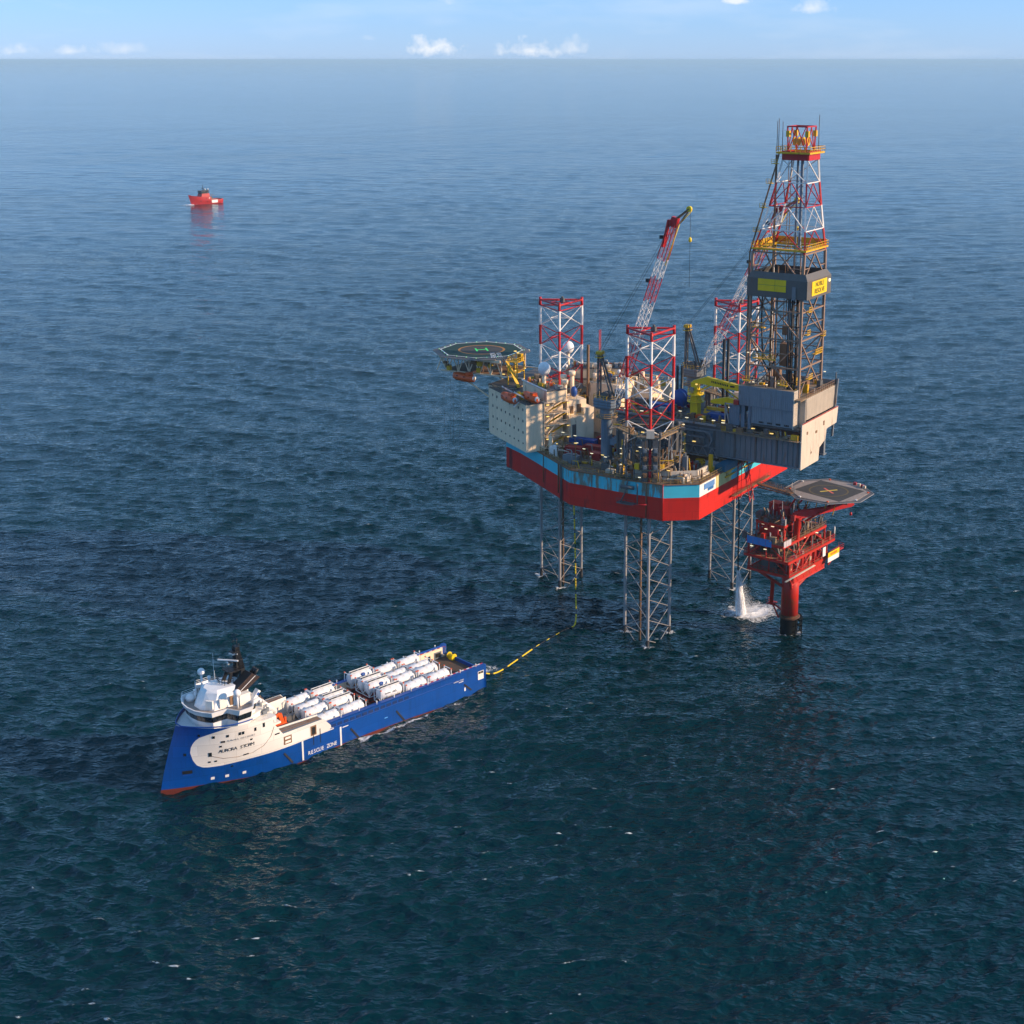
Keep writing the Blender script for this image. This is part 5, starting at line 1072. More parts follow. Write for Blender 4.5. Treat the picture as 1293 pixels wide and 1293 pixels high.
# ------------------------------------------------------------------ derrick
def build_derrick():
    t = thing('drilling_derrick', 'tall lattice derrick with a dark windwall belt and red and white top', 'derrick', RIG, (-25.1, -2.3, 66.4))
    O = Vector((-25.1, -2.3, 66.4))
    LV = [(66.4, -32.4, -18.1, 5.0, -9.6), (73.8, -32.4, -18.1, 5.0, -9.6), (81.2, -32.4, -18.1, 5.0, -9.6), (88.6, -32.4, -18.1, 5.0, -9.6), (96.0, -32.4, -18.1, 5.0, -9.6), (103.5, -32.4, -18.1, 4.5, -9.1), (109.2, -31.95, -19.8, 3.65, -8.2), (115.2, -31.55, -21.5, 2.8, -7.2), (121.2, -31.15, -22.95, 1.9, -6.4), (127.0, -30.8, -24.0, 1.0, -6.0)]
    def C(l): z, aa, af, bp, bs = l; return [Vector((aa, bp, z)) - O, Vector((af, bp, z)) - O, Vector((af, bs, z)) - O, Vector((aa, bs, z)) - O]
    mats = [M_derr]*5 + [M_red, M_white, M_red, M_white]
    for k in range(len(LV) - 1):
        c0, c1 = C(LV[k]), C(LV[k+1]); mt = mats[k]; th = .40 if k < 5 else .26
        for i in range(4):
            j = (i + 1) % 4
            bar('column', c0[i], c1[i], th * 1.55, mt, t, 'box')
            mid1 = (c1[i] + c1[j]) / 2; mid0 = (c0[i] + c0[j]) / 2
            if k < 5:
                if i != 2 or k > 0:
                    if k % 2 == 0: bar('brace', c0[i], mid1, th*.8, mt, t, 'box'); bar('brace', c0[j], mid1, th*.8, mt, t, 'box')
                    else: bar('brace', mid0, c1[i], th*.8, mt, t, 'box'); bar('brace', mid0, c1[j], th*.8, mt, t, 'box')
                    bar('half_brace', (c0[i] + c1[i]) / 2, mid1.lerp(c0[i], .5) if k % 2 == 0 else mid0.lerp(c1[i], .5), th*.5, mt, t, 'box'); bar('half_brace', (c0[j] + c1[j]) / 2, mid1.lerp(c0[j], .5) if k % 2 == 0 else mid0.lerp(c1[j], .5), th*.5, mt, t, 'box')
            elif k in (5, 6):
                bar('brace', c0[i], mid1, th*.8, mt, t, 'box'); bar('brace', c0[j], mid1, th*.8, mt, t, 'box')
                bar('half_brace', mid0, mid1.lerp(c0[i], .45), th*.5, mt, t, 'box')
            elif k == 7: bar('brace', c0[i], mid1, th*.8, mt, t, 'box'); bar('brace', c0[j], mid1, th*.8, mt, t, 'box'); bar('brace', c0[i].lerp(c1[i], .5), mid0, th*.5, mt, t, 'box')
            else: bar('brace', c0[i], c1[j], th*.8, mt, t, 'box')
            bar('girt', c1[i], c1[j], th * .9, mats[min(k + 1, 8)] if k >= 5 else mt, t, 'box')
            if k < 4: bar('girt', (c0[i] + c1[i])/2, (c0[j] + c1[j])/2, th*.5, mt, t, 'box')
    # windwall belt with chamfered top and yellow signs
    def rect(a0, a1, b0, b1): return [(a0 - O.x, b1 - O.y), (a1 - O.x, b1 - O.y), (a1 - O.x, b0 - O.y), (a0 - O.x, b0 - O.y)]
    r0 = rect(-34.2, -17.5, -9.6, 6.2); r1 = rect(-33.2, -18.5, -8.6, 5.2)
    for i in range(4):
        j = (i + 1) % 4; q = MB(); z0, z1, z2 = 92.2 - O.z, 97.0 - O.z, 98.6 - O.z
        ins = [(x * .985, y * .985) for x, y in r0]
        q.add([(*r0[i], z0), (*r0[j], z0), (*r0[j], z1), (*r0[i], z1), (*r1[j], z2), (*r1[i], z2), (*ins[i], z0), (*ins[j], z0), (*ins[j], z1), (*ins[i], z1)], [(0, 1, 2, 3), (3, 2, 4, 5), (6, 9, 8, 7), (0, 6, 7, 1)])
        q.build('windwall_belt', M_belt, t, fix=False)
    q = MB(); q.bb(-33 - O.x, -18.6 - O.x, -8.5 - O.y, 5.1 - O.y, 93.0 - O.z, 93.2 - O.z); q.build('fingerboard', M_dgrey, t)
    ny = 6.2 - O.y + .06
    for k, (a0, a1, z0, z1) in enumerate(((-28.4, -25.4, 95.4, 96.9), (-25.3, -20.6, 95.4, 96.9), (-28.4, -25.4, 93.8, 95.3), (-25.3, -20.6, 93.8, 95.3))):
        q = MB(); q.bb(a0 - O.x, a1 - O.x, ny - .05, ny + .05, z0 - O.z, z1 - O.z); q.build('yellow_sign_panel', M_signy, t)
    q = MB(); q.bb(-34.3 - O.x, -34.22 - O.x, -6.6 - O.y, 3.2 - O.y, 92.9 - O.z, 96.6 - O.z); q.build('name_board', M_signy, t)
    Mf = lambda y, z: face_matrix((-34.33 - O.x, y - O.y, z - O.z), (0, -1, 0), (0, 0, 1))
    text_part('board_lettering', 'NOBLE', 1.75, Mf(-1.7, 95.6), M_black, t, .02, sx=1.0); text_part('board_lettering', 'RESOLVE', 1.75, Mf(-1.7, 93.9), M_black, t, .02, sx=.95)
    q = MB(); q.bb(-34.5 - O.x, -34.25 - O.x, -8.4 - O.y, -7.6 - O.y, 95.4 - O.z, 96.1 - O.z); q.build('floodlight', M_lamp, t)
    q = MB(); q.bb(-31.2 - O.x, -30.2 - O.x, ny - .1, ny + .25, 92.0 - O.z, 95.4 - O.z); q.build('cable_duct', M_grey, t)
    for k in range(6):
        q = MB(); q.bb(-33.9 - O.x + k*2.7, -33.8 - O.x + k*2.7, ny - .12, ny - .02, 92.3 - O.z, 97 - O.z); q.build('belt_seam', M_dgrey, t)
    # racking board walkways above the belt
    for (z, a0, a1, b0, b1, mt) in ((104.6, -33.0, -17.9, -9.7, 5.0, M_yellow), (128.9, -31.9, -22.6, -7.4, 2.2, M_yellow)):
        q = MB(); o_, i_ = rect(a0, a1, b0, b1), rect(a0 + 1.6, a1 - 1.6, b0 + 1.6, b1 - 1.6); zz = z - O.z
        q.add([(*p, zz) for p in o_] + [(*p, zz) for p in i_] + [(*p, zz - .45) for p in o_] + [(*p, zz - .45) for p in i_], [(i, (i+1) % 4, 4+(i+1) % 4, 4+i) for i in range(4)] + [(8+i, 8+(i+1) % 4, 12+(i+1) % 4, 12+i) for i in range(4)] + [(i, (i+1) % 4, 8+(i+1) % 4, 8+i) for i in range(4)] + [(4+i, 4+(i+1) % 4, 12+(i+1) % 4, 12+i) for i in range(4)]); q.build('racking_walkway', mt, t)
        q = MB(); q.rail([(*p, zz) for p in o_], 1.3, True, .07, 1.3); q.build('walkway_railing', mt, t)
    q = MB(); q.bb(-18.4 - O.x, -18.2 - O.x, -9.4 - O.y, 3.4 - O.y, 104.7 - O.z, 106.2 - O.z); q.build('racking_screen', M_yellow, t)
    q = MB(); q.bb(-32.6 - O.x, -18.6 - O.x, -9.5 - O.y, -9.3 - O.y, 104.7 - O.z, 106.2 - O.z); q.build('racking_screen', M_yellow, t)
    # crown: red water-table frame and top frame with sheaves
    q = MB(); cr = rect(-31.0, -24.0, -6.1, 1.1)
    for i in range(4):
        p0, p1 = cr[i], cr[(i+1) % 4]; q.beam((*p0, 128.0 - O.z), (*p1, 128.0 - O.z), .45, 2.3)
    q.build('crown_girder', M_red, t)
    q = MB(); q.bb(-30.8 - O.x, -24.2 - O.x, -5.9 - O.y, .9 - O.y, 128.6 - O.z, 128.8 - O.z); q.build('crown_floor', M_yellow, t)
    tp = rect(-29.9, -25.0, -5.1, .2); t2 = rect(-30.1, -24.8, -5.3, .4)
    for i in range(4):
        j = (i + 1) % 4; bar('crown_post', (*tp[i], 129 - O.z), (*t2[i], 135.2 - O.z), .3, M_red, t, 'box'); bar('crown_beam', (*t2[i], 135.2 - O.z), (*t2[j], 135.2 - O.z), .32, M_red, t, 'box')
        m_ = ((tp[i][0] + tp[j][0]) / 2, (tp[i][1] + tp[j][1]) / 2); bar('crown_brace', (*tp[i], 129 - O.z), ((t2[i][0] + t2[j][0]) / 2, (t2[i][1] + t2[j][1]) / 2, 135 - O.z), .2, M_red, t, 'box'); bar('crown_brace', (*tp[j], 129 - O.z), ((t2[i][0] + t2[j][0]) / 2, (t2[i][1] + t2[j][1]) / 2, 135 - O.z), .2, M_red, t, 'box')
    for k in range(4):
        q = MB(); q.tube((-29.2 - O.x + k*1.2, -2.9 - O.y, 131.4 - O.z), (-28.9 - O.x + k*1.2, -2.9 - O.y, 131.4 - O.z), 1.1, n=14); q.build('crown_sheave', M_yellow, t)
    for (a, b) in ((-30.2, .3), (-25, .3), (-24.8, -5), (-30, -5.2)):
        q = MB(); q.box((a - O.x, b - O.y, 133.4 - O.z), (.9, .9, 1.5)); q.build('crown_basket', M_yellow, t)
    for (a, b, h) in ((-22.9, 1.4, 137.2), (-22.3, 1.0, 136.6), (-30.6, -6.2, 138.0), (-23.6, .6, 136.4)):
        q = MB(); q.tube((a - O.x, b - O.y, 129 - O.z), (a - O.x, b - O.y, h - O.z), .09, n=5); q.build('aerial', M_dgrey, t)
    # ladder with cages up the forward port column
    q = MB()
    for k in range(0, 22): z = 67 + k*2.8 - O.z; aa = float(np.interp(z + O.z, [66, 103, 128], [-17.2, -17.2, -23])); q.box((aa - O.x, 4.6 - O.y - max(0, (z + O.z - 103) * .14), z), (.7, .7, .1)); q.beam((aa - O.x, 4.6 - O.y - max(0, (z + O.z - 103) * .14), z), (float(np.interp(z + 2.8 + O.z, [66, 103, 128], [-17.2, -17.2, -23])) - O.x, 4.6 - O.y - max(0, (z + 2.8 + O.z - 103) * .14), z + 2.8), .35)
    q.build('caged_ladder', M_brown, t)
    for z, da in ((108.5, 0), (114.8, 1.2), (121, 2.2), (126, 3)):
        q = MB(); aa = float(np.interp(z, [103, 128], [-17.0, -23.4])); q.box((aa - O.x, 3.0 - O.y, z - O.z), (1.6, 1.4, .15)); q.rail([(aa - O.x - .8, 3.7 - O.y, z - O.z), (aa - O.x + .8, 3.7 - O.y, z - O.z)], 1.1, False, .06, .7); q.build('ladder_landing', M_yellow, t)
    # inside: travelling gear, rails, pipes, hoses
    for (a, b, r, z1, mt) in ((-29.2, 3.2, .42, 98, M_dgrey), (-28.3, 3.4, .3, 98, M_bgrey), (-30.2, 2.6, .3, 92, M_black), (-21.4, -1, .3, 128, M_brown), (-21.0, -2.2, .28, 100, M_white), (-25, -6.5, .3, 128, M_derr), (-24, 1.5, .22, 100, M_brown), (-27, -6, .2, 104, M_derr)):
        q = MB(); q.tube((a - O.x, b - O.y, 0), (a - O.x, b - O.y, z1 - O.z), r, n=8); q.build('standing_pipe', mt, t)
    for k in range(4):
        q = MB(); q.tube((-29.8 - O.x + (k % 5) * .5, 3.7 - O.y - (k // 5) * .6, 1), (-29.8 - O.x + (k % 5) * .55, 3.7 - O.y - (k // 5) * .6, 27), .14, n=6); q.build('drill_pipe_stand', M_black, t)
    q = MB(); q.bb(-28.3 - O.x, -27.7 - O.x, -2.7 - O.y, -2.1 - O.y, 104 - O.z, 127 - O.z); q.bb(-27.0 - O.x, -26.7 - O.x, -2.7 - O.y, -2.1 - O.y, 104 - O.z, 127 - O.z); q.build('guide_dolly_rail', M_bgrey, t)
    q = MB(); q.box((0, .2, 9.5), (2.2, 1.8, 6)); q.tube((0, .2, 12.5), (0, .2, 61), .1, n=6); q.tube((.7, .2, 12.5), (.7, .2, 61), .1, n=6); q.box((0, .2, 16), (1.4, 1.2, 2.4)); q.build('top_drive', M_brown, t)
    q = MB(); q.path([(1.5, 1, 10), (3.5, 2, 5), (5, 3, 8), (5.4, 3.6, 18), (5.4, 3.6, 30)], .22, 6); q.build('mud_hose', M_black, t)
    q = MB(); q.path([(-1.5, 3, 3), (-3.5, 4, 6.5), (-4.4, 4.5, 4), (-4.8, 4.6, 1)], .2, 6); q.build('service_hose', M_brown, t)
    # yellow walkways and monkey boards on the faces
    for (a0, a1, b, z) in ((-25.6, -19.6, 5.3, 75.6), (-19.4, -17.4, 6.6, 69.6), (-30, -27.5, 6.8, 69.5), (-22, -18.6, 4.2, 83.6)):
        q = MB(); q.bb(a0 - O.x, a1 - O.x, b - O.y - .7, b - O.y + .5, z - O.z, z - O.z + .22); q.rail([(a0 - O.x, b - O.y + .5, z - O.z + .2), (a1 - O.x, b - O.y + .5, z - O.z + .2)], 1.3, False, .08, .8); q.build('monkey_board', M_yellow, t)
    for (b0, b1, z) in ((-7.5, -3, 76.5), (-1.5, 1, 70.5), (-9.4, -8.0, 80.6), (1, 3, 82.5), (.6, 2.4, 88.4)):
        q = MB(); q.bb(-33.4 - O.x, -32.4 - O.x, b0 - O.y, b1 - O.y, z - O.z, z - O.z + .22); q.rail([(-33.4 - O.x, b0 - O.y, z - O.z + .2), (-33.4 - O.x, b1 - O.y, z - O.z + .2)], 1.2, False, .08, .7); q.build('monkey_board', M_yellow, t)
    rng = random.Random(4)
    for k in range(40):
        a, b = rng.uniform(-33, -18), rng.uniform(-14, 6.6); h_ = rng.uniform(.5, 3.2); q = MB(); z = 66.4 - O.z
        if k % 2: q.box((a - O.x, b - O.y, z + h_/2), (rng.uniform(.6, 2), rng.uniform(.6, 2), h_))
        else: q.tube((a - O.x, b - O.y, z), (a - O.x, b - O.y, z + h_), rng.uniform(.15, .4), n=8)
        q.build('floor_equipment', rng.choice((M_brown, M_dgrey, M_grate, M_yellow, M_lgrey)), t)
    for (a, b, z) in ((-24, 6.4, 69.2), (-20, 6, 69.4), (-27, 5.6, 69.8), (-33, -10.8, 70.6), (-18, 5.4, 77)):
        q = MB(); q.box((a - O.x, b - O.y, z - O.z), (.5, .3, .16)); q.build('floodlight', M_lamp, t)
    q = MB(); q.rail([(-34.3 - O.x, 4 - O.y, 0), (-34.3 - O.x, -15.8 - O.y, 0)], 1.3, False, .07, 1.4); q.build('floor_railing', M_brown, t)
    q = MB(); q.tube((-34.4 - O.x, -15.6 - O.y, 0), (-34.4 - O.x, -15.6 - O.y, 3.2), .15, n=6); q.build('corner_post', M_dgrey, t)
    return t
build_derrick()
# ------------------------------------------------------------------ pedestal cranes
def build_crane(lab, loc, zbase, run, ztip, near):
    t = thing('pedestal_crane', lab, 'crane', RIG, (loc[0], loc[1], zbase), 0, 'pedestal cranes of the rig'); H = 63.0 - zbase
    q = MB(); q.lathe([(1.55, 0), (1.55, H - 4.2), (1.9, H - 3.2), (1.9, H - 1.4)], n=18); q.build('pedestal', M_bgrey, t)
    q = MB(); q.lathe([(1.9, H - 4.0), (3.0, H - 4.0), (3.0, H - 3.8), (1.9, H - 3.8)], n=16); q.build('pedestal_walkway', M_grate, t)
    q = MB(); q.rail([(2.95*math.cos(k*.63), 2.95*math.sin(k*.63), H - 3.8) for k in range(10)], 1.1, True); q.build('walkway_railing', M_yellow, t)
    hx = [(2.6, -2.6), (3.2, -1.4), (3.2, 1.4), (2.6, 2.6), (-2.6, 2.9), (-3.4, 1.6), (-3.4, -1.6), (-2.6, -2.9)]
    q = MB(); q.frustum([(x*.8, y*.8) for x, y in hx], H - 1.6, hx, H - .9); q.prism(hx, H - .9, H + 1.0); q.build('machinery_house', M_bgrey if near else M_grey, t)
    for k in range(7):
        x0, y0 = hx[k][0], hx[k][1]; x1, y1 = hx[(k+1) % 8]; q = MB(); q.beam((x0*1.01, y0*1.01, H + .5), (x1*1.01, y1*1.01, H + .5), .1, .12); q.beam((x0*1.01, y0*1.01, H - .3), (x1*1.01, y1*1.01, H - .3), .1, .12); q.build('house_trim', M_dgrey, t)
    q = MB(); q.rail([(x, y, H + 1.0) for x, y in hx], 1.2, True, .05, 1.0); q.build('house_railing', M_yellow, t)
    q = MB(); q.box((-2.6, -2.2, H + 2.2), (2.2, 1.6, 2.4)); q.build('operator_cab', M_bgrey if near else M_grey, t)
    q = MB(); q.box((-3.74, -2.2, H + 2.5), (.06, 1.2, 1.3)); q.box((-2.6, -1.37, H + 2.5), (1.4, .06, 1.2)); q.build('cab_window', M_glass, t)
    for y in (-.8, .9):
        q = MB(); q.tube((.2, y - .6, H + 2.0), (.2, y + .6, H + 2.0), .95, n=14); q.build('winch_drum', M_dgrey, t)
    q = MB()
    for y in (-.75, .75): q.beam((2.4, y, H + 1), (2.3, y * .8, 76.2 - zbase), .42, .55); q.beam((-1.9, y, H + 1), (2.0, y * .6, 76.0 - zbase), .32, .42)
    for k in range(4): z = H + 3 + k * 2.6; q.beam((2.3, -.8, z), (2.3, .8, z), .3)
    q.build('mast_frame', M_dgrey, t)
    q = MB(); q.box((2.2, 0, 76.2 - zbase), (1.5, 1.9, .8)); q.rail([(1.4, -1.2, 75 - zbase), (3, -1.2, 75 - zbase), (3, 1.2, 75 - zbase), (1.4, 1.2, 75 - zbase)], 1.2, True); q.bb(1.3, 3.1, -1.3, 1.3, 74.9 - zbase, 75.05 - zbase); q.build('mast_head', M_yellow, t)
    # lattice boom in painted sections
    f = Vector((-3.2, 0, H + .9)); e = Vector((-3.0 - run, 0, ztip - zbase)); d = (e - f); L = d.length; d.normalize(); up = Vector((0, 1, 0)).cross(d).normalized(); sd_ = Vector((0, 1, 0))
    def sect(x):
        h_ = float(np.interp(x / L, [0, .10, .82, .97, 1], [.12, 1.0, 1.0, .42, .3])); w_ = float(np.interp(x / L, [0, .10, .82, .97, 1], [1.4, 1.25, 1.2, .6, .5])); c = f + d * x
        return [c + up*h_ + sd_*w_, c + up*h_ - sd_*w_, c - up*h_ - sd_*w_, c - up*h_ + sd_*w_]
    nb = 30; bm_ = bpy.data.objects.new('boom', None); link(bm_, t)
    bands = [M_white]*4 + [M_red]*6 + [M_white]*7 + [M_red]*4 + [M_white]*3 + [M_red]*6
    if not near: bands = [M_white]*8 + [M_red]*5 + [M_white]*5 + [M_red]*6 + [M_white]*6
    for k in range(nb):
        s0, s1 = sect(L*k/nb*.93), sect(L*(k+1)/nb*.93); mt = bands[k]
        for i in range(4):
            bar('boom_chord', s0[i], s1[i], .12, mt, bm_)
        q = MB()
        for i in range(4): j = (i + 1) % 4; q.beam(s0[i], s1[j] if k % 2 else s0[j], .065); q.beam(s0[j] if k % 2 else s0[i], s1[i] if k % 2 else s1[j], .065)
        q.build('boom_lacing', mt, bm_)
    ht = f + d * (L * .93)
    q = MB(); q.beam(f + d*(L*.80) + up*.9, f + d*(L*.93) + up*1.6, 1.2, .5); q.box(None, (2.4, 1.4, 1.8), M=Matrix.Translation(ht) @ d.to_track_quat('X', 'Z').to_matrix().to_4x4()); q.build('boom_head', M_red, t)
    jd = (d * .78 + Vector((-.62, 0, 0))).normalized(); q = MB()
    for y in (-.5, .5): q.beam(ht + Vector((0, y, .4)), ht + jd * 5.4 + Vector((0, y*.5, 0)), .25, .4); q.beam(ht + Vector((0, y, -.5)) - d*3, ht + jd*5.2 + Vector((0, y*.5, -.4)), .15)
    q.build('fly_jib', M_brown, t)
    q = MB(); q.tube(ht + jd*5.4 + Vector((0, -.35, 0)), ht + jd*5.4 + Vector((0, .35, 0)), .7, n=12); q.path([f + d*(L*.72) - up*1.2, ht - up*1.5, ht + jd*5.2 - up*.9], .12, 6); q.build('jib_sheave', M_byellow, t)
    q = MB(); tp_ = ht + jd*5.9; q.tube(tp_, tp_ - Vector((0, 0, 20)), .05, n=5); q.build('hoist_wire', M_black, t); q = MB(); q.lathe([(.05, -.7), (.4, -.4), (.4, .3), (.08, .7)], c=tp_ - Vector((0, 0, 8)), n=10); q.build('hook_block', M_byellow, t)
    for y in (-.9, .9):
        q = MB(); q.tube((2.2, y, 76.4 - zbase), f + d*(L*.86) + up*1.0 + Vector((0, y*.8, 0)), .045, n=5, cap=False); q.build('pendant_wire', M_black, t)
    for fr_ in (.62, .84):
        q = MB(); c = f + d*(L*fr_) + up*2.1; q.box(c, (.9, .9, .9)); q.beam(c, f + d*(L*fr_) + up*.9, .15); q.build('boom_floodlight', M_black, t)
    return t
build_crane('grey pedestal crane with red and white boom beside the near leg', (14.5, 23.0), HD, 17.6, 115.6, True)
build_crane('grey pedestal crane with boom passing behind the derrick', (13.0, -24.0), HD, 25.0, 114.8, False)
# bracket carrying the port crane from the jack house
q = MB(); q.beam((14.5, 22.4, 52.4), (7.0, 24.0, 52.4), 2.0, 1.6); q.beam((7.2, 24.0, 53.2), (6.8, 24.0, HD), 1.8, 1.6); q.build('crane_bracket', M_bgrey, RIGT)
# yellow folding crane on the pipe deck
def build_knuckle():
    t = thing('knuckle_boom_crane', 'bright yellow folding knuckle boom crane on the pipe deck', 'crane', RIG, (-.5, .6, 56.6))
    q = MB(); q.bb(-1.1, 1.1, -1.1, 1.1, 0, 5.4); q.build('pedestal', M_byellow, t)
    for z in (4.0, 6.0):
        q = MB(); q.lathe([(1.0, z), (2.4, z), (2.4, z + .25), (1.0, z + .25)], n=16); q.rail([(2.3*math.cos(k*.7), 2.3*math.sin(k*.7), z + .2) for k in range(9)], 1.1, True, .06); q.build('service_platform', M_byellow, t)
    q = MB(); q.lathe([(1.3, 5.4), (1.3, 7.2)], n=14); q.box((.2, 0, 8.2), (2.0, 1.6, 2.4)); q.build('slew_column', M_byellow, t)
    def arm(name, pts, w):
        q = MB(); n = len(pts) // 2
        vs = [(x, -w, z) for x, z in pts] + [(x, w, z) for x, z in pts]; m_ = len(pts)
        q.add(vs, [tuple(range(m_)), tuple(reversed(range(m_, 2*m_)))] + [(i, (i+1) % m_, m_ + (i+1) % m_, m_ + i) for i in range(m_)]); q.build(name, M_byellow, t)
    arm('main_boom', [(1.0, 8.6), (.8, 9.8), (-3.2, 11.3), (-14.2, 10.0), (-15.0, 9.2), (-14.2, 8.5), (-6.0, 8.9), (-2.0, 9.2)], .55)
    arm('knuckle', [(-13.9, 9.6), (-13.4, 9.0), (-13.9, 4.6), (-14.6, 4.2), (-15.0, 5.0), (-15.0, 9.2)], .5)
    arm('folding_jib', [(-14.2, 4.6), (-12.8, 5.8), (-9.6, 6.4), (-5.0, 5.2), (-4.6, 4.6), (-5.2, 4.2), (-11, 4.3)], .45)
    q = MB(); q.tube((-.8, 0, 7.0), (-4.6, 0, 9.2), .22, n=8); q.tube((-7.0, 0, 9.6), (-13.2, 0, 6.0), .2, n=8); q.build('hydraulic_ram', M_byellow, t)
    q = MB(); q.box((.6, 1.3, 7.4), (1.0, .8, 1.3)); q.build('control_cabin', M_lgrey, t)
    worn_marks('crane_mark', 10, 5.2, .6, face_matrix((-7.4, .575, 9.92), (-1, 0, -.115), (-.115, 0, 1)), M_black, t)
    q = MB(); q.box((-11.2, .57, 9.55), (1.3, .03, .5)); q.build('crane_emblem', M_black, t)
    q = MB(); q.beam((-3, -1.2, 2.4), (-9.5, -1.0, 2.4), .9, .8); q.beam((-3, .8, 1.6), (-9.5, .9, 1.6), .6, .5); q.tube((-3, 0, 0), (-3, 0, 2.4), .3, n=8); q.tube((-9, 0, 0), (-9, 0, 2.4), .3, n=8); q.build('catwalk_machine', M_yellow, t)
    q = MB(); q.box((-.6, .9, 9.0), (.5, .4, .3)); q.build('floodlight', M_lampy, t)
build_knuckle()
# pair of dark risers standing behind the pipe deck
for k, y in enumerate((-12.2, -13.6)):
    q = MB(); q.tube((-2.5 - k*.6, y, HD), (-2.5 - k*.6, y, 76.0), .45, n=10); q.build('riser_pipe', M_black, RIGT)
for k, (a, y) in enumerate(((8.5, 6.5), (7.2, 6.2))):
    q = MB(); q.tube((a, y - 12, HD), (a, y - 12, 68.5), .4, n=10); q.build('riser_pipe', M_black, RIGT)
# tanks along the near side under the cantilever
for k in range(3):
    q = MB(); q.tube((-3.8, 19.6 - k*1.5, HD), (-3.8, 19.6 - k*1.5, 57.2), .75, n=12); q.build('mud_tank', M_grey, RIGT)
q = MB(); q.beam((-5.2, 22.2, 47), (-3.6, 21.2, 57), .5); q.build('jack_house_strut', M_bgrey, RIGT)
for (a, b) in ((-5.8, 17.4), (5.4, 30.0)):
    q = MB(); q.bb(a - .3, a + .3, b - .3, b + .3, HD, 55.5); q.build('lamp_mast', M_yellow, RIGT)
    for z_ in (48.9, 51.8, 53.2): q = MB(); q.box((a + .2, b + .4, z_), (.8, .3, .14)); q.build('floodlight', M_lamp, RIGT)
# yellow lifeboat davit on the accommodation roof
q = MB(); px, py = 59.2 - .858*19 - .514*1.2, 13.9 + .514*19 - .858*1.2
q.beam((px, py, 60), (px + .514*.6, py + .858*.6, 62.4), .4, .5); q.beam((px + .3, py + .5, 62.4), (px + 1.4, py + 2.2, 60.8), .4, .5); q.box((px - .2, py - .6, 61.0), (1.1, 1.1, 1.9)); q.build('boat_davit', M_yellow, RIGT)
for s_ in (12.4, 20.4):
    q = MB(); bx_, by_ = 59.2 - .858*s_, 13.9 + .514*s_
    q.beam((bx_ - .514*2.5, by_ - .858*2.5, 60.2), (bx_ + .514*1.6, by_ + .858*1.6, 62.8), .3, .4); q.beam((bx_ - .514*.2, by_ - .858*.2, 60), (bx_ + .514*1.8, by_ + .858*1.8, 58.6), .25); q.build('boat_davit', M_white, RIGT)
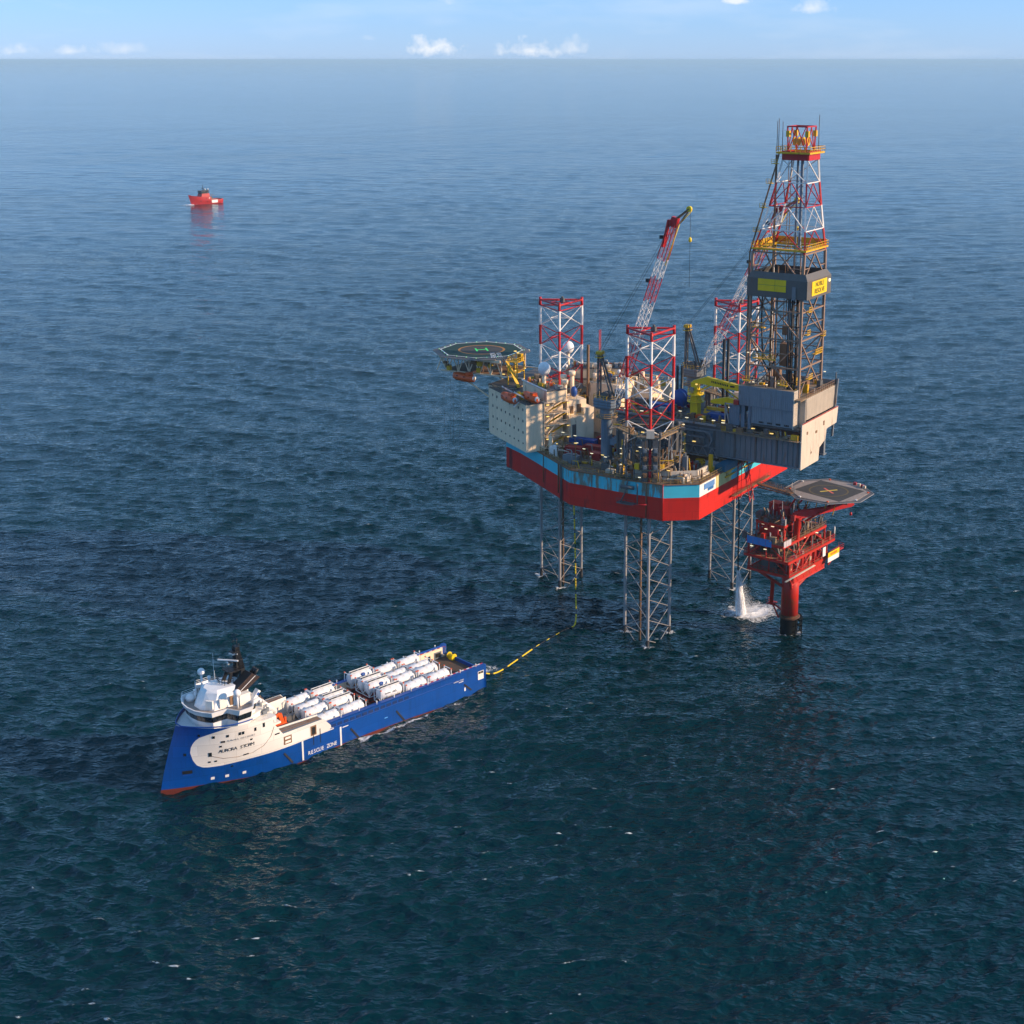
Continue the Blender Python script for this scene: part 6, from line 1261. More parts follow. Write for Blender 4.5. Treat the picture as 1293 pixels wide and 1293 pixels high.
# ------------------------------------------------------------------ wellhead platform on one column
PLAT = Frame(0, 0, 0); PLAT.m = RIG.m @ Matrix.Translation((-30.5, 1.0, 0)) @ Matrix.Rotation(R(-6.1), 4, 'Z'); PLAT.ang = RIG.ang - R(6.1)
def build_platform():
    t = thing('wellhead_platform', 'red wellhead platform on a single column beneath the derrick', 'platform', PLAT)
    M_wet = paint('weed_black_steel', (0.006, 0.007, 0.007), 0.9, .3, dirtcol=(.015, .015, .012), spec=0.1); M_tide = paint('tidal_rust', (0.10, 0.035, 0.015), .7, .5, rust=.4)
    q = MB(); q.cur = 1; q.tube((0, 0, -8), (0, 0, 4.0), 2.35, n=28); q.cur = 2; q.tube((0, 0, 4.0), (0, 0, 5.2), 2.36, n=28, cap=False); q.cur = 0; q.tube((0, 0, 5.2), (0, 0, 19.0), 2.3, n=28); q.build('column', [M_platred, M_wet, M_tide], t)
    for a in (150, 195, 240, 285, 330):
        q = MB(); x, y = 3.5*math.cos(R(a)), 3.5*math.sin(R(a)); q.tube((x, y, -4), (x, y, 4.6), .2, n=6); q.build('landing_fender', M_wet, t)
    for z in (1.2, 2.8, 4.4):
        q = MB(); pts = [(3.5*math.cos(R(a)), 3.5*math.sin(R(a)), z) for a in range(140, 341, 20)]; q.path(pts, .15, 6); q.build('landing_rail', M_wet, t)
    q = MB(); q.lathe([(2.3, 4.5), (2.95, 4.5), (2.95, 4.65), (2.3, 4.65)], n=20); q.build('landing_walkway', M_tide, t)
    q = MB(); q.beam((5.2, .8, 7.4), (3.4, 3.6, 14.8), 1.0, .3); q.bb(4.2, 6.2, -.6, 2.0, 7.2, 7.4); q.rail([(6.2, 2, 7.4), (6.2, -.6, 7.4)], 1.1); q.beam((5.2, .4, 7.2), (2.2, 0, 5.6), .4); q.beam((2.4, 1.5, 3.8), (5, .6, 7.2), .3); q.build('column_stair', M_platred, t)
    for (p0, p1) in (((1.6, 1.6, 13.2), (7.0, 5.8, 17.8)), ((-1.4, -1.4, 13.2), (-2.8, -11.5, 17.8)), ((1.5, -1.6, 13.2), (7.5, -10, 17.8)), ((-1.2, 1.6, 13.2), (-2.8, 6.0, 17.8))): bar('knee_brace', p0, p1, .42, M_platred, t)
    # decks: beams, grating, railing for each level
    for k, (z, x0, x1, y0, y1) in enumerate(((18.4, -3.2, 9.6, -14.5, 6.6), (23.0, -3.8, 9.6, -17.0, 8.6), (27.4, -2.6, 8.6, -14.0, 9.4), (31.6, -.4, 8.2, -8.5, 5.2))):
        q = MB(); q.bb(x0 + .15, x1 - .15, y0 + .15, y1 - .15, z - .1, z); q.build('deck_grating', M_grate, t)
        for (p0, p1) in (((x0, y0), (x0, y1)), ((x0, y1), (x1, y1)), ((x1, y1), (x1, y0)), ((x1, y0), (x0, y0))): bar('deck_edge_beam', (*p0, z - .35), (*p1, z - .35), .3, M_platred, t, 'box', .7)
        q = MB(); q.rail([(x0, y0, z), (x0, y1, z), (x1, y1, z), (x1, y0, z)], 1.2, True, .06, 1.5); q.build('deck_railing', M_platred if k < 2 else M_brown, t)
        for y in np.arange(y0 + 2.5, y1 - 1, 3.0): bar('deck_joist', (x0, y, z - .4), (x1, y, z - .4), .14, M_platred, t, 'box', .45)
    # posts and bracing between levels
    for (z0, z1, x0, x1, y0, y1) in ((18.4, 23.0, -3.0, 9.3, -14, 6.4), (23, 27.4, -2.4, 8.4, -13.6, 8.4), (27.4, 31.6, -.2, 8, -8.2, 5)):
        ys = np.linspace(y0, y1, 4)
        for x in (x0, x1):
            for i, y in enumerate(ys):
                bar('deck_post', (x, y, z0), (x, y, z1), .26, M_platred, t)
                if i < 3 and i % 2 == 0: bar('deck_brace', (x, y, z0), (x, ys[i+1], z1), .17, M_platred, t)
                elif i < 3: bar('deck_brace', (x, y, z1), (x, ys[i+1], z0), .17, M_platred, t)
        for y in (y0, y1): xm = (x0 + x1)/2; bar('deck_brace', (x0, y, z0), (xm, y, z1), .17, M_platred, t); bar('deck_brace', (x1, y, z0), (xm, y, z1), .17, M_platred, t); bar('deck_post', (xm, y, z0), (xm, y, z1), .2, M_platred, t)
    # lower truss under the first deck, long white pipes along the lit edge
    for y in np.arange(-14, 6, 3.4): bar('under_truss', (-3.0, y, 18.0), (-3.0, y + 1.7, 15.4), .18, M_platred, t); bar('under_truss', (-3.0, y + 1.7, 15.4), (-3.0, y + 3.4, 18.0), .18, M_platred, t)
    bar('under_chord', (-3.0, -13, 15.4), (-3.0, 5, 15.4), .24, M_platred, t)
    q = MB(); q.bb(-3.1, -2.9, -13, 3.6, 15.6, 17.9); q.build('spray_shield', M_platred, t)
    for k in range(2): q = MB(); q.tube((-3.7 - k*.35, -6, 18.2), (-3.7 - k*.35, 9.8, 18.0), .13, n=6); q.build('long_pipe', M_pink, t)
    # row of red cabinets on the lower deck, red boxes above
    for k in range(7):
        y = 3.4 - k * 2.35 if k else 4.6
        c = bpy.data.objects.new('wellhead_cabinet', None); link(c, t); c.location = (-1.7, y, 18.4)
        q = MB(); q.bb(-.9, .9, -.85, .85, 0, 3.1); q.build('cabinet_body', M_cont, c)
        q = MB(); q.box((-.94, .1, 1.6), (.05, .5, 1.1)); q.build('cabinet_label', M_pink, c); q = MB(); q.box((-.94, -.55, 1.5), (.05, .18, 2.4)); q.build('door_seam', M_platred, c)
    for (x, y, z, sx, sy, sz, mt) in ((2.1, .6, 31.6, 2.6, 2.4, 3.4, M_cont), (6.6, -2.6, 31.6, 3.0, 3.0, 3.2, M_cont), (6.2, 2.5, 27.4, 3.2, 3.6, 3.6, M_cont), (2.5, 4.2, 27.4, 2.4, 2.6, 3.0, M_cont), (5, -6, 31.6, 2.5, 3, 2.2, M_brown), (3, -8, 27.4, 4, 3, 2.6, M_dgrey), (5, -3, 23, 5, 5, 3.6, M_dgrey), (4, 2, 18.4, 5, 6, 3.8, M_dgrey), (5, -8, 18.4, 5, 5, 3.6, M_brown), (1.2, -10.6, 23, 2, 2.4, 2.8, M_cont), (2.5, 3.4, 23, 3, 2.6, 3.0, M_brown)):
        q = MB(); q.box((x, y, z + sz/2), (sx, sy, sz)); q.box((x, y, z + sz + .1), (sx*1.04, sy*1.04, .2)); q.build('equipment_house', mt, t)
    q = MB(); q.tube((8.2, 2.4, 32.8), (8.2, 4.2, 32.8), 1.0, n=14); q.build('air_tank', M_dgrey, t)
    q = MB(); q.bb(8.9, 10.0, 8.6, 9.4, 27.4, 29.2); q.build('air_tank', M_dgrey, t)
    for k in range(4): q = MB(); q.bb(.8 + k*1.9, 2.6 + k*1.9, 9.42, 9.56, 26.4, 28.4); q.build('blue_screen', paint('tarpaulin_blue', (.04, .22, .58), .6, .2) if k == 0 else MAT['tarpaulin_blue'], t)
    for k in range(3): q = MB(); q.bb(-2.78, -2.66, 8.0 - k*1.3, 9.2 - k*1.3, 27.0, 28.6); q.build('white_screen', paint('tarpaulin_white', (.48, .44, .46), .6, .2) if k == 0 else MAT['tarpaulin_white'], t)
    # yellow and white name board
    q = MB(); q.bb(-4.5, -4.42, -18.8, -12.4, 18.6, 20.0); q.build('yellow_board', M_signy, t); q = MB(); q.bb(-4.5, -4.42, -18.8, -12.4, 17.2, 18.57); q.build('white_board', M_white, t)
    q = MB(); q.bb(-4.0, -3.9, -11.8, -10.2, 19.4, 22.0); q.build('white_board', M_white, t)
    worn_marks('board_mark', 6, 3.8, .7, face_matrix((-4.52, -15.6, 19.3), (0, -1, 0), (0, 0, 1)), M_orange, t)
    # end walkway on the far side
    q = MB(); q.bb(-4.2, -2.6, -22, -14.5, 18.8, 19.0); q.rail([(-4.2, -14.5, 19), (-4.2, -22, 19), (-2.6, -22, 19)], 1.2); q.beam((-3.4, -14.6, 15.8), (-3.4, -21, 18.8), .3); q.build('end_walkway', M_platred, t)
    q = MB(); q.tube((-3.6, -17.2, 23), (-3.6, -17.2, 26.2), .2, n=6); q.build('lamp_post', M_white, t)
    rng = random.Random(31)
    for k in range(260):
        z, x0, x1, y0, y1 = rng.choice(((18.4, -2.6, 9, -14, 6), (23, -3.2, 9, -16, 8), (27.4, -2, 8, -13.5, 9), (31.6, 0, 8, -8, 5)))
        x = x0 + rng.random()**2.0 * (x1 - x0); yy_ = rng.random(); y = rng.uniform(y0, y1); h_ = rng.uniform(.5, 2.6); q = MB()
        if k % 4 == 0: q.tube((x, y, z), (x, y, z + h_), rng.uniform(.1, .35), n=7)
        elif k % 4 == 1: q.box((x, y, z + h_/2), (rng.uniform(.4, 1.5), rng.uniform(.4, 1.5), h_))
        elif k % 4 == 2: q.tube((x, y, z + h_), (x, y + rng.uniform(-4, 4), z + h_), .13, n=6); q.beam((x, y, z), (x, y, z + h_), .12)
        else: q.beam((x, y, z), (x + rng.uniform(-2, 2), y, z + 3.6), .5, .12)
        q.build('deck_equipment', rng.choice((M_brown, M_cont, M_dgrey, M_grate, M_dgrey, M_brown, M_lgrey, M_platred)), t)
    for (x, y, z) in ((6.5, 4.4, 30.6), (3.0, 5.4, 30.8), (5.5, 4.6, 29.4), (1.4, 4.8, 30.0), (-2.4, -2, 27.0), (-3, -8, 26.8), (-2.8, 2, 22.4), (-3, -9, 22.4), (7, 9.2, 25.6), (3, 9, 25.4)):
        q = MB(); q.box((x, y, z), (.8, .35, .14)); q.build('floodlight', M_lamp, t)
    for (x, y) in ((-1.5, 2.4), (1.5, 3.2), (4.0, 3.6), (-.3, -1.0)):
        q = MB(); q.tube((x, y, 27.4), (x, y, 37.5), .1, n=5); q.build('vent_mast', M_lgrey, t)
    # helideck
    h = bpy.data.objects.new('helideck', None); link(h, t); h.location = (-4.2, -11.6, 38.0); h.rotation_euler = (0, 0, R(4))
    def octo(r, o_=22.5): return [(r*math.cos(R(o_ + 45*i)), r*math.sin(R(o_ + 45*i))) for i in range(8)]
    q = MB(); q.prism(octo(10.6), -.5, 0); q.build('deck', M_gratedeck, h)
    sq = [(9.0, 1.0), (.6, 9.2), (-8.6, -.6), (-.6, -9.4)]; sq = [(8.3, 4.2), (-6.4, 7.6), (-8.2, -5.2), (6.0, -8.0)]
    q = MB(); q.add([(x, y, .012) for x, y in sq], [(0, 1, 2, 3)]); q.build('landing_square', M_ddeck, h, fix=False)
    n_ = 36; cs = [(math.cos(2*math.pi*i/n_), math.sin(2*math.pi*i/n_)) for i in range(n_)]
    q = MB(); q.add([(4.9*x, 4.9*y, .02) for x, y in cs] + [(5.4*x, 5.4*y, .02) for x, y in cs], [(i, (i+1) % n_, n_+(i+1) % n_, n_+i) for i in range(n_)]); q.build('landing_ring', paint('worn_ring_marking', (.12, .09, .04), .8, .4, streak=False), h, fix=False)
    for a_, mt in ((R(52), MAT['sign_yellow']), (R(-38), M_orange)):
        c_, s_ = math.cos(a_), math.sin(a_); q = MB(); q.add([(x*c_ - y*s_, x*s_ + y*c_, .028 if mt is M_orange else .034) for x, y in ((-2.6, -.3), (2.6, -.3), (2.6, .3), (-2.6, .3))], [(0, 1, 2, 3)]); q.build('cross_marking', mt, h, fix=False)
    o8, i8 = octo(12.0), octo(10.65); q = MB(); q.add([(x, y, -.15) for x, y in o8] + [(x, y, -.1) for x, y in i8] + [(x, y, -.22) for x, y in o8] + [(x, y, -.2) for x, y in i8], [(i, (i+1) % 8, 8+(i+1) % 8, 8+i) for i in range(8)] + [(16+i, 16+(i+1) % 8, 24+(i+1) % 8, 24+i) for i in range(8)] + [(i, (i+1) % 8, 16+(i+1) % 8, 16+i) for i in range(8)]); q.build('safety_net', M_dgrey, h)
    q = MB()
    for i in range(8): q.beam((*o8[i], -.12), (*o8[(i+1) % 8], -.12), .14)
    q.build('net_rim', M_lgrey, h)
    for i in range(8):
        x, y = i8[i]; q = MB(); q.box((x*.98, y*.98, .15), (.5, .4, .3)); q.build('edge_lamp', M_white if i % 2 else M_orange, h)
    for k, (x, y) in enumerate(((-5, -8.8), (-6.2, -8.2), (-7, -7.6), (-3.6, -9.4))):
        q = MB(); q.box((x, y, .35), (.8, .7, .7)); q.build('fire_cabinet', M_cont if k % 2 else M_pink, h)
    q = MB(); q.rail([(9.4, 3.0, 0), (8.4, 5.6, 0)], 1.5, False, .06, .6); q.rail([(7.8, 6.2, 0), (6.4, 7.6, 0)], 1.5, False, .06, .5); q.build('stair_railing', M_lgrey, h)
    for (x, y) in ((-6, 6), (6, 6), (6, -5), (-5, -5)): bar('helideck_strut', (x, y, -.5), (x*.55 + 5.5, y*.5 + 6.5, -6.4), .26, M_platred, h)
    for k in range(5): bar('under_beam', (-8, -6 + k*3, -.8), (8, -6 + k*3, -.8), .2, M_brown, h, 'box', .5)
    for k in range(5): bar('under_brace', (-5 + k*2.6, 6.4, -.8), (-4 + k*2.6, 6.0, -4.6), .12, M_yellow, h)
    return t
build_platform()
def build_platform_crane():
    t = thing('platform_crane', 'red box boom crane stretched out under the platform helideck', 'crane', PLAT, (-2.2, 1.6, 27.4))
    q = MB(); q.lathe([(.85, 0), (.85, 5.2), (1.2, 5.4), (1.2, 6.2)], n=16); q.build('pedestal', M_platred, t)
    q = MB(); d = Vector((-8.4, -15.8, 1.0)); d = d.normalized(); sd_ = Vector((-d.y, d.x, 0)).normalized()*.45
    P = [(-1.4, 5.8), (-1.2, 7.4), (1.0, 7.8), (8.0, 7.9), (17.4, 8.0), (17.8, 7.4), (17.0, 7.0), (8.0, 6.2), (1.5, 5.7)]
    vs = [Vector((d.x*x, d.y*x, z)) - sd_ for x, z in P] + [Vector((d.x*x, d.y*x, z)) + sd_ for x, z in P]; n = len(P)
    q.add(vs, [tuple(range(n)), tuple(reversed(range(n, 2*n)))] + [(i, (i+1) % n, n+(i+1) % n, n+i) for i in range(n)]); q.build('boom', M_red, t)
    e = Vector((d.x*17, d.y*17, 7.0)); q = MB(); q.tube(e, e - Vector((0, 0, 1.8)), .05, n=5); q.build('hoist_wire', M_black, t); q = MB(); q.lathe([(.05, -.5), (.35, -.3), (.35, .3), (.05, .5)], c=e - Vector((0, 0, 2.2)), n=10); q.build('hook_block', M_red, t)
    q = MB(); q.tube((d.x*.6, d.y*.6, 4.6), (d.x*5, d.y*5, 6.2), .2, n=8); q.build('luffing_ram', M_lgrey, t)
    q = MB(); q.box((.4, 1.4, 6.2), (1.2, 1.0, 1.6)); q.build('operator_cab', M_cont, t)
build_platform_crane()
# gangway between the rig transom and the platform
t = thing('gangway', 'rusty gangway from the rig stern to the platform helideck', 'gangway', RIG, (-17, -5.5, 38.2)); q = MB(); e = Vector((-11.5, 3.0, -.2))
q.beam((0, 0, 0), e, 1.3, .2); q.build('walkway', M_brown, t)
for s_ in (-.6, .6):
    q = MB(); q.rail([(0, s_, .1), (e.x, e.y + s_, e.z + .1)], 1.2, False, .05, 1.2); q.build('handrail', M_brown, t)
q = MB(); q.beam((0, 0, -1.0), e - Vector((0, 0, .6)), .25)
for k in range(6): f0, f1 = k/6, (k+.5)/6; q.beam(e*f0, e*f1 + Vector((0, 0, -.9)), .12); q.beam(e*f1 + Vector((0, 0, -.9)), e*((k+1)/6), .12)
q.build('under_truss', M_brown, t)
# ------------------------------------------------------------------ transfer hose from rig to ship
def build_hose():
    t = thing('transfer_hose', 'yellow and black banded hose running from the rig to the ship stern', 'hose', None, (2.1, 369.0, 0))
    O = Vector((2.1, 369, 0)); top = RIG.m @ Vector((18.2, 33.6, 36.6)); st = SHIP.m @ Vector((-.2, 7.2, 3.6))
    key = [top, top.lerp(Vector((2.0, 369.3, 18)), .6), Vector((2.0, 369.2, 12)), Vector((2.15, 369, 3)), Vector((1.7, 368.2, .45)), Vector((.4, 366.6, .35)), Vector((-1.4, 365, .25)), Vector((-4.2, 360.6, .3)), Vector((-7.6, 355.4, .35)), Vector((-10.2, 350.8, .35)), Vector((-13.6, 344.6, .35)), Vector((-16.8, 338.6, .5)), Vector((-19.0, 334.2, 1.4)), st]
    pts = []
    for i in range(len(key) - 1):
        p0, p1, p2, p3 = key[max(0, i-1)], key[i], key[i+1], key[min(len(key)-1, i+2)]
        for k in range(10):
            u = k / 10; pts.append(.5*((2*p1) + (p2 - p0)*u + (2*p0 - 5*p1 + 4*p2 - p3)*u*u + (3*p1 - p0 - 3*p2 + p3)*u**3))
    pts.append(key[-1]); cum = [0]
    for a, b in zip(pts[:-1], pts[1:]): cum.append(cum[-1] + (b - a).length)
    def at(s):
        i = min(len(pts) - 2, max(0, int(np.searchsorted(cum, s)) - 1)); return pts[i].lerp(pts[i+1], (s - cum[i]) / max(1e-6, cum[i+1] - cum[i]))
    s = 0.0; k = 0; Lt = cum[-1]
    while s < Lt - .2:
        f = s / Lt
        yel = k % 2 == 0
        ln = (3.4 if yel else 1.3) if f < .34 else ((4.4 if yel else 1.4) if f < .46 else (5.2 if yel else 2.2))
        mt, r = (M_byellow, .19) if yel else (M_rubber, .13)
        if .49 < f < .66: mt, r, ln = (M_byellow if k % 3 == 0 else M_rubber), .10, 1.6
        e = min(Lt, s + ln); n = max(2, int((e - s) / .8)); q = MB(); q.path([at(s + (e - s)*i/n) - O for i in range(n + 1)], r, 8); q.build('hose_section', mt, t); s = e; k += 1
build_hose()
# ------------------------------------------------------------------ cooling water falling from the rig
def wave_at(x, y):
    X = np.array(x, dtype=np.float32); Y = np.array(y, dtype=np.float32); H, DX, DY, CR = waves(X, Y, np.full_like(X, .9)); return H, DX, DY
def build_outfall():
    src = RIG.m @ Vector((-12.6, -3.9, 12.6)); hit = RIG.m @ Vector((-14.9, -4.0, 0)); rng = np.random.default_rng(8)
    t = thing('discharge_hose', 'black discharge hose hanging from the rig stern above the white splash', 'hose', None, src); q = MB()
    tp = RIG.m @ Vector((-11.2, -5.6, 37)); q.path([Vector((0, 0, 0)), Vector((-.1, .1, 4)), (tp - src)*.5 + Vector((.2, 0, 0)), tp - src], .2, 7); q.build('hose_length', M_rubber, t)
    m = bpy.data.materials.new('falling_water'); m.use_nodes = True; N = m.node_tree.nodes; L = m.node_tree.links; b = N['Principled BSDF']
    b.inputs['Base Color'].default_value = (.92, .92, .93, 1); b.inputs['Roughness'].default_value = .6; b.inputs['Subsurface Weight'].default_value = 0
    tcn = N.new('ShaderNodeTexCoord'); mp_ = N.new('ShaderNodeMapping'); mp_.inputs['Scale'].default_value = (1.3, 1.3, .12); nz_ = N.new('ShaderNodeTexNoise'); nz_.inputs['Scale'].default_value = 1.5; nz_.inputs['Detail'].default_value = 6; nz_.inputs['Roughness'].default_value = .7
    L.new(tcn.outputs['Object'], mp_.inputs[0]); L.new(mp_.outputs[0], nz_.inputs['Vector']); rp_ = N.new('ShaderNodeValToRGB'); rp_.color_ramp.elements[0].position = .36; rp_.color_ramp.elements[1].position = .58; L.new(nz_.outputs[0], rp_.inputs[0]); L.new(rp_.outputs[0], b.inputs['Alpha'])
    # column of water: nested ragged sheaths
    q = MB(); q.smooth = True
    for sh in range(5):
        vs = []; n = 14; K = 22; d = hit - src
        for k in range(K + 1):
            f = k / K; c = d * f + Vector((d.x, d.y, 0)) * 0.0 + Vector((0, 0, 0)); c.x = d.x * f; c.y = d.y * f; c.z = d.z * (f ** 1.15)
            r = (.34 + 1.05 * f) * (.3 + .22 * sh)
            for i in range(n):
                an = 2*math.pi*i/n; rr = r * (.92 + .16 * rng.random()); vs.append((c.x + rr*math.cos(an) + .3*sh*f*sd.x*-1, c.y + rr*math.sin(an), c.z))
        q.add(vs, [(k*n + i, k*n + (i+1) % n, (k+1)*n + (i+1) % n, (k+1)*n + i) for k in range(K) for i in range(n)])
    o = q.build('water_column', m, None); o.location = src; tag(o, 'white column of discharged water falling beside the leg', 'falling water')
    # flying spray: small drops thrown to the lee side
    q = MB(); lee = (RIG.m.to_3x3() @ Vector((-.45, -.9, 0))).normalized(); side = Vector((-lee.y, lee.x, 0))
    def drop(p, r):
        a, b_, c, e = [Vector(rng.normal(0, 1, 3)).normalized() * r for _ in range(4)]; i = len(q.v); q.v += [tuple(p + a), tuple(p + b_), tuple(p + c), tuple(p + e)]; q.f += [(i, i+1, i+2), (i, i+1, i+3), (i+1, i+2, i+3), (i, i+2, i+3)]; q.mi += [0]*4; q.sm += [False]*4
    for _ in range(9000):
        f = rng.random() ** .6; c = (hit - src) * f; sp = .3 + 1.1*f; drop(Vector((c.x, c.y, (hit - src).z * f**1.15)) + lee * abs(rng.normal(0, 2.2)) * f + side * rng.normal(0, sp*.6) + Vector((0, 0, rng.normal(0, .2))), .015 + .04*rng.random())
    for _ in range(9000):
        r = abs(rng.normal(0, 1)) * 4.2; an = rng.normal(0, 1.0); h_ = max(0, rng.normal(0, 1)) * 2.6 * max(.12, 1 - r/9.0)
        drop(hit - src + lee * (r * math.cos(an)) + side * (r * math.sin(an)) + Vector((0, 0, .25 + h_)), .02 + .05*rng.random())
    md = paint('spray_white', (.84, .85, .87), .6, 0.0); o = q.build('spray', md, None, fix=False); o.location = src; tag(o, 'white spray drifting from the discharge splash', kind='stuff')
    # foam riding on the waves
    def foam_patch(name, cx, cy_, rx, ry, rot, sc, lo, hi, seed):
        nr, na = 26, 64; rr = np.linspace(0, 1, nr); aa = np.linspace(0, 2*np.pi, na, endpoint=False); Rr, Aa = np.meshgrid(rr, aa, indexing='ij')
        wob = 1 + .12*np.sin(3*Aa + seed) + .08*np.sin(7*Aa + 2*seed) + .05*np.sin(13*Aa + seed*3)
        lx = Rr*np.cos(Aa)*rx*wob; ly = Rr*np.sin(Aa)*ry*wob; X = cx + lx*math.cos(rot) - ly*math.sin(rot); Y = cy_ + lx*math.sin(rot) + ly*math.cos(rot)
        H, DX, DY = wave_at(X, Y); co = np.stack([X + DX - cx, Y + DY - cy_, H + .10], -1).reshape(-1, 3); idx = np.arange(nr*na).reshape(nr, na)
        fs = np.stack([idx[:-1], np.roll(idx[:-1], -1, 1), np.roll(idx[1:], -1, 1), idx[1:]], -1).reshape(-1, 4)
        me = bpy.data.meshes.new(name); me.from_pydata(co.tolist(), [], fs[:, ::-1].tolist()); at_ = me.attributes.new('rad', 'FLOAT', 'POINT'); at_.data.foreach_set('value', Rr.astype(np.float32).ravel()); me.polygons.foreach_set('use_smooth', [True]*len(fs)); me.update()
        m = bpy.data.materials.new(name + '_foam'); m.use_nodes = True; N = m.node_tree.nodes; L = m.node_tree.links; b = N['Principled BSDF']; b.inputs['Base Color'].default_value = (.84, .86, .88, 1); b.inputs['Roughness'].default_value = .7
        tcn = N.new('ShaderNodeTexCoord'); nz_ = N.new('ShaderNodeTexNoise'); nz_.inputs['Scale'].default_value = sc; nz_.inputs['Detail'].default_value = 7; nz_.inputs['Roughness'].default_value = .72; nz_.inputs['Distortion'].default_value = .6; L.new(tcn.outputs['Object'], nz_.inputs['Vector'])
        ra_ = N.new('ShaderNodeAttribute'); ra_.attribute_name = 'rad'; mm = N.new('ShaderNodeMath'); mm.operation = 'MULTIPLY'; mm.inputs[1].default_value = .42; L.new(ra_.outputs['Fac'], mm.inputs[0]); sb_ = N.new('ShaderNodeMath'); sb_.operation = 'SUBTRACT'; L.new(nz_.outputs[0], sb_.inputs[0]); L.new(mm.outputs[0], sb_.inputs[1])
        rm_ = N.new('ShaderNodeMapRange'); rm_.inputs[1].default_value = lo; rm_.inputs[2].default_value = hi; L.new(sb_.outputs[0], rm_.inputs[0]); L.new(rm_.outputs[0], b.inputs['Alpha']); me.materials.append(m)
        o = bpy.data.objects.new(name, me); COL.objects.link(o); o.location = (cx, cy_, 0); return tag(o, kind='stuff')
    fc = hit + lee * 2.6; tag(foam_patch('splash_foam', fc.x, fc.y, 8.4, 6.6, math.atan2(lee.y, lee.x), .8, .05, .30, 1.0), 'white ring of foam where the discharge hits the sea')
    lc = [RIG.m @ Vector((x, y, 0)) for x, y in ((43.8 - 3.4, 6.0), (-3.4, 31.5), (-30.5, 1.0), (6.9, 25.5), (-3.4, 19.5), (-3.4, -19.5), (50.7, 0))]
    for i, c in enumerate(lc): tag(foam_patch('wash_foam', c.x, c.y, 4.4 if i == 2 else 2.4, 3.8 if i == 2 else 1.9, .4, .9, .19, .42, 2.0 + i), 'faint wash of foam at the waterline')
    p = SHIP.m @ Vector((30, 10.0, 0)); tag(foam_patch('ship_wash', p.x, p.y, 34, 1.5, SHIP.ang, .5, .33, .55, 5.0), 'thin wash of foam along the ship side')
    p = Frame(-379.0, 1568.0, R(226)).m @ Vector((38, 0, 0)); tag(foam_patch('bow_wash', p.x, p.y, 9, 5.5, R(226), .35, .10, .3, 4.0), 'white water under the bow of the distant red vessel')
    p = SHIP.m @ Vector((-7, -1.0, 0)); tag(foam_patch('stern_wash', p.x, p.y, 9, 6, SHIP.ang, .4, .32, .52, 6.0), 'thin wash of foam behind the ship stern')
build_outfall()
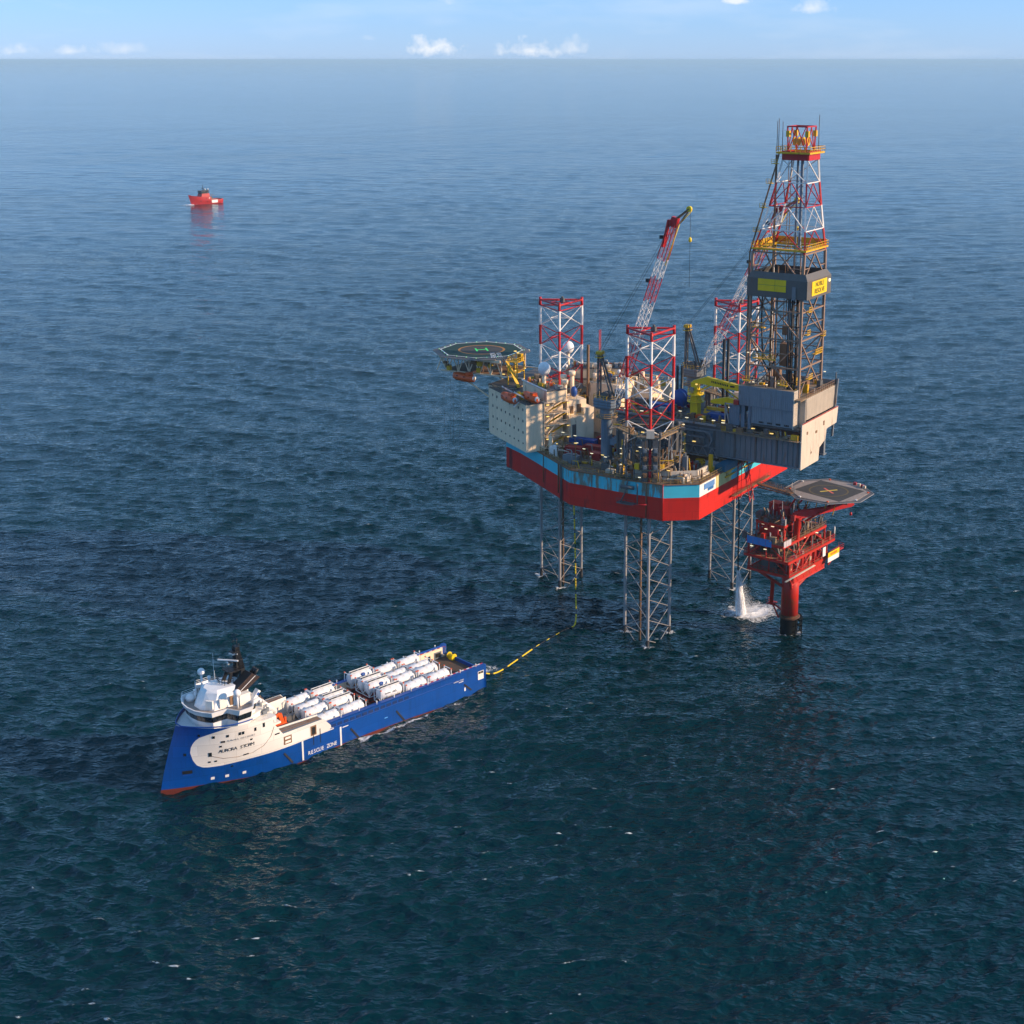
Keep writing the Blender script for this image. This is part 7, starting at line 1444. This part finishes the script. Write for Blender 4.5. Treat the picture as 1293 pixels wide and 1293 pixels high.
# ------------------------------------------------------------------ distant red standby vessel
def build_standby():
    fr = Frame(-379.0, 1568.0, R(226)); t = thing('standby_vessel', 'small red standby vessel far off on the open sea', 'ship', fr); t.scale = (.82, .85, .9)
    M_vr = paint('vessel_red', (.44, .02, .022), .5, .2)
    L = 48; st = [(0, 6.0, 5.4), (4, 6.2, 5.0), (18, 6.3, 5.0), (19, 6.3, 8.6), (30, 6.1, 9.0), (38, 5.0, 9.8), (44, 2.6, 10.8), (47, .9, 11.6), (48.4, .05, 12.0)]
    vs = []; n = 9
    for x, w, tz in st:
        for k in range(n):
            f = k/(n-1); z = -2 + (tz + 2)*f; ww = w * (.72 + .28*min(1, f*1.6)) * (1 if x < 35 else (.55 + .45*f)); xs = x - (0 if x < 40 else (1-f)*(x-40)*.55); vs.append((xs, ww, z))
    m_ = len(vs); vs += [(x, -y, z) for x, y, z in vs]; fs = []
    for i in range(len(st)-1):
        for k in range(n-1):
            a = (i*n+k, (i+1)*n+k, (i+1)*n+k+1, i*n+k+1); fs.append(a[::-1]); fs.append(tuple(v + m_ for v in a))
    fs.append(tuple(range(n)) + tuple(m_ + k for k in reversed(range(n))))
    q = MB(); q.smooth = True; q.add(vs, fs); q.build('hull', M_vr, t)
    q = MB(); q.bb(1, 18, -5.5, 5.5, 4.2, 4.5); q.build('aft_deck', M_brown, t); q = MB(); q.prism([(18, -5.8), (40, -4), (46, 0), (40, 4), (18, 5.8)], 8.4, 8.7); q.build('fore_deck', M_dgrey, t)
    for s_ in (1, -1):
        q = MB(); q.bb(8.5, 17.5, s_*6.15, s_*6.38, 1.2, 4.6); q.build('rescue_panel', M_white, t)
        q = MB(); q.bb(20, 21.5, s_*5.9, s_*6.3, 6.6, 7.8); q.build('side_panel', M_white, t)
        for a, z in ((25.5, 6.8), (24, 3.6), (33, 4.0)): q = MB(); q.box((a, s_*(6.25 if a < 30 else 5.2), z), (1.4, .3, .9)); q.build('side_opening', M_black, t)
    q = MB(); q.frustum([(19, -5), (32, -5), (32, 5), (19, 5)], 8.6, [(19.5, -4.6), (30.5, -4.6), (30.5, 4.6), (19.5, 4.6)], 12.6); q.build('deckhouse', M_vr, t)
    q = MB(); q.bb(21, 31, -4.6, 4.6, 12.6, 15.6); q.build('wheelhouse', M_black, t); q = MB(); q.bb(20.8, 31.4, -4.8, 4.8, 15.6, 16.0); q.build('wheelhouse_roof', M_dgrey, t)
    q = MB(); q.bb(21.05, 31.1, -4.7, 4.7, 13.6, 14.9); q.build('wheelhouse_window', M_glass, t)
    q = MB(); q.tube((26, 0, 16), (26, 0, 22), .35, n=8); q.bb(25, 27, -2, 2, 18.4, 18.8); q.tube((26, 0, 22), (26, 0, 25), .1, n=5); q.build('mast', M_black, t)
    for a, y in ((24.6, 2.6), (20.6, 3)): q = MB(); q.sphere((a, y, 17.4), .9, 10, 7); q.build('radome', M_radome, t)
    for s_ in (-1, 1): q = MB(); q.bb(20, 22.4, s_*2.4, s_*4, 12.6, 17); q.build('funnel', M_black, t)
    q = MB(); q.bb(15.5, 18, -4, 4, 4.5, 8); q.tube((15, 2.5, 4.5), (15, 2.5, 11), .3, n=6); q.beam((15, 2.5, 10.6), (10, 3, 9), .4); q.bb(12, 14.5, -3, 0, 4.5, 6.6); q.build('deck_gear', M_brown, t)
    q = MB(); n = 24
    q.lathe([(0.2, .25), (1.0, .45), (1.0, .1)], n=20, M=Matrix.Translation((45.5, 0, 0)) @ Matrix.Diagonal((4.5, 3.6, 1, 1))); q.build('bow_wave', MAT['spray_white'], t)
build_standby()
